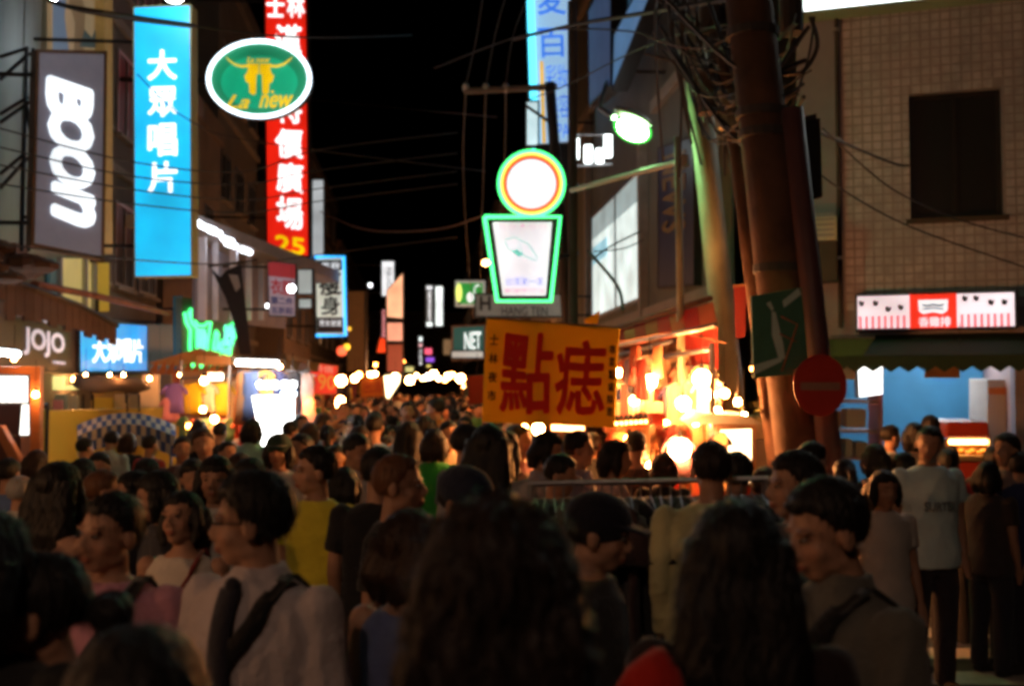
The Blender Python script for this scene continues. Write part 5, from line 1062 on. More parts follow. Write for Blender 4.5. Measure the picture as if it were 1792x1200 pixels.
# corner shop: awning, counter, lit case
M_dkgreen = tmat("dark_green_awning", (.012, .035, .022), .06)
t = thing("shop_awning", "dark green scalloped awning under the striped pink sign", "awning", Dp(1.6, 2.4, .5))
z1 = aD(1500, 585, .3)[1]; zb = aD(1600, 638, .9)[1]
n = 16; a0_, a1_ = .35, 3.2
for i in range(n):
    u0 = a0_ + (a1_ - a0_) * i / n; u1 = a0_ + (a1_ - a0_) * (i + 1) / n
    mb = MB()
    mb.hexa([Dp(u0, zb + .1, .9), Dp(u1, zb + .1, .9), Dp(u1, z1, .06), Dp(u0, z1, .06)], [Dp(u0, zb + .085, .9), Dp(u1, zb + .085, .9), Dp(u1, z1 - .015, .06), Dp(u0, z1 - .015, .06)])
    um = (u0 + u1) / 2
    mb.add([Dp(u0, zb + .1, .905), Dp(u0, zb - .02, .905), Dp(um, zb - .08, .905), Dp(u1, zb - .02, .905), Dp(u1, zb + .1, .905), Dp(u0, zb + .1, .895), Dp(u0, zb - .02, .895), Dp(um, zb - .08, .895), Dp(u1, zb - .02, .895), Dp(u1, zb + .1, .895)], [(0, 1, 2, 3, 4), (9, 8, 7, 6, 5), (0, 5, 6, 1), (1, 6, 7, 2), (2, 7, 8, 3), (3, 8, 9, 4)])
    mb.build("awning_strip", M_dkgreen, t)
t = thing("side_awning", "small green triangular awning left of the scalloped one", "awning", P(1480, 622, 11)); px_slab([(1440, 594), (1530, 592), (1510, 622), (1442, 624)], 10.9, .03, "cloth", tmat("dull_green_awning", (.05, .16, .08), .3), t); mb = MB(); mb.tube([P(1440, 592, 10.95), P(1530, 590, 10.95)], .02, 6); mb.build("rod", M_steel, t)
lit_sign("lit_box", "small square white lightbox at the left of the blue shop wall", "sign", board_px([(1499, 632), (1545, 630), (1545, 690), (1502, 696)], 11.6), mat("white_square_glow", (.9, .9, .9), em=(1, 1, .97), es=3.5, var=0), M_steel, th=.12, rim=.01)
t = thing("hanging_plaque", "brown wooden plaque hanging over the blue shop wall", "plaque", P(1650, 662, 11.3)); px_slab(rect(1620, 620, 1680, 661), 11.3, .04, "board", mat("brown_plaque_wood", (.2, .12, .06), .7, var=.4), t); mb = MB(); mb.tube([P(1630, 620, 11.32), P(1630, 600, 11.32)], .006, 4); mb.tube([P(1670, 620, 11.32), P(1670, 600, 11.32)], .006, 4); mb.build("cord", M_wire, t)
bulb(1680, 626, 11.1, 5, "small pink orange lamp beside the wooden plaque", "orange", 3)
t = thing("fridge", "tall pale fridge with an orange stripe in the corner shop", "fridge", P(1745, 900, 12.3)); px_slab(rect(1728, 665, 1766, 900), 12.3, .5, "body", M_white, t, bevel=.01); px_slab(rect(1730, 678, 1764, 690), 12.28, .01, "stripe", mat("orange_stripe", (.7, .25, .08), .5), t); px_slab(rect(1730, 760, 1733, 800), 12.27, .03, "handle", M_steel, t)
t = thing("shelving", "pinkish shelves with goods left of the white square lightbox", "shelf", P(1470, 900, 11.7))
for y in (642, 700, 752, 800): px_slab([(1445, y), (1545, y + 2), (1545, y + 6), (1445, y + 4)], 11.6, .35, "shelf_board", M_pink, t)
px_slab(rect(1442, 636, 1446, 900), 11.6, .35, "side_panel", M_pink, t); px_slab(rect(1538, 690, 1545, 800), 11.58, .35, "side_panel", mat("rose_panel", (.55, .25, .3), .6), t)
for i, (x, y, w_, h) in enumerate(((1475, 642, 22, 22), (1482, 712, 34, 36), (1450, 715, 22, 34), (1455, 765, 14, 34), (1480, 765, 12, 34), (1498, 770, 20, 30), (1450, 655, 18, 40))): px_slab(rect(x, y + 4, x + w_, y + h), 11.55, .2, "carton", mat("carton_%d" % i, ((.45, .42, .42), (.5, .42, .42), (.3, .2, .15), (.1, .08, .14), (.45, .4, .42), (.35, .28, .25), (.2, .15, .12))[i], .7), t)
t = thing("food_counter", "orange lit food counter with a rounded red top in the corner shop", "counter", P(1693, 940, 10.3))
M_redlac = mat("red_enamel", (.5, .06, .03), .4)
px_slab([(1655, 745), (1668, 736), (1722, 736), (1733, 745), (1733, 765), (1655, 765)][:0] or [(1658, 738), (1730, 738), (1733, 766), (1654, 766)], 10.3, .5, "hood", M_redlac, t, bevel=.02)
px_slab(rect(1653, 768, 1656, 940), 10.3, .04, "upright", M_steel, t); px_slab(rect(1731, 768, 1734, 940), 10.3, .04, "upright", M_steel, t)
px_slab(rect(1656, 768, 1731, 806), 10.75, .03, "back_plate", mat("orange_tray_back", (.6, .25, .08), .5), t)
px_slab(rect(1652, 797, 1735, 806), 10.25, .5, "tray", mat("steel_tray", (.6, .45, .25), .3, .5), t); px_slab(rect(1653, 808, 1734, 940), 10.3, .5, "cabinet_body", M_redlac, t)
for i in range(7):
    mb = MB(); mb.ell(P(1662 + i * 10, 790 + (i % 2) * 3, 10.4), (.035, .05, .03), 8, 6); mb.build("snack", mat("fried_snack", (.6, .3, .06), .5, bump=.5), t, smooth=True)
t2 = thing("tube_lamp", "orange tube lamp inside the food counter", "lamp", P(1693, 776, 10.4)); mb = MB(); mb.tube([P(1662, 773, 10.4), P(1726, 773, 10.4)], .018, 8); mb.build("tube", mat("counter_tube", (.9, .7, .4), em=(1, .5, .12), es=40, var=0), t2); mb = MB(); mb.tube([P(1660, 769, 10.42), P(1728, 769, 10.42)], .015, 6); mb.build("fitting", M_steel, t2)

# ---------------- unseen fill light added for near faces: stall with bulbs and a lamp
stall("added market stall beyond the left edge holding warm fill bulbs", -5.6, -4.3, .8, 4.0, 2.3, A_tan, Cl[1], front=1)
M_offb = mat("side_fill_bulb", (.8, .7, .6), em=(1, .48, .22), es=560, var=0)
for x, y, l in ((-4.2, 1.6, "added fill bulb of the stall beyond the left edge, nearer the back"), (-4.2, 3.2, "added fill bulb of the stall beyond the left edge, nearer the front")):
    c = Vector((x, y, 2.12)); t = thing("light_bulb", l, "bulb", c + Vector((0, 0, .05))); mb = MB(); mb.ell(c, .05, 10, 7); mb.build("glass", M_offb, t, smooth=True); mb = MB(); mb.tube([c + Vector((0, 0, .045)), c + Vector((0, 0, .2))], .012, 6); mb.build("socket", M_black, t)
t = thing("street_lamp", "added fill lamp on a post behind the viewer", "street lamp", (-4.4, -5, 0))
mb = MB(); mb.tube([(-4.4, -5, 0), (-4.4, -5, 6.6)], .08, 12); mb.build("post", M_steel, t); mb = MB(); mb.tube([(-4.4, -5, 6.6), (-3.4, -4.6, 6.9), (-2.7, -4.3, 6.9)], .04, 8); mb.build("arm", M_steel, t)
mb = MB(); mb.ell((-2.5, -4.2, 6.88), (.32, .2, .1), 16, 8); mb.build("hood", M_steel, t, smooth=True); mb = MB(); mb.ell((-2.5, -4.2, 6.74), (.24, .15, .1), 16, 8); mb.build("glass", mat("fill_lamp_glass", (.8, .7, .5), em=(1, .62, .42), es=300, var=0), t, smooth=True)

t = thing("air_conditioner", "dim grey air conditioner with a dark lower half on the corner wall", "air conditioner", Dp(.3, 3.3, .2))
aa, zz = aD(1418, 380, .3); ab, zc = aD(1466, 492, .3); zm = (zz + zc) / 2 + .1
mb = MB(); Dbox(mb, aa, ab, zm, zz, .04, .3); mb.build("casing", mat("grey_plastic_casing", (.4, .42, .38), .6, var=.3), t, bevel=.01)
mb = MB(); Dbox(mb, aa, ab, zc, zm - .004, .04, .26); mb.build("lower_box", M_dark, t, bevel=.01)
for i in range(5): mb = MB(); Dbox(mb, aa + .03, ab - .03, zm + .05 + i * .06, zm + .075 + i * .06, .301, .31); mb.build("louvre", M_steel, t)
t = thing("wall_pipe", "thin dark drain pipe down the plain strip of the corner wall", "pipe", Dp(.46, 2.6, .06)); mb = MB(); mb.tube([Dp(.46, 2.6, .07), Dp(.46, 9, .07)], .025, 8); mb.build("pipe", M_dark, t)
for z in (3.4, 4.8, 6.1): mb = MB(); Dbox(mb, .42, .50, z, z + .04, .032, .10); mb.build("clip", M_steel, t)

# things in the dark slot between the poles
t = thing("crate_stack", "dark crates and rags piled behind the foot of the thick pole", "crates", P(1350, 960, 9.6))
for i, (x0, y0, x1, y1) in enumerate(((1296, 770, 1352, 960), (1340, 720, 1392, 820), (1356, 820, 1420, 960), (1388, 690, 1428, 770), (1305, 730, 1338, 768))): px_slab(rect(x0, y0, x1, y1), 9.5 + .1 * (i % 3), .4, "crate", mat("crate_%d" % i, ((.10, .08, .07), (.16, .13, .11), (.12, .07, .05), (.09, .10, .08), (.2, .15, .1))[i], .8, var=.4), t, bevel=.01)
t = thing("red_lantern_cloth", "narrow dim red cloth hanging between the pale post and the thick pole", "cloth", P(1296, 590, 9.6)); bd = board_px([(1284, 500), (1306, 498), (1304, 590), (1288, 592)], 9.6); mb = MB(); bd.slab(mb, 0, 0, 1, 1, -.02, 0); mb.build("cloth", tmat("dim_red_hanging_cloth", (.14, .01, .01), .1), t); mb = MB(); mb.tube([bd.pt(-.1, 0), bd.pt(1.1, 0)], .012, 6); mb.build("rod", M_wood, t)
t = thing("potted_plant", "small leafy plant with orange lit leaves right of the glowing stall", "plant", P(1352, 770, 8.3))
mb = MB(); rr = random.Random(2)
for i in range(90):
    c = P(rr.gauss(1352, 20), rr.gauss(712, 13), 8.3 + rr.uniform(-.12, .12)); a = Vector((rr.gauss(0, 1), rr.gauss(0, 1), rr.gauss(0, 1))).normalized() * .035; b = a.orthogonal().normalized() * .012
    mb.add([c - a, c + b, c + a, c - b], [(0, 1, 2, 3)])
mb.build("foliage", mat("plant_leaf", (.12, .14, .03), .6, var=.4), t)['kind'] = "stuff"
mb = MB(); mb.tube([P(1352, 745, 8.3), P(1350, 728, 8.3), P(1356, 706, 8.3)], [.012, .01, .005], 6); mb.build("stem", M_wood, t); mb = MB(); mb.tube([P(1352, 772, 8.3), P(1352, 745, 8.3)], [.06, .08], 12); mb.build("pot", M_rust, t)
building("dark building at the end of the lane behind the poles", 9.8, -1, 19.0, 27, 9, M_wallC, depth=4, floors=(4,), bay=3)
# ================================================================== people
def remesh(mb, vox, it=2):
    me = mb.mesh("tmp"); o = bpy.data.objects.new("tmp", me); sc.collection.objects.link(o)
    r = o.modifiers.new("r", 'REMESH'); r.mode = 'VOXEL'; r.voxel_size = vox; r.adaptivity = 0
    if it:
        s_ = o.modifiers.new("s", 'SMOOTH'); s_.iterations = it; s_.factor = .5
    m2 = bpy.data.meshes.new_from_object(o.evaluated_get(bpy.context.evaluated_depsgraph_get()))
    v = np.zeros(len(m2.vertices) * 3); m2.vertices.foreach_get("co", v); v = v.reshape(-1, 3)
    n = np.zeros(len(m2.vertices) * 3); m2.vertices.foreach_get("normal", n); n = n.reshape(-1, 3)
    lt = np.zeros(len(m2.loops), dtype=np.int32); m2.loops.foreach_get("vertex_index", lt)
    ls = np.zeros(len(m2.polygons), dtype=np.int32); m2.polygons.foreach_get("loop_total", ls)
    bpy.data.objects.remove(o); bpy.data.meshes.remove(me); bpy.data.meshes.remove(m2)
    return v, n, lt, ls
def arr_mesh(name, v, lt, ls, tint=None, mats=(), mi=None):
    me = bpy.data.meshes.new(name); me.vertices.add(len(v)); me.vertices.foreach_set("co", v.astype(np.float32).ravel())
    me.loops.add(len(lt)); me.loops.foreach_set("vertex_index", lt)
    me.polygons.add(len(ls)); st = np.concatenate(([0], np.cumsum(ls)[:-1])).astype(np.int32)
    me.polygons.foreach_set("loop_start", st); me.polygons.foreach_set("loop_total", ls)
    me.polygons.foreach_set("use_smooth", np.ones(len(ls), dtype=bool))
    for m in mats: me.materials.append(m)
    if mi is not None: me.polygons.foreach_set("material_index", mi)
    if tint is not None:
        a = me.color_attributes.new("tint", 'FLOAT_COLOR', 'POINT'); a.data.foreach_set("color", np.c_[tint, np.ones(len(tint))].astype(np.float32).ravel())
    me.update(calc_edges=True); me.validate(); return me
def skin(k=1.0, warm=1.0):
    key = "skin_%d" % int(k * 100)
    return mat(key, (.40 * k, .215 * k, .135 * k), rough=.5, var=.08, scale=30, bump=.12, bscale=180, tint=True, spec=.35)
def hairm(c):
    return mat("hair_%02x%02x%02x" % tuple(int(x * 255) for x in c), c, rough=.5, var=.5, scale=40, stretch=(1, 1, .12), bump=.8, bscale=110, spec=.32)
BLACK, BROWN, AUBURN, GREY = (.010, .008, .007), (.035, .016, .008), (.11, .045, .018), (.34, .33, .31)
HC_ = Vector((0, .015, 1.585))
def headT(hy=0, hp=0, ht=0):
    base = Vector((0, -.005, 1.47))
    Rm = Matrix.Rotation(R_(hy), 4, 'Z') @ Matrix.Rotation(R_(hp), 4, 'X') @ Matrix.Rotation(R_(ht), 4, 'Y')
    return Matrix.Translation(base) @ Rm @ Matrix.Translation(HC_ - base)
def head_prims(mb, T, lod=0):
    R3 = T.to_3x3()
    def e(c, r, n=14, m=10): mb.ell(T @ Vector(c), r, n, m, R3)
    e((0, -.014, .030), (.076, .093, .085), 22, 16); e((0, .018, -.028), (.058, .070, .082), 20, 14)
    e((0, .042, -.085), (.036, .034, .028)); 
    for s in (-1, 1):
        e((s * .033, .045, -.032), (.026, .029, .028)); e((s * .079, -.012, -.012), (.010, .021, .031)); e((s * .038, .0, -.068), (.018, .045, .026))
        if lod == 0:
            e((s * .028, .075, .022), (.026, .012, .009)); e((s * .013, .095, -.036), (.009, .010, .008))
    mb.tube([T @ Vector((0, .082, .012)), T @ Vector((0, .104, -.032))], [.008, .013], 8)
    if lod == 0: e((0, .086, -.059), (.024, .011, .0075)); e((0, .085, -.071), (.020, .011, .008))
def head_tint(v, T):
    Ti = np.array(T.inverted()); q = v @ Ti[:3, :3].T + Ti[:3, 3]
    t = np.ones((len(v), 3))
    def g(c, r, col, k=1.0):
        for s in ((-1, 1) if c[0] else (1,)):
            d = ((q - np.array([c[0] * s, c[1], c[2]])) / np.array(r)) ** 2
            w_ = k * np.clip(1.6 - d.sum(1), 0, 1)[:, None]; t[:] = t * (1 - w_) + np.array(col) * w_
    g((0, .092, -.065), (.024, .03, .010), (.9, .45, .42), .8)
    g((.031, .085, .027), (.019, .03, .005), (.25, .2, .2), .7)
    g((.031, .08, .003), (.013, .03, .006), (.35, .26, .24), .6)
    g((.036, .07, -.03), (.02, .03, .02), (1.05, .85, .82), .5)
    # eye sockets
    d = np.zeros(len(v))
    for s in (-1, 1):
        e = ((q - np.array([s * .031, .085, .004])) / np.array([.018, .03, .013])) ** 2; d += .0035 * np.exp(-e.sum(1))
    return t, d, np.array(T.to_3x3() @ Vector((0, -1, 0)))
def hair_cap(T, style, lod):
    mb = MB(); n, m = (40, 26) if lod == 0 else (20, 14); vs = []; fs = []
    thick = {"short": .06, "spiky": .10, "bob": .09, "long": .09, "pony": .05, "bun": .05, "mane": .26, "thin": .02, "bangs": .09, "tall": .12, "cap": .06}[style]
    front = {"bob": .36, "long": .40, "bangs": .20, "thin": .78, "mane": .3, "pony": .55, "bun": .55}.get(style, .46)
    for i in range(m + 1):
        th = math.pi * i / m - math.pi / 2
        for k in range(n):
            an = 2 * math.pi * k / n; x, y, z = math.cos(th) * math.cos(an), math.cos(th) * math.sin(an), math.sin(th)
            if y < -.1: h = -.72
            elif y < .25: h = -.72 + (y + .1) / .35 * .62
            else: h = -.1 + min(1, (y - .25) / .35) * (front + .1)
            if style in ("bob", "long", "bangs", "mane") and y < .45: h = -.8
            if style == "thin" and z > .75 and y > -.3: h = .98
            h += .05 * math.sin(an * 9 + 1) + .04 * math.sin(an * 17)
            w_ = min(1, max(0, (z - h) / .14 + .5))
            tk = thick * (1 + .5 * max(0, z) if style in ("tall", "spiky", "short") else 1)
            if style == "spiky": tk += .05 * math.sin(an * 9) * math.cos(th * 7)
            if style == "mane": tk += .03 * math.sin(an * 5 + th * 4)
            f = .86 * (1 - w_) + (1 + tk) * w_
            vs.append(T @ Vector((x * .079 * f, -.012 + y * .096 * f, .028 + z * .089 * f)))
    for i in range(m):
        for k in range(n): fs.append((i * n + k, i * n + (k + 1) % n, (i + 1) * n + (k + 1) % n, (i + 1) * n + k))
    fs.append(tuple(range(n - 1, -1, -1))); fs.append(tuple(m * n + k for k in range(n)))
    mb.add(vs, fs)
    R3 = T.to_3x3()
    def tb(p, r, fl=1.0, n=12): mb.tube([T @ Vector(q) for q in p], r, n, flat=fl)
    if style in ("long", "bangs"):
        for x in (-.055, 0, .055): tb([(x, -.05, .04), (x * 1.25, -.085, -.08), (x * 1.35, -.10, -.20), (x * 1.2, -.105, -.33)], [.05, .055, .055, .02], .8)
        for s in (-1, 1): tb([(s * .075, .005, .04), (s * .088, .01, -.06), (s * .09, .01, -.16), (s * .085, .02, -.26)], [.025, .028, .028, .01])
    if style == "bob":
        for x in (-.05, 0, .05): tb([(x, -.05, .03), (x * 1.3, -.08, -.06), (x * 1.3, -.07, -.135)], [.05, .05, .025])
        for s in (-1, 1): tb([(s * .072, .0, .04), (s * .086, .005, -.04), (s * .078, .02, -.115)], [.026, .032, .014])
    if style == "mane":
        for x in (-.05, -.025, 0, .025, .05): tb([(x, -.04, .04), (x * 1.25, -.07, -.06), (x * 1.35, -.09, -.2), (x * 1.4, -.10, -.38)], [.055, .062, .065, .05])
        for s in (-1, 1): tb([(s * .07, .0, .05), (s * .09, -.01, -.08), (s * .098, 0, -.2), (s * .10, 0, -.34)], [.035, .042, .042, .03])
    if style == "pony": tb([(0, -.10, .06), (0, -.15, .03), (0, -.165, -.06), (0, -.14, -.2)], [.022, .035, .035, .008])
    if style == "bun": mb.ell(T @ Vector((0, -.145, -.03)), (.05, .045, .045), 14, 10)
    return mb
def ribbon(pts, nrm, w_, th, m, name, par):
    mb = MB(); vs = []
    for i, p in enumerate(pts):
        t = (pts[min(i + 1, len(pts) - 1)] - pts[max(0, i - 1)]).normalized(); s_ = t.cross(nrm[i]).normalized() * w_ / 2; n_ = nrm[i] * th
        vs += [p - s_, p + s_, p + s_ + n_, p - s_ + n_]
    fs = []
    for i in range(len(pts) - 1):
        for k in range(4): fs.append((i * 4 + k, i * 4 + (k + 1) % 4, (i + 1) * 4 + (k + 1) % 4, (i + 1) * 4 + k))
    fs += [(3, 2, 1, 0), tuple(len(vs) - 4 + k for k in range(4))]
    mb.add(vs, fs); return local(mb, name, m, par, True)
def local(mb, name, m, par, smooth=False):
    me = mb.mesh(name); me.materials.append(m)
    if smooth: me.polygons.foreach_set("use_smooth", [True] * len(me.polygons))
    o = bpy.data.objects.new(name, me); sc.collection.objects.link(o); o.parent = par; return o
TORSO = [(.80, .165, .118), (.92, .172, .120), (1.03, .150, .105), (1.18, .163, .112), (1.29, .176, .116), (1.37, .172, .100), (1.42, .115, .078), (1.455, .064, .062)]
def trow(z, fem=False):
    for (z0, a0, b0), (z1, a1, b1) in zip(TORSO, TORSO[1:]):
        if z <= z1 or z1 == TORSO[-1][0]:
            u = max(0, min(1, (z - z0) / (z1 - z0))); return a0 + (a1 - a0) * u, b0 + (b1 - b0) * u
def torso(mb, g, fem, bw, z0=.80):
    rr_ = []
    for z, a, b in TORSO:
        k = (.92 if fem and z > 1.1 else 1) * bw
        if fem and 1.2 < z < 1.33: b = b * 1.08
        rr_.append(((0, 0, max(z, z0)), a * k + g, b * (1 if not fem else .95) * bw + g))
    mb.loft(rr_, 24)
ARMS = {"down": ((.208, -.02, 1.11), (.205, .07, .87)), "fwd": ((.205, .02, 1.12), (.14, .25, 1.05)), "phone": ((.38, .06, 1.36), (.17, .10, 1.50)), "up": ((.30, .05, 1.45), (.26, .06, 1.70)), "cross": ((.22, .05, 1.13), (.02, .20, 1.15)), "out": ((.33, -.02, 1.22), (.20, .13, 1.42))}
def hand(mb, wrist, elbow, s, near):
    d = (wrist - elbow).normalized(); side = d.cross(Vector((0, 1, 0.2))).normalized(); nrm = d.cross(side)
    c = wrist + d * .045
    mb.tube([wrist - d * .01, c, wrist + d * .085], [.024, .036, .034], 10, flat=.5)
    if near:
        for k, L in enumerate((.068, .078, .072, .055)):
            o = wrist + d * .08 + side * (.027 - .018 * k); mb.tube([o, o + d * L * .5 + nrm * .008 * s, o + d * L * .9 + nrm * .026 * s], [.0088, .0082, .0068], 7)
        o = wrist + d * .03 + side * .03; mb.tube([o, o + d * .03 + side * .02, o + d * .06 + side * .024 + nrm * .01], [.011, .0098, .008], 7)
    else: mb.tube([wrist + d * .08, wrist + d * .15 + nrm * .02 * s], [.03, .018], 8, flat=.6)
def arm_pts(pose, s, bw, fem):
    e, w_ = ARMS[pose]; sh = Vector((s * .178 * (.92 if fem else 1) * bw, -.005, 1.375))
    return sh, Vector((s * e[0] * bw, e[1], e[2])), Vector((s * w_[0], w_[1], w_[2]))
def body_arrays(T, fem, bw, armL, armR, lod, legs):
    vox = {0: .0072, 1: .012, 2: .022}[lod]
    mb = MB(); head_prims(mb, T, lod)
    mb.tube([Vector((0, -.012, 1.38)), Vector((0, -.008, 1.46)), T @ Vector((0, -.015, -.05))], [.066, .053 if not fem else .047, .05 if not fem else .044], 16)
    torso(mb, -.012, fem, bw, .9 if lod == 0 and not legs else .8)
    for s, pose in ((-1, armL), (1, armR)):
        sh, el, wr = arm_pts(pose, s, bw, fem); k = .9 if fem else 1
        mb.ell(sh, .052 * k, 12, 8); mb.tube([sh, sh.lerp(el, .5), el, el.lerp(wr, .35), wr], [.047 * k, .043 * k, .036 * k, .036 * k, .024 * k], 12); mb.ell(el, .036 * k, 10, 8)
        hand(mb, wr, el, s, lod == 0)
    if legs:
        mb.ell((0, 0, .86), (.155, .11, .10), 16, 10)
        for s in (-1, 1): mb.tube([(s * .088, 0, .88), (s * .098, .012, .68), (s * .10, .015, .47), (s * .10, -.005, .33), (s * .10, -.01, .09)], [.088, .074, .054, .054, .036], 12); mb.tube([(s * .10, -.03, .05), (s * .105, .12, .035)], [.035, .03], 8, flat=.8)
    v, n, lt, ls = remesh(mb, vox, 2 if lod < 2 else 1)
    t, d, back = head_tint(v, T)
    if lod < 2: v = v + back * d[:, None]
    return v, lt, ls, t
def fold(v, n, seed, amp):
    r = np.random.default_rng(seed); d = np.zeros(len(v))
    for k in range(5):
        a = r.normal(size=3) * np.array([9, 9, 6]) * (1 + k * .7); b = r.normal(size=3) * 5
        d += (1 - np.abs(np.sin(v @ a + 1.6 * np.sin(v @ b + r.uniform(0, 6)) + r.uniform(0, 6)))) ** 2 / (1 + k * .6)
    return v + n * ((d - d.mean()) * amp)[:, None]
def top_arrays(kind, fem, bw, armL, armR, lod, seed=1):
    vox = {0: .0095, 1: .015, 2: .026}[lod]; mb = MB(); g = .010 if kind != "tank" else .006
    rings = []
    for z, a, b in TORSO:
        if kind == "tank" and z > 1.43: continue
        k = (.92 if fem and z > 1.1 else 1) * bw; gg = g + (.012 if z < 1.1 else 0)
        if z > 1.44: a, b = a + .004, b + .004
        rings.append(((0, 0, z if z < 1.44 else 1.445), a * k + gg, b * (.95 if fem else 1) * bw + gg))
    if kind == "dress": rings = [((0, 0, .50), .25, .2), ((0, 0, .65), .22, .17)] + rings[1:]
    mb.loft(rings, 24)
    if kind in ("tee", "shirt", "polo", "dress", "long"):
        f = {"tee": .62, "shirt": .9, "polo": .66, "dress": .4, "long": 1.9}[kind]
        for s, pose in ((-1, armL), (1, armR)):
            sh, el, wr = arm_pts(pose, s, bw, fem); mb.ell(sh, .060, 12, 8)
            if f <= 1: mb.tube([sh, sh.lerp(el, f * .5), sh.lerp(el, f)], [.060, .058, .060], 14)
            else: mb.tube([sh, el, el.lerp(wr, .9)], [.060, .050, .042], 14); mb.ell(el, .05, 10, 8)
    if kind in ("shirt", "polo"): mb.tube([(0, -.008, 1.43), (0, -.006, 1.475)], [.082, .066], 18)
    v, n, lt, ls = remesh(mb, vox, 2); 
    if lod < 2: v = fold(v, n, seed, .0075 if lod == 0 else .007)
    return v, lt, ls
def pants_arrays(lod, seed=2, shorts=False):
    vox = {0: .013, 1: .02, 2: .03}[lod]; mb = MB(); mb.loft([((0, 0, .76), .13, .10), ((0, 0, .84), .168, .125), ((0, 0, .97), .166, .124)], 20)
    for s in (-1, 1):
        p = [(s * .088, 0, .88), (s * .10, .012, .66), (s * .102, .015, .47)]; r = [.095, .09, .078]
        if not shorts: p += [(s * .102, -.005, .30), (s * .102, -.01, .05)]; r += [.07, .066]
        mb.tube(p, r, 14)
    v, n, lt, ls = remesh(mb, vox, 2)
    if lod < 2: v = fold(v, n, seed, .004)
    return v, lt, ls
def hair_arrays(T, style, lod):
    v, n, lt, ls = remesh(hair_cap(T, style, lod), {0: .0075, 1: .012, 2: .022}[lod], 2 if style != "spiky" else 1)
    if lod < 2:
        Ti = np.array(T.inverted()); q = v @ Ti[:3, :3].T + Ti[:3, 3]; az = np.arctan2(q[:, 0], q[:, 1]); amp = .0022 if style != "mane" else .006
        v = v + n * (amp * (np.sin(az * 31 + 3 * np.sin(q[:, 2] * 40)) + .7 * np.sin(az * 53 + 2) + .8 * np.sin(az * 17 + q[:, 2] * 20)))[:, None]
    return v, n, lt, ls
def strands(par, v, n, m, count, L, T, seed, out=.35):
    r = np.random.default_rng(seed); Ti = np.array(T.inverted()); c = np.array(T.translation)
    ok = np.where((v[:, 2] > -9))[0]; idx = r.choice(ok, count); mb = MB()
    for i in idx:
        p = Vector(v[i]); nn = Vector(n[i]); 
        dn = Vector((0, 0, -1)); dn = (dn - nn * dn.dot(nn)); dn = dn.normalized() if dn.length > .2 else Vector((r.normal(), r.normal(), 0)).normalized()
        d = (dn + nn * r.uniform(.05, out) + Vector(r.normal(size=3)) * .18).normalized(); l = L * r.uniform(.5, 1.2)
        s_ = d.cross(nn).normalized() * r.uniform(.0005, .0011)
        a = p - nn * .003; b = a + d * l * .5 + nn * r.uniform(0, .012); e = a + d * l + Vector((0, 0, -.2 * l)) + Vector(r.normal(size=3)) * .004
        k = len(mb.v); mb.v += [tuple(a - s_), tuple(a + s_), tuple(b + s_), tuple(b - s_), tuple(e)]; mb.f += [(k, k + 1, k + 2, k + 3), (k + 3, k + 2, k + 4)]; mb.m += [0, 0]
    o = local(mb, "loose_strands", m, par); o['kind'] = "stuff"; return o
def face_dir(a): return -Fh * math.cos(R_(a)) + CR * math.sin(R_(a))
NP = 0
def place(px, ytop, d, face, Hmin=1.3, Hmax=1.9, extra=.012):
    p = P(px, ytop, d); v = face_dir(face)
    H = min(Hmax, max(Hmin, p.z)); return Vector((p.x, p.y, 0)), math.atan2(v.y, v.x) - math.pi / 2, H / (1.70 + extra)
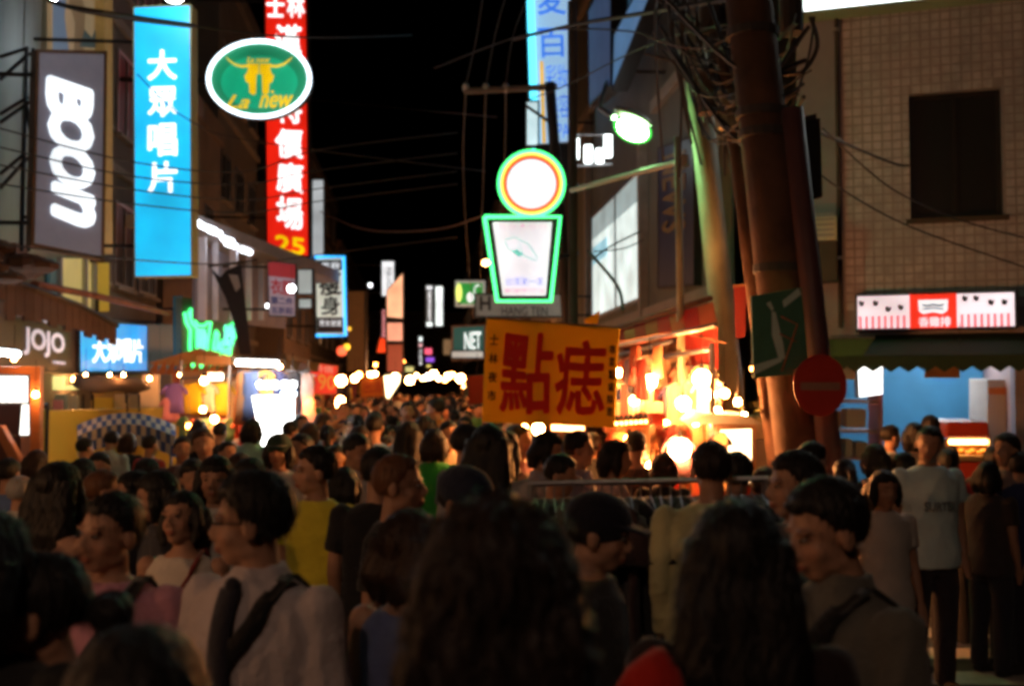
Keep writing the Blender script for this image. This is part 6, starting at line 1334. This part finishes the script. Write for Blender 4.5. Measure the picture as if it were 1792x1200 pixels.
def near_person(px, ytop, d, face, label, hair="short", hc=BLACK, top="tee", tc=(.3, .3, .3), pc=(.03, .03, .04), hy=0, hp=0, ht=0, fem=False, bw=1.0, aL="down", aR="down", sk=1.0, fuzz=0, acc=(), body_off=0, legs=False, cap=None, hx=1.0):
    """hy etc turn the head on the neck; face = where the body points (0 to the camera, 90 to the right of the view, 180 away)"""
    global NP; NP += 1
    loc, rz, s = place(px, ytop, d, face)
    t = thing("person", label, "person", loc, "people in the crowd"); t.rotation_euler.z = rz; t.scale = (s * hx, s * hx, s)
    T = headT(hy, hp, ht); lod = 0 if d < 5.0 else 1
    v, lt, ls, ti = body_arrays(T, fem, bw, aL, aR, lod, legs)
    o = bpy.data.objects.new("body", arr_mesh("body", v, lt, ls, ti, (skin(sk),))); sc.collection.objects.link(o); o.parent = t
    if lod == 0:
        for sx in (-1, 1):
            mb = MB(); R3 = T.to_3x3(); mb.ell(T @ Vector((sx * .031, .0765, .0035)), (.0112, .0098, .0052), 10, 8, R3); eo = local(mb, "eye", mat("eye_white", (.26, .22, .19), .2, var=0), t, True)
            mb = MB(); mb.ell(T @ Vector((sx * .031, .0845, .0035)), (.0058, .004, .0058), 8, 6, R3); local(mb, "iris", mat("dark_iris", (.01, .007, .005), .1, var=0), eo, True)
    v, n, lt, ls = hair_arrays(T, hair, lod); hm = hairm(hc)
    ho = bpy.data.objects.new("hair", arr_mesh("hair", v, lt, ls, None, (hm,))); sc.collection.objects.link(ho); ho.parent = t
    if fuzz: strands(ho, v, n, hm, fuzz, .07 if hair in ("mane", "long") else .035, T, NP, .55 if hair == "mane" else .35)
    if cap:
        mb = MB(); R3 = T.to_3x3(); mb.ell(T @ Vector((0, -.012, .045)), (.092, .108, .088), 24, 14, R3); mb.tube([T @ Vector((0, .05, .045)), T @ Vector((0, .16, .03))], [.08, .05], 14, flat=.12); local(mb, "cap", fabric(cap), t, True)
    v, lt, ls = top_arrays(top, fem, bw, aL, aR, lod, NP)
    o = bpy.data.objects.new({"dress": "dress"}.get(top, "shirt"), arr_mesh("shirt", v, lt, ls, None, (fabric(tc),))); sc.collection.objects.link(o); o.parent = t
    v, lt, ls = PANTS[min(1, lod)]
    o = bpy.data.objects.new("trousers", trouser_mesh(min(1, lod))); sc.collection.objects.link(o); o.parent = t; o.material_slots[0].link = 'OBJECT'; o.material_slots[0].material = fabric(pc)
    for sx in (-1, 1):
        mb = MB(); mb.ell((sx * .102, .04, .045), (.045, .13, .045), 12, 8); local(mb, "shoe", fabric((.03, .03, .03)), t, True)
    for a in acc: a(t, T, fem, bw)
    return t
PANTS = {0: pants_arrays(0), 1: pants_arrays(1), 2: pants_arrays(2)}
_tm = {}
def trouser_mesh(l):
    if l not in _tm: _tm[l] = arr_mesh("trousers", *PANTS[l], None, (fabric((.03, .03, .04)),))
    return _tm[l]
# accessories
def surf(an, z, g=.018, bw=1.0, fem=False):
    a, b = trow(z); k = (.92 if fem and z > 1.1 else 1) * bw; an = R_(an)
    return Vector(((a * k + g) * math.cos(an), (b * bw + g) * math.sin(an), z)), Vector((math.cos(an), math.sin(an), 0)).normalized()
def acc_strap(side=1, col=(.015, .015, .018), w_=.045, both=True):
    def f(t, T, fem, bw):
        for fr in ((1, -1) if both else (1,)):
            pts, nr = [], []
            for i in range(13):
                u = i / 12; z = 1.435 - .50 * u; an0 = 90 - side * 42 * (1 - u) + side * 62 * u; an = an0 if fr == 1 else -an0
                p, n = surf(an, z, .024, bw, fem); 
                if i == 0: p = Vector((side * .095 * bw, 0.01 * fr, 1.452)); n = Vector((0, 0, 1))
                if i == 1: n = (n + Vector((0, 0, 1))).normalized()
                pts.append(p); nr.append(n)
            ribbon(pts, nr, w_, .004, fabric(col), "bag_strap", t)
    return f
def acc_tie(col=(.02, .02, .03)):
    def f(t, T, fem, bw):
        pts, nr = [], []
        for i in range(9):
            p, n = surf(90, 1.43 - .04 * i, .022, bw, fem); pts.append(p); nr.append(n)
        ribbon(pts, nr, .062, .008, fabric(col), "tie", t); mb = MB(); p, _ = surf(90, 1.435, .022, bw); mb.ell(p, (.024, .016, .022), 10, 8); local(mb, "tie_knot", fabric(col), t, True)
    return f
def acc_glasses(t, T, fem, bw):
    mb = MB()
    for s in (-1, 1):
        c = [T @ Vector((s * .032 + .024 * math.cos(k * math.pi / 8), .103, .002 + .018 * math.sin(k * math.pi / 8))) for k in range(17)]; mb.tube(c, .0018, 5); mb.tube([T @ Vector((s * .056, .100, .008)), T @ Vector((s * .078, 0, .004))], .0018, 5)
    mb.tube([T @ Vector((-.009, .105, .004)), T @ Vector((.009, .105, .004))], .0018, 5); g = local(mb, "glasses", M_black, t)
def acc_print(body, col=(.05, .06, .07), m=None):
    def f(t, T, fem, bw):
        v, fs = text_mesh(body, .03); mb = MB(); k = []
        for x, y, z in v:
            p, n = surf(90 + (x - .5) * 62, 1.20 + (y - .5) * .06, .030 + z * .003, bw, fem); k.append(p)
        mb.add(k, fs); local(mb, "shirt_print", fabric(col), t)
    return f
def acc_flowers(t, T, fem, bw):
    r = random.Random(3); mb = MB()
    for i in range(26):
        p, n = surf(r.uniform(30, 150), r.uniform(.98, 1.33), .021, bw, fem)
        for k in range(4): mb.ell(p + Vector((math.cos(k * 1.57) * .008, 0, math.sin(k * 1.57) * .008)), (.007, .004, .007), 6, 4)
    local(mb, "flower_print", fabric((.5, .12, .08)), t)
def acc_phone(t, T, fem, bw):
    mb = MB(); mb.box((-.105, .13, 1.60), (.05, .014, .11), .3); o = local(mb, "phone", M_black, t)
def acc_bag(side=1, col=(.02, .02, .022)):
    def f(t, T, fem, bw):
        mb = MB(); mb.ell((side * .2, .0, .86), (.07, .16, .13), 16, 12); local(mb, "bag", fabric(col), t, True)
    return f
def acc_redbag(t, T, fem, bw):
    mb = MB(); mb.loft([((-.17, -.15, .80), .13, .06), ((-.175, -.155, 1.0), .125, .06), ((-.18, -.15, 1.2), .11, .055), ((-.175, -.13, 1.33), .085, .05), ((-.165, -.10, 1.40), .05, .04), ((-.155, -.07, 1.43), .012, .015)], 18); local(mb, "red_scarf", fabric((.42, .018, .01)), t, True)
N = near_person
N(868, 885, 1.45, 180, "person seen from behind with a huge frizzy dark brown mane, largest head in the view", "mane", (.016, .008, .005), "tee", (.02, .02, .022), fem=True, bw=1.12, fuzz=2600, hx=1.0)
N(240, 1092, 1.25, 175, "person with smooth black hair cut off by the bottom edge at the lower left", "bob", BLACK, "tee", (.03, .03, .035), fuzz=1260, bw=1.0)
N(95, 958, 1.95, -75, "person in profile with a black hair bun and white collar at the lower left", "bun", BLACK, "shirt", (.5, .48, .45), fem=True, hy=-8, hp=-10, fuzz=900)
N(198, 858, 2.95, -8, "person in a pink top with a dark strap and one hand raised beside the ear", "short", BLACK, "tee", (.55, .26, .33), fem=True, hy=-22, ht=-4, aR="phone", acc=(acc_strap(-1),), fuzz=540, bw=1.08, sk=1.05)
N(322, 857, 4.0, -5, "person in a white sleeveless flowered blouse with a black bob and raised chin", "bob", BLACK, "tank", (.62, .56, .48), fem=True, hy=-12, hp=10, ht=7, acc=(acc_flowers, acc_strap(-1, (.2, .03, .03), .02)), fuzz=360, sk=1.1)
N(455, 826, 2.65, -27, "person with glasses, white shirt, dark tie and black strap looking left", "tall", BLACK, "shirt", (.48, .42, .42), hy=-60, hp=-3, acc=(acc_tie(), acc_glasses, acc_strap(-1, (.012, .012, .012), .045)), fuzz=1620, bw=1.08)
N(-34, 888, 1.9, 170, "dark haired person half cut off by the left edge of the view", "bob", BLACK, "tee", (.02, .02, .02), fuzz=360)
N(36, 828, 5.6, 165, "grey haired elderly person in a white shirt at the far left", "thin", GREY, "shirt", (.62, .6, .54), bw=1.1)
N(102, 806, 4.4, 168, "person with big long black hair next to the grey haired one", "long", BLACK, "tank", (.06, .05, .05), fem=True, fuzz=540, hx=1.1)
N(178, 820, 5.1, 120, "person with short light brown hair and a red lit cheek", "short", AUBURN, "tee", (.25, .2, .18))
N(238, 822, 4.8, -50, "person in black with long hair looking left behind the pink top", "long", BLACK, "tee", (.03, .025, .03), fem=True, hy=-20, sk=1.05)
N(288, 820, 4.5, -75, "person in dark clothes in profile between two others with black hair", "bob", BLACK, "tee", (.06, .06, .07), fem=True, hp=-12)
N(378, 795, 4.9, 5, "person facing forward in a white top with straight black bangs", "bangs", BLACK, "tee", (.6, .58, .55), fem=True, sk=1.1, bw=.95)
N(320, 762, 8.2, 20, "person with an orange lit face and dark shirt behind the crowd on the left", "short", BLACK, "tee", (.1, .05, .05))
N(362, 748, 7.4, 15, "person with messy brownish hair tilting an orange lit face", "spiky", BROWN, "tee", (.12, .1, .1), ht=12)
N(442, 731, 10.0, 160, "person in a pale teal shirt in front of the blazing white board", "bob", BLACK, "polo", (.25, .5, .46), fem=True, bw=1.1)
N(488, 758, 6.9, 0, "person facing forward with a rounded dark green cap below the blazing board", "bob", BLACK, "tee", (.6, .55, .5), fem=True, cap=(.03, .06, .045))
N(528, 757, 7.2, -30, "person with black hair just right of the one with the rounded cap", "short", BLACK, "tee", (.3, .28, .26), hy=-10)
N(556, 780, 4.9, -25, "person in a loose bright yellow T-shirt looking left", "spiky", BLACK, "tee", (.85, .70, .06), hy=-42, bw=1.0, sk=1.1, acc=())
N(602, 815, 5.7, 170, "dark haired person directly behind the yellow T-shirt", "bob", BLACK, "tee", (.04, .04, .04))
N(618, 754, 6.3, 40, "person in a white shirt looking down to the right under a black fringe", "short", BLACK, "shirt", (.6, .56, .52), hy=15, hp=-12)
N(662, 780, 4.7, 172, "broad person in a black shirt seen from behind in the centre", "short", BLACK, "tee", (.018, .018, .02), bw=1.0, fuzz=360)
N(694, 792, 3.9, 75, "person with a reddish brown crop looking right beside the broad black shirt", "short", AUBURN, "tee", (.02, .02, .022), hy=10, sk=.8, fuzz=360)
N(716, 888, 2.75, 150, "person with brown hair and a blue shirt edge left of the huge mane", "bob", BROWN, "tank", (.12, .15, .3), fem=True, bw=.95, fuzz=720)
N(760, 748, 7.6, 175, "person in a green shirt left of the tall dark haired pair", "bob", BLACK, "tee", (.02, .28, .05), fem=True, bw=1.1)
N(798, 812, 3.6, 60, "person in a dark red shirt and black cap looking right", "short", BLACK, "tee", (.14, .03, .03), cap=(.015, .02, .04), sk=.8, hp=-14)
N(815, 740, 6.0, 130, "tall dark haired person left of the long haired one in grey", "short", BLACK, "tee", (.15, .2, .2))
N(856, 740, 5.3, 165, "person with long black hair and a grey T-shirt under the yellow banner", "long", BLACK, "tee", (.42, .38, .36), fem=True, bw=1.05, hx=1.1)
N(908, 742, 7.2, 60, "red lit person in a pink shirt under the middle of the banner", "short", BLACK, "tee", (.55, .25, .25), sk=1.2)
N(948, 750, 6.4, 80, "red lit person with short dark hair browsing under the banner", "bob", BLACK, "tee", (.5, .4, .38), fem=True, hp=-15, sk=1.2)
N(970, 790, 5.4, 75, "person in a flowered grey shirt with a red lit profile turned right", "short", BLACK, "tee", (.4, .38, .38), hp=-14, sk=1.2)
N(1012, 753, 6.6, 80, "person with neat black hair and red lit face looking right", "tall", BLACK, "tee", (.3, .25, .3), sk=1.2)
N(1070, 766, 6.2, 85, "person with a round black bob facing the glowing stall", "bob", BLACK, "tee", (.6, .4, .35), fem=True, hp=-10, sk=1.2)
N(1112, 752, 7.4, 150, "small silhouetted person in a dark vest before the hanging cloths", "short", BLACK, "tank", (.05, .03, .03))
N(1245, 770, 4.35, 178, "tall silhouetted person with cream sleeves before the glowing stall", "short", (.02, .012, .01), "long", (.5, .48, .26), bw=1.1, fuzz=360)
N(1288, 788, 4.9, 160, "silhouetted person just right of the tall one with cream sleeves", "short", BLACK, "tee", (.05, .04, .04))
N(1030, 860, 3.05, 70, "person in a black cap and dark top right of the huge mane", "short", BLACK, "tee", (.03, .03, .03), cap=(.012, .012, .02), hy=10, hp=-10, fuzz=360)
N(1290, 870, 2.0, 172, "person with long straight black hair with a red scarf end at the lower right", "long", BLACK, "tee", (.02, .012, .012), fem=True, fuzz=2160, hx=1.0, acc=(acc_redbag,))
N(1395, 790, 3.7, -70, "person in profile with bushy black hair and an orange lit cheek", "tall", BLACK, "tee", (.1, .09, .08), hy=-10, fuzz=540)
N(1470, 832, 2.5, -72, "person in a grey polo with thinning hair in profile at the lower right", "tall", BLACK, "polo", (.11, .105, .09), hp=-14, hy=-5, bw=1.1, fuzz=540, acc=(acc_strap(-1, (.012, .012, .012), .05),))
N(1622, 742, 6.5, 10, "tall person in a pale grey blue T-shirt with dark letters and black trousers", "short", BLACK, "tee", (.62, .82, .88), hy=-35, ht=-8, hp=-6, bw=1.1, acc=(acc_print("SURTEK", (.22, .30, .33)),), legs=False)
N(1545, 820, 5.6, 8, "person with shoulder length hair in a white top left of the pale grey blue T-shirt", "bob", BLACK, "tee", (.55, .5, .45), fem=True, hp=-5)
N(1532, 775, 7.0, 175, "dark haired person standing before the shelves of the corner shop", "bob", BLACK, "tee", (.03, .03, .03))
N(1582, 790, 6.9, 120, "person with a red lit cheek between the white top and the tall one", "short", BLACK, "tee", (.1, .05, .05), sk=1.1)
N(1557, 742, 9.2, 100, "orange faced person in front of the blue shop wall", "short", BLACK, "tee", (.3, .35, .45), sk=1.1)
N(1628, 725, 9.4, 150, "dark haired person highest before the blue shop wall", "short", BLACK, "tee", (.1, .1, .1))
N(1600, 738, 8.6, 160, "dark haired person beside the highest one at the blue shop wall", "bob", BLACK, "tee", (.05, .05, .06))
N(1728, 806, 6.9, 120, "person in dark clothes right of the pale grey blue T-shirt", "bob", BLACK, "tee", (.05, .04, .04), bw=1.1)
N(1762, 757, 7.0, -60, "person in a dull pinkish top at the right by the food counter", "spiky", BLACK, "tee", (.26, .2, .2), sk=1.2)
N(1420, 770, 5.8, 120, "dark person behind the bushy haired profile near the round red sign", "short", BLACK, "tee", (.05, .04, .05))
N(1340, 815, 5.2, 165, "dim person behind the clothes rack at the foot of the thick pole", "short", BROWN, "tee", (.2, .16, .1))
# ---------------- the rest of the crowd, ever smaller down the street
VAR = []
for k, (st, fem, kind, aL, aR, hy, hp) in enumerate((("short", 0, "tee", "down", "down", 0, 0), ("bob", 1, "tee", "down", "fwd", 15, -8), ("long", 1, "tank", "fwd", "down", -10, -6), ("spiky", 0, "shirt", "fwd", "fwd", 0, -14), ("pony", 1, "tee", "down", "out", 20, 0), ("tall", 0, "polo", "out", "down", -20, -5), ("short", 0, "shirt", "phone", "down", 40, -4), ("bangs", 1, "dress", "down", "down", -35, 6), ("bun", 1, "tank", "fwd", "phone", 10, -18), ("thin", 0, "tee", "down", "cross", -15, 8))):
    T = headT(hy, hp, (0, 5, -6, 4, -4, 7, -5, 8, -8, 3)[k]); row = []
    for lod in (1, 2):
        b = body_arrays(T, bool(fem), 1.0, aL, aR, lod, lod == 2); hv, hn, hlt, hls = hair_arrays(T, st, lod); tv = top_arrays(kind, bool(fem), 1.0, aL, aR, lod, k + 20); pv = PANTS[lod]
        if lod == 1:
            row.append((arr_mesh("body", *b[:3], b[3], (skin(1.1),)), arr_mesh("hair", hv, hlt, hls, None, (hairm(BLACK),)), arr_mesh("shirt", *tv, None, (fabric((.3, .3, .3)),))))
        else:
            V, LT, LS, TI, MI = [], [], [], [], []; off = 0
            for q, (v_, lt_, ls_) in enumerate((b[:3], (hv, hlt, hls), tv, pv)):
                V.append(v_); LT.append(lt_ + off); LS.append(ls_); MI.append(np.full(len(ls_), q, dtype=np.int32)); TI.append(b[3] if q == 0 else np.ones((len(v_), 3))); off += len(v_)
            row.append(arr_mesh("person", np.concatenate(V), np.concatenate(LT).astype(np.int32), np.concatenate(LS).astype(np.int32), np.concatenate(TI), (skin(1.1), hairm(BLACK), fabric((.3, .3, .3)), fabric((.03, .03, .04))), np.concatenate(MI)))
    VAR.append(row)
SH = [("white", (.6, .58, .54)), ("black", (.02, .02, .022)), ("grey", (.25, .25, .26)), ("blue", (.12, .2, .42)), ("red", (.42, .05, .04)), ("orange", (.6, .22, .05)), ("pink", (.55, .28, .3)), ("navy", (.03, .04, .12)), ("beige", (.45, .36, .25)), ("green", (.06, .2, .08))]
HN = ["short hair", "a bob", "long hair", "spiky hair", "a ponytail", "a tall fringe", "cropped hair", "straight bangs", "a hair bun", "thin hair"]
def setm(o, mats_):
    for i, m in enumerate(mats_): o.material_slots[i].link = 'OBJECT'; o.material_slots[i].material = m
def mid_person(px, ytop, d, face, var, sh, label, group):
    loc, rz, s = place(px, ytop, d, face, 1.45, 1.8); t = thing("person", label, "person", loc, group); t.rotation_euler.z = rz; t.scale = (s,) * 3
    b, h, tp_ = VAR[var][0]
    for nm, me, m in (("body", b, skin(1.1)), ("hair", h, hairm(BLACK if var != 1 else BROWN)), ("shirt", tp_, fabric(sh[1])), ("trousers", trouser_mesh(1), fabric((.04, .04, .05)))):
        o = bpy.data.objects.new(nm, me); sc.collection.objects.link(o); o.parent = t; setm(o, (m,))
    return t
taken = []
def free(x, y, r):
    for a, b in taken:
        if (a - x) ** 2 + (b - y) ** 2 < r * r: return False
    taken.append((x, y)); return True
for o in sc.objects:
    if o.type == 'EMPTY' and o.name.startswith("person"): taken.append((o.location.x, o.location.y))
MIDS = [(655, 722, 9.0, 176, 0, 3, "person in a broad blue shirt seen from behind in mid crowd"), (592, 790, 8.2, 20, 5, 5, "orange shirted person in the mid crowd left of the blue shirt"), (575, 742, 9.6, 170, 4, 2, "person with a ponytail in grey left of the broad blue shirt"), (630, 742, 8.6, 10, 1, 5, "person in orange facing forward right behind the white shirt"), (718, 735, 8.4, 170, 2, 0, "long haired person in a pale top right of the broad blue shirt"), (745, 725, 9.6, 175, 2, 1, "long haired dark person in the centre of the mid crowd"), (785, 735, 8.0, 20, 0, 8, "orange faced person near the green shirt"), (148, 775, 9.5, 150, 0, 1, "dark person under the left end of the checked canopy"), (192, 752, 10.4, 175, 3, 0, "person in a white shirt before the checked canopy"), (222, 757, 10.6, 170, 1, 1, "dark haired person beside the white shirt before the checked canopy"), (262, 770, 10.0, 150, 0, 4, "person in dark red under the right end of the checked canopy"), (395, 770, 8.2, 30, 4, 4, "person with a ponytail in red near the left stall table"), (415, 790, 6.6, 160, 1, 1, "curly brown haired person before the dark clothes"), (348, 733, 11.5, 170, 2, 1, "dark person at the left stall under the yellow shirts"), (385, 738, 11.2, 165, 0, 1, "dark haired person right of the low bulb on the left stall"), (540, 738, 10.2, 160, 1, 2, "person in grey right of the blazing board"), (505, 735, 10.8, 150, 5, 1, "dark person overlapping the blazing board's lower right corner"), (180, 790, 7.2, 20, 5, 4, "red faced person under the checked canopy"), (250, 800, 6.6, 160, 3, 1, "dark haired person behind the profile in dark clothes"), (60, 790, 7.6, 150, 1, 7, "person in a blue top behind the grey haired one"), (15, 800, 6.6, 170, 0, 3, "person in bright blue at the left edge behind the grey haired one"), (145, 800, 6.2, 170, 2, 1, "dark person left of the light brown hair"), (340, 800, 6.0, 20, 3, 8, "orange faced person behind the raised chin"), (430, 800, 5.7, 165, 5, 1, "dark haired person behind the man with the tie"), (1160, 790, 6.9, 160, 1, 1, "dark person low before the hanging cloths"), (1480, 800, 6.6, 165, 4, 1, "dark person between the round red sign and the shelves"), (1660, 800, 7.6, 160, 0, 4, "dark red shirted person before the food counter"), (1735, 780, 7.8, 140, 3, 1, "dark person right of the food counter"), (1780, 790, 6.9, 165, 5, 7, "navy shirted person at the right edge beside the food counter"), (885, 752, 6.9, 140, 2, 1, "long haired dark person under the left half of the banner")]
for (px, yt, d, fc, va, shi, lb) in MIDS:
    t = mid_person(px, yt, d, fc, va, SH[shi], lb, "people in the crowd"); taken.append((t.location.x, t.location.y))
rr = random.Random(21); cnt = 0
def inside(x, y):   # street corridor kept clear of stalls
    if y < 13: return -3.4 < x < 2.6
    return -2.85 < x < 2.05
tries = 0
while cnt < 215 and tries < 20000:
    tries += 1
    y = 9.0 + 46 * (cnt / 215) ** 1.35 + rr.uniform(-.6, 1.6); x = rr.uniform(-3.4, 2.6)
    if not inside(x, y) or not free(x, y, .44): continue
    v = Vector((x, y, 0)) - Vector((0, 0, 0)); dep = (Vector((x, y, 1.6)) - C0).dot(CF); px = 896 + FP * ((Vector((x, y, 1.6)) - C0).dot(CR)) / dep
    if px > 1345 or (y < 13.5 and px < 470): continue
    H = min(1.8, max(1.42, rr.gauss(1.60, .075))); va = rr.randrange(10); shi = rr.choice((0, 0, 1, 1, 1, 2, 3, 4, 5, 6, 7, 8, 9)); fc = rr.choice((180, 170, 190, 10, -10, 30, -25, 0, 60, 100, -90)) + rr.uniform(-15, 15)
    vv = face_dir(fc); rz = math.atan2(vv.y, vv.x) - math.pi / 2
    where = "near the packed street's front" if y < 14 else "amid the packed street" if y < 24 else "far down the street"
    lb = "person with %s in a %s top %s" % (HN[va], SH[shi][0], where); grp = "crowd filling the street"
    if dep < 15:
        t = thing("person", lb, "person", Vector((x, y, 0)), grp); t.rotation_euler = (R_(rr.uniform(-4, 4)), R_(rr.uniform(-4, 4)), rz); t.scale = (H / 1.71,) * 3
        b, h, tp_ = VAR[va][0]
        for nm, me, m in (("body", b, skin(1.1)), ("hair", h, hairm(BLACK if va != 1 else BROWN)), ("shirt", tp_, fabric(SH[shi][1])), ("trousers", trouser_mesh(1), fabric((.04, .04, .05)))):
            o = bpy.data.objects.new(nm, me); sc.collection.objects.link(o); o.parent = t; setm(o, (m,))
    else:
        o = bpy.data.objects.new("person", VAR[va][1]); sc.collection.objects.link(o); o.location = (x, y, 0); o.rotation_euler = (R_(rr.uniform(-4, 4)), R_(rr.uniform(-4, 4)), rz); o.scale = (H / 1.71,) * 3
        setm(o, (skin(1.1), hairm(BLACK if va != 1 else BROWN), fabric(SH[shi][1]), fabric((.04, .04, .05)))); tag(o, lb, "person", grp)
    cnt += 1
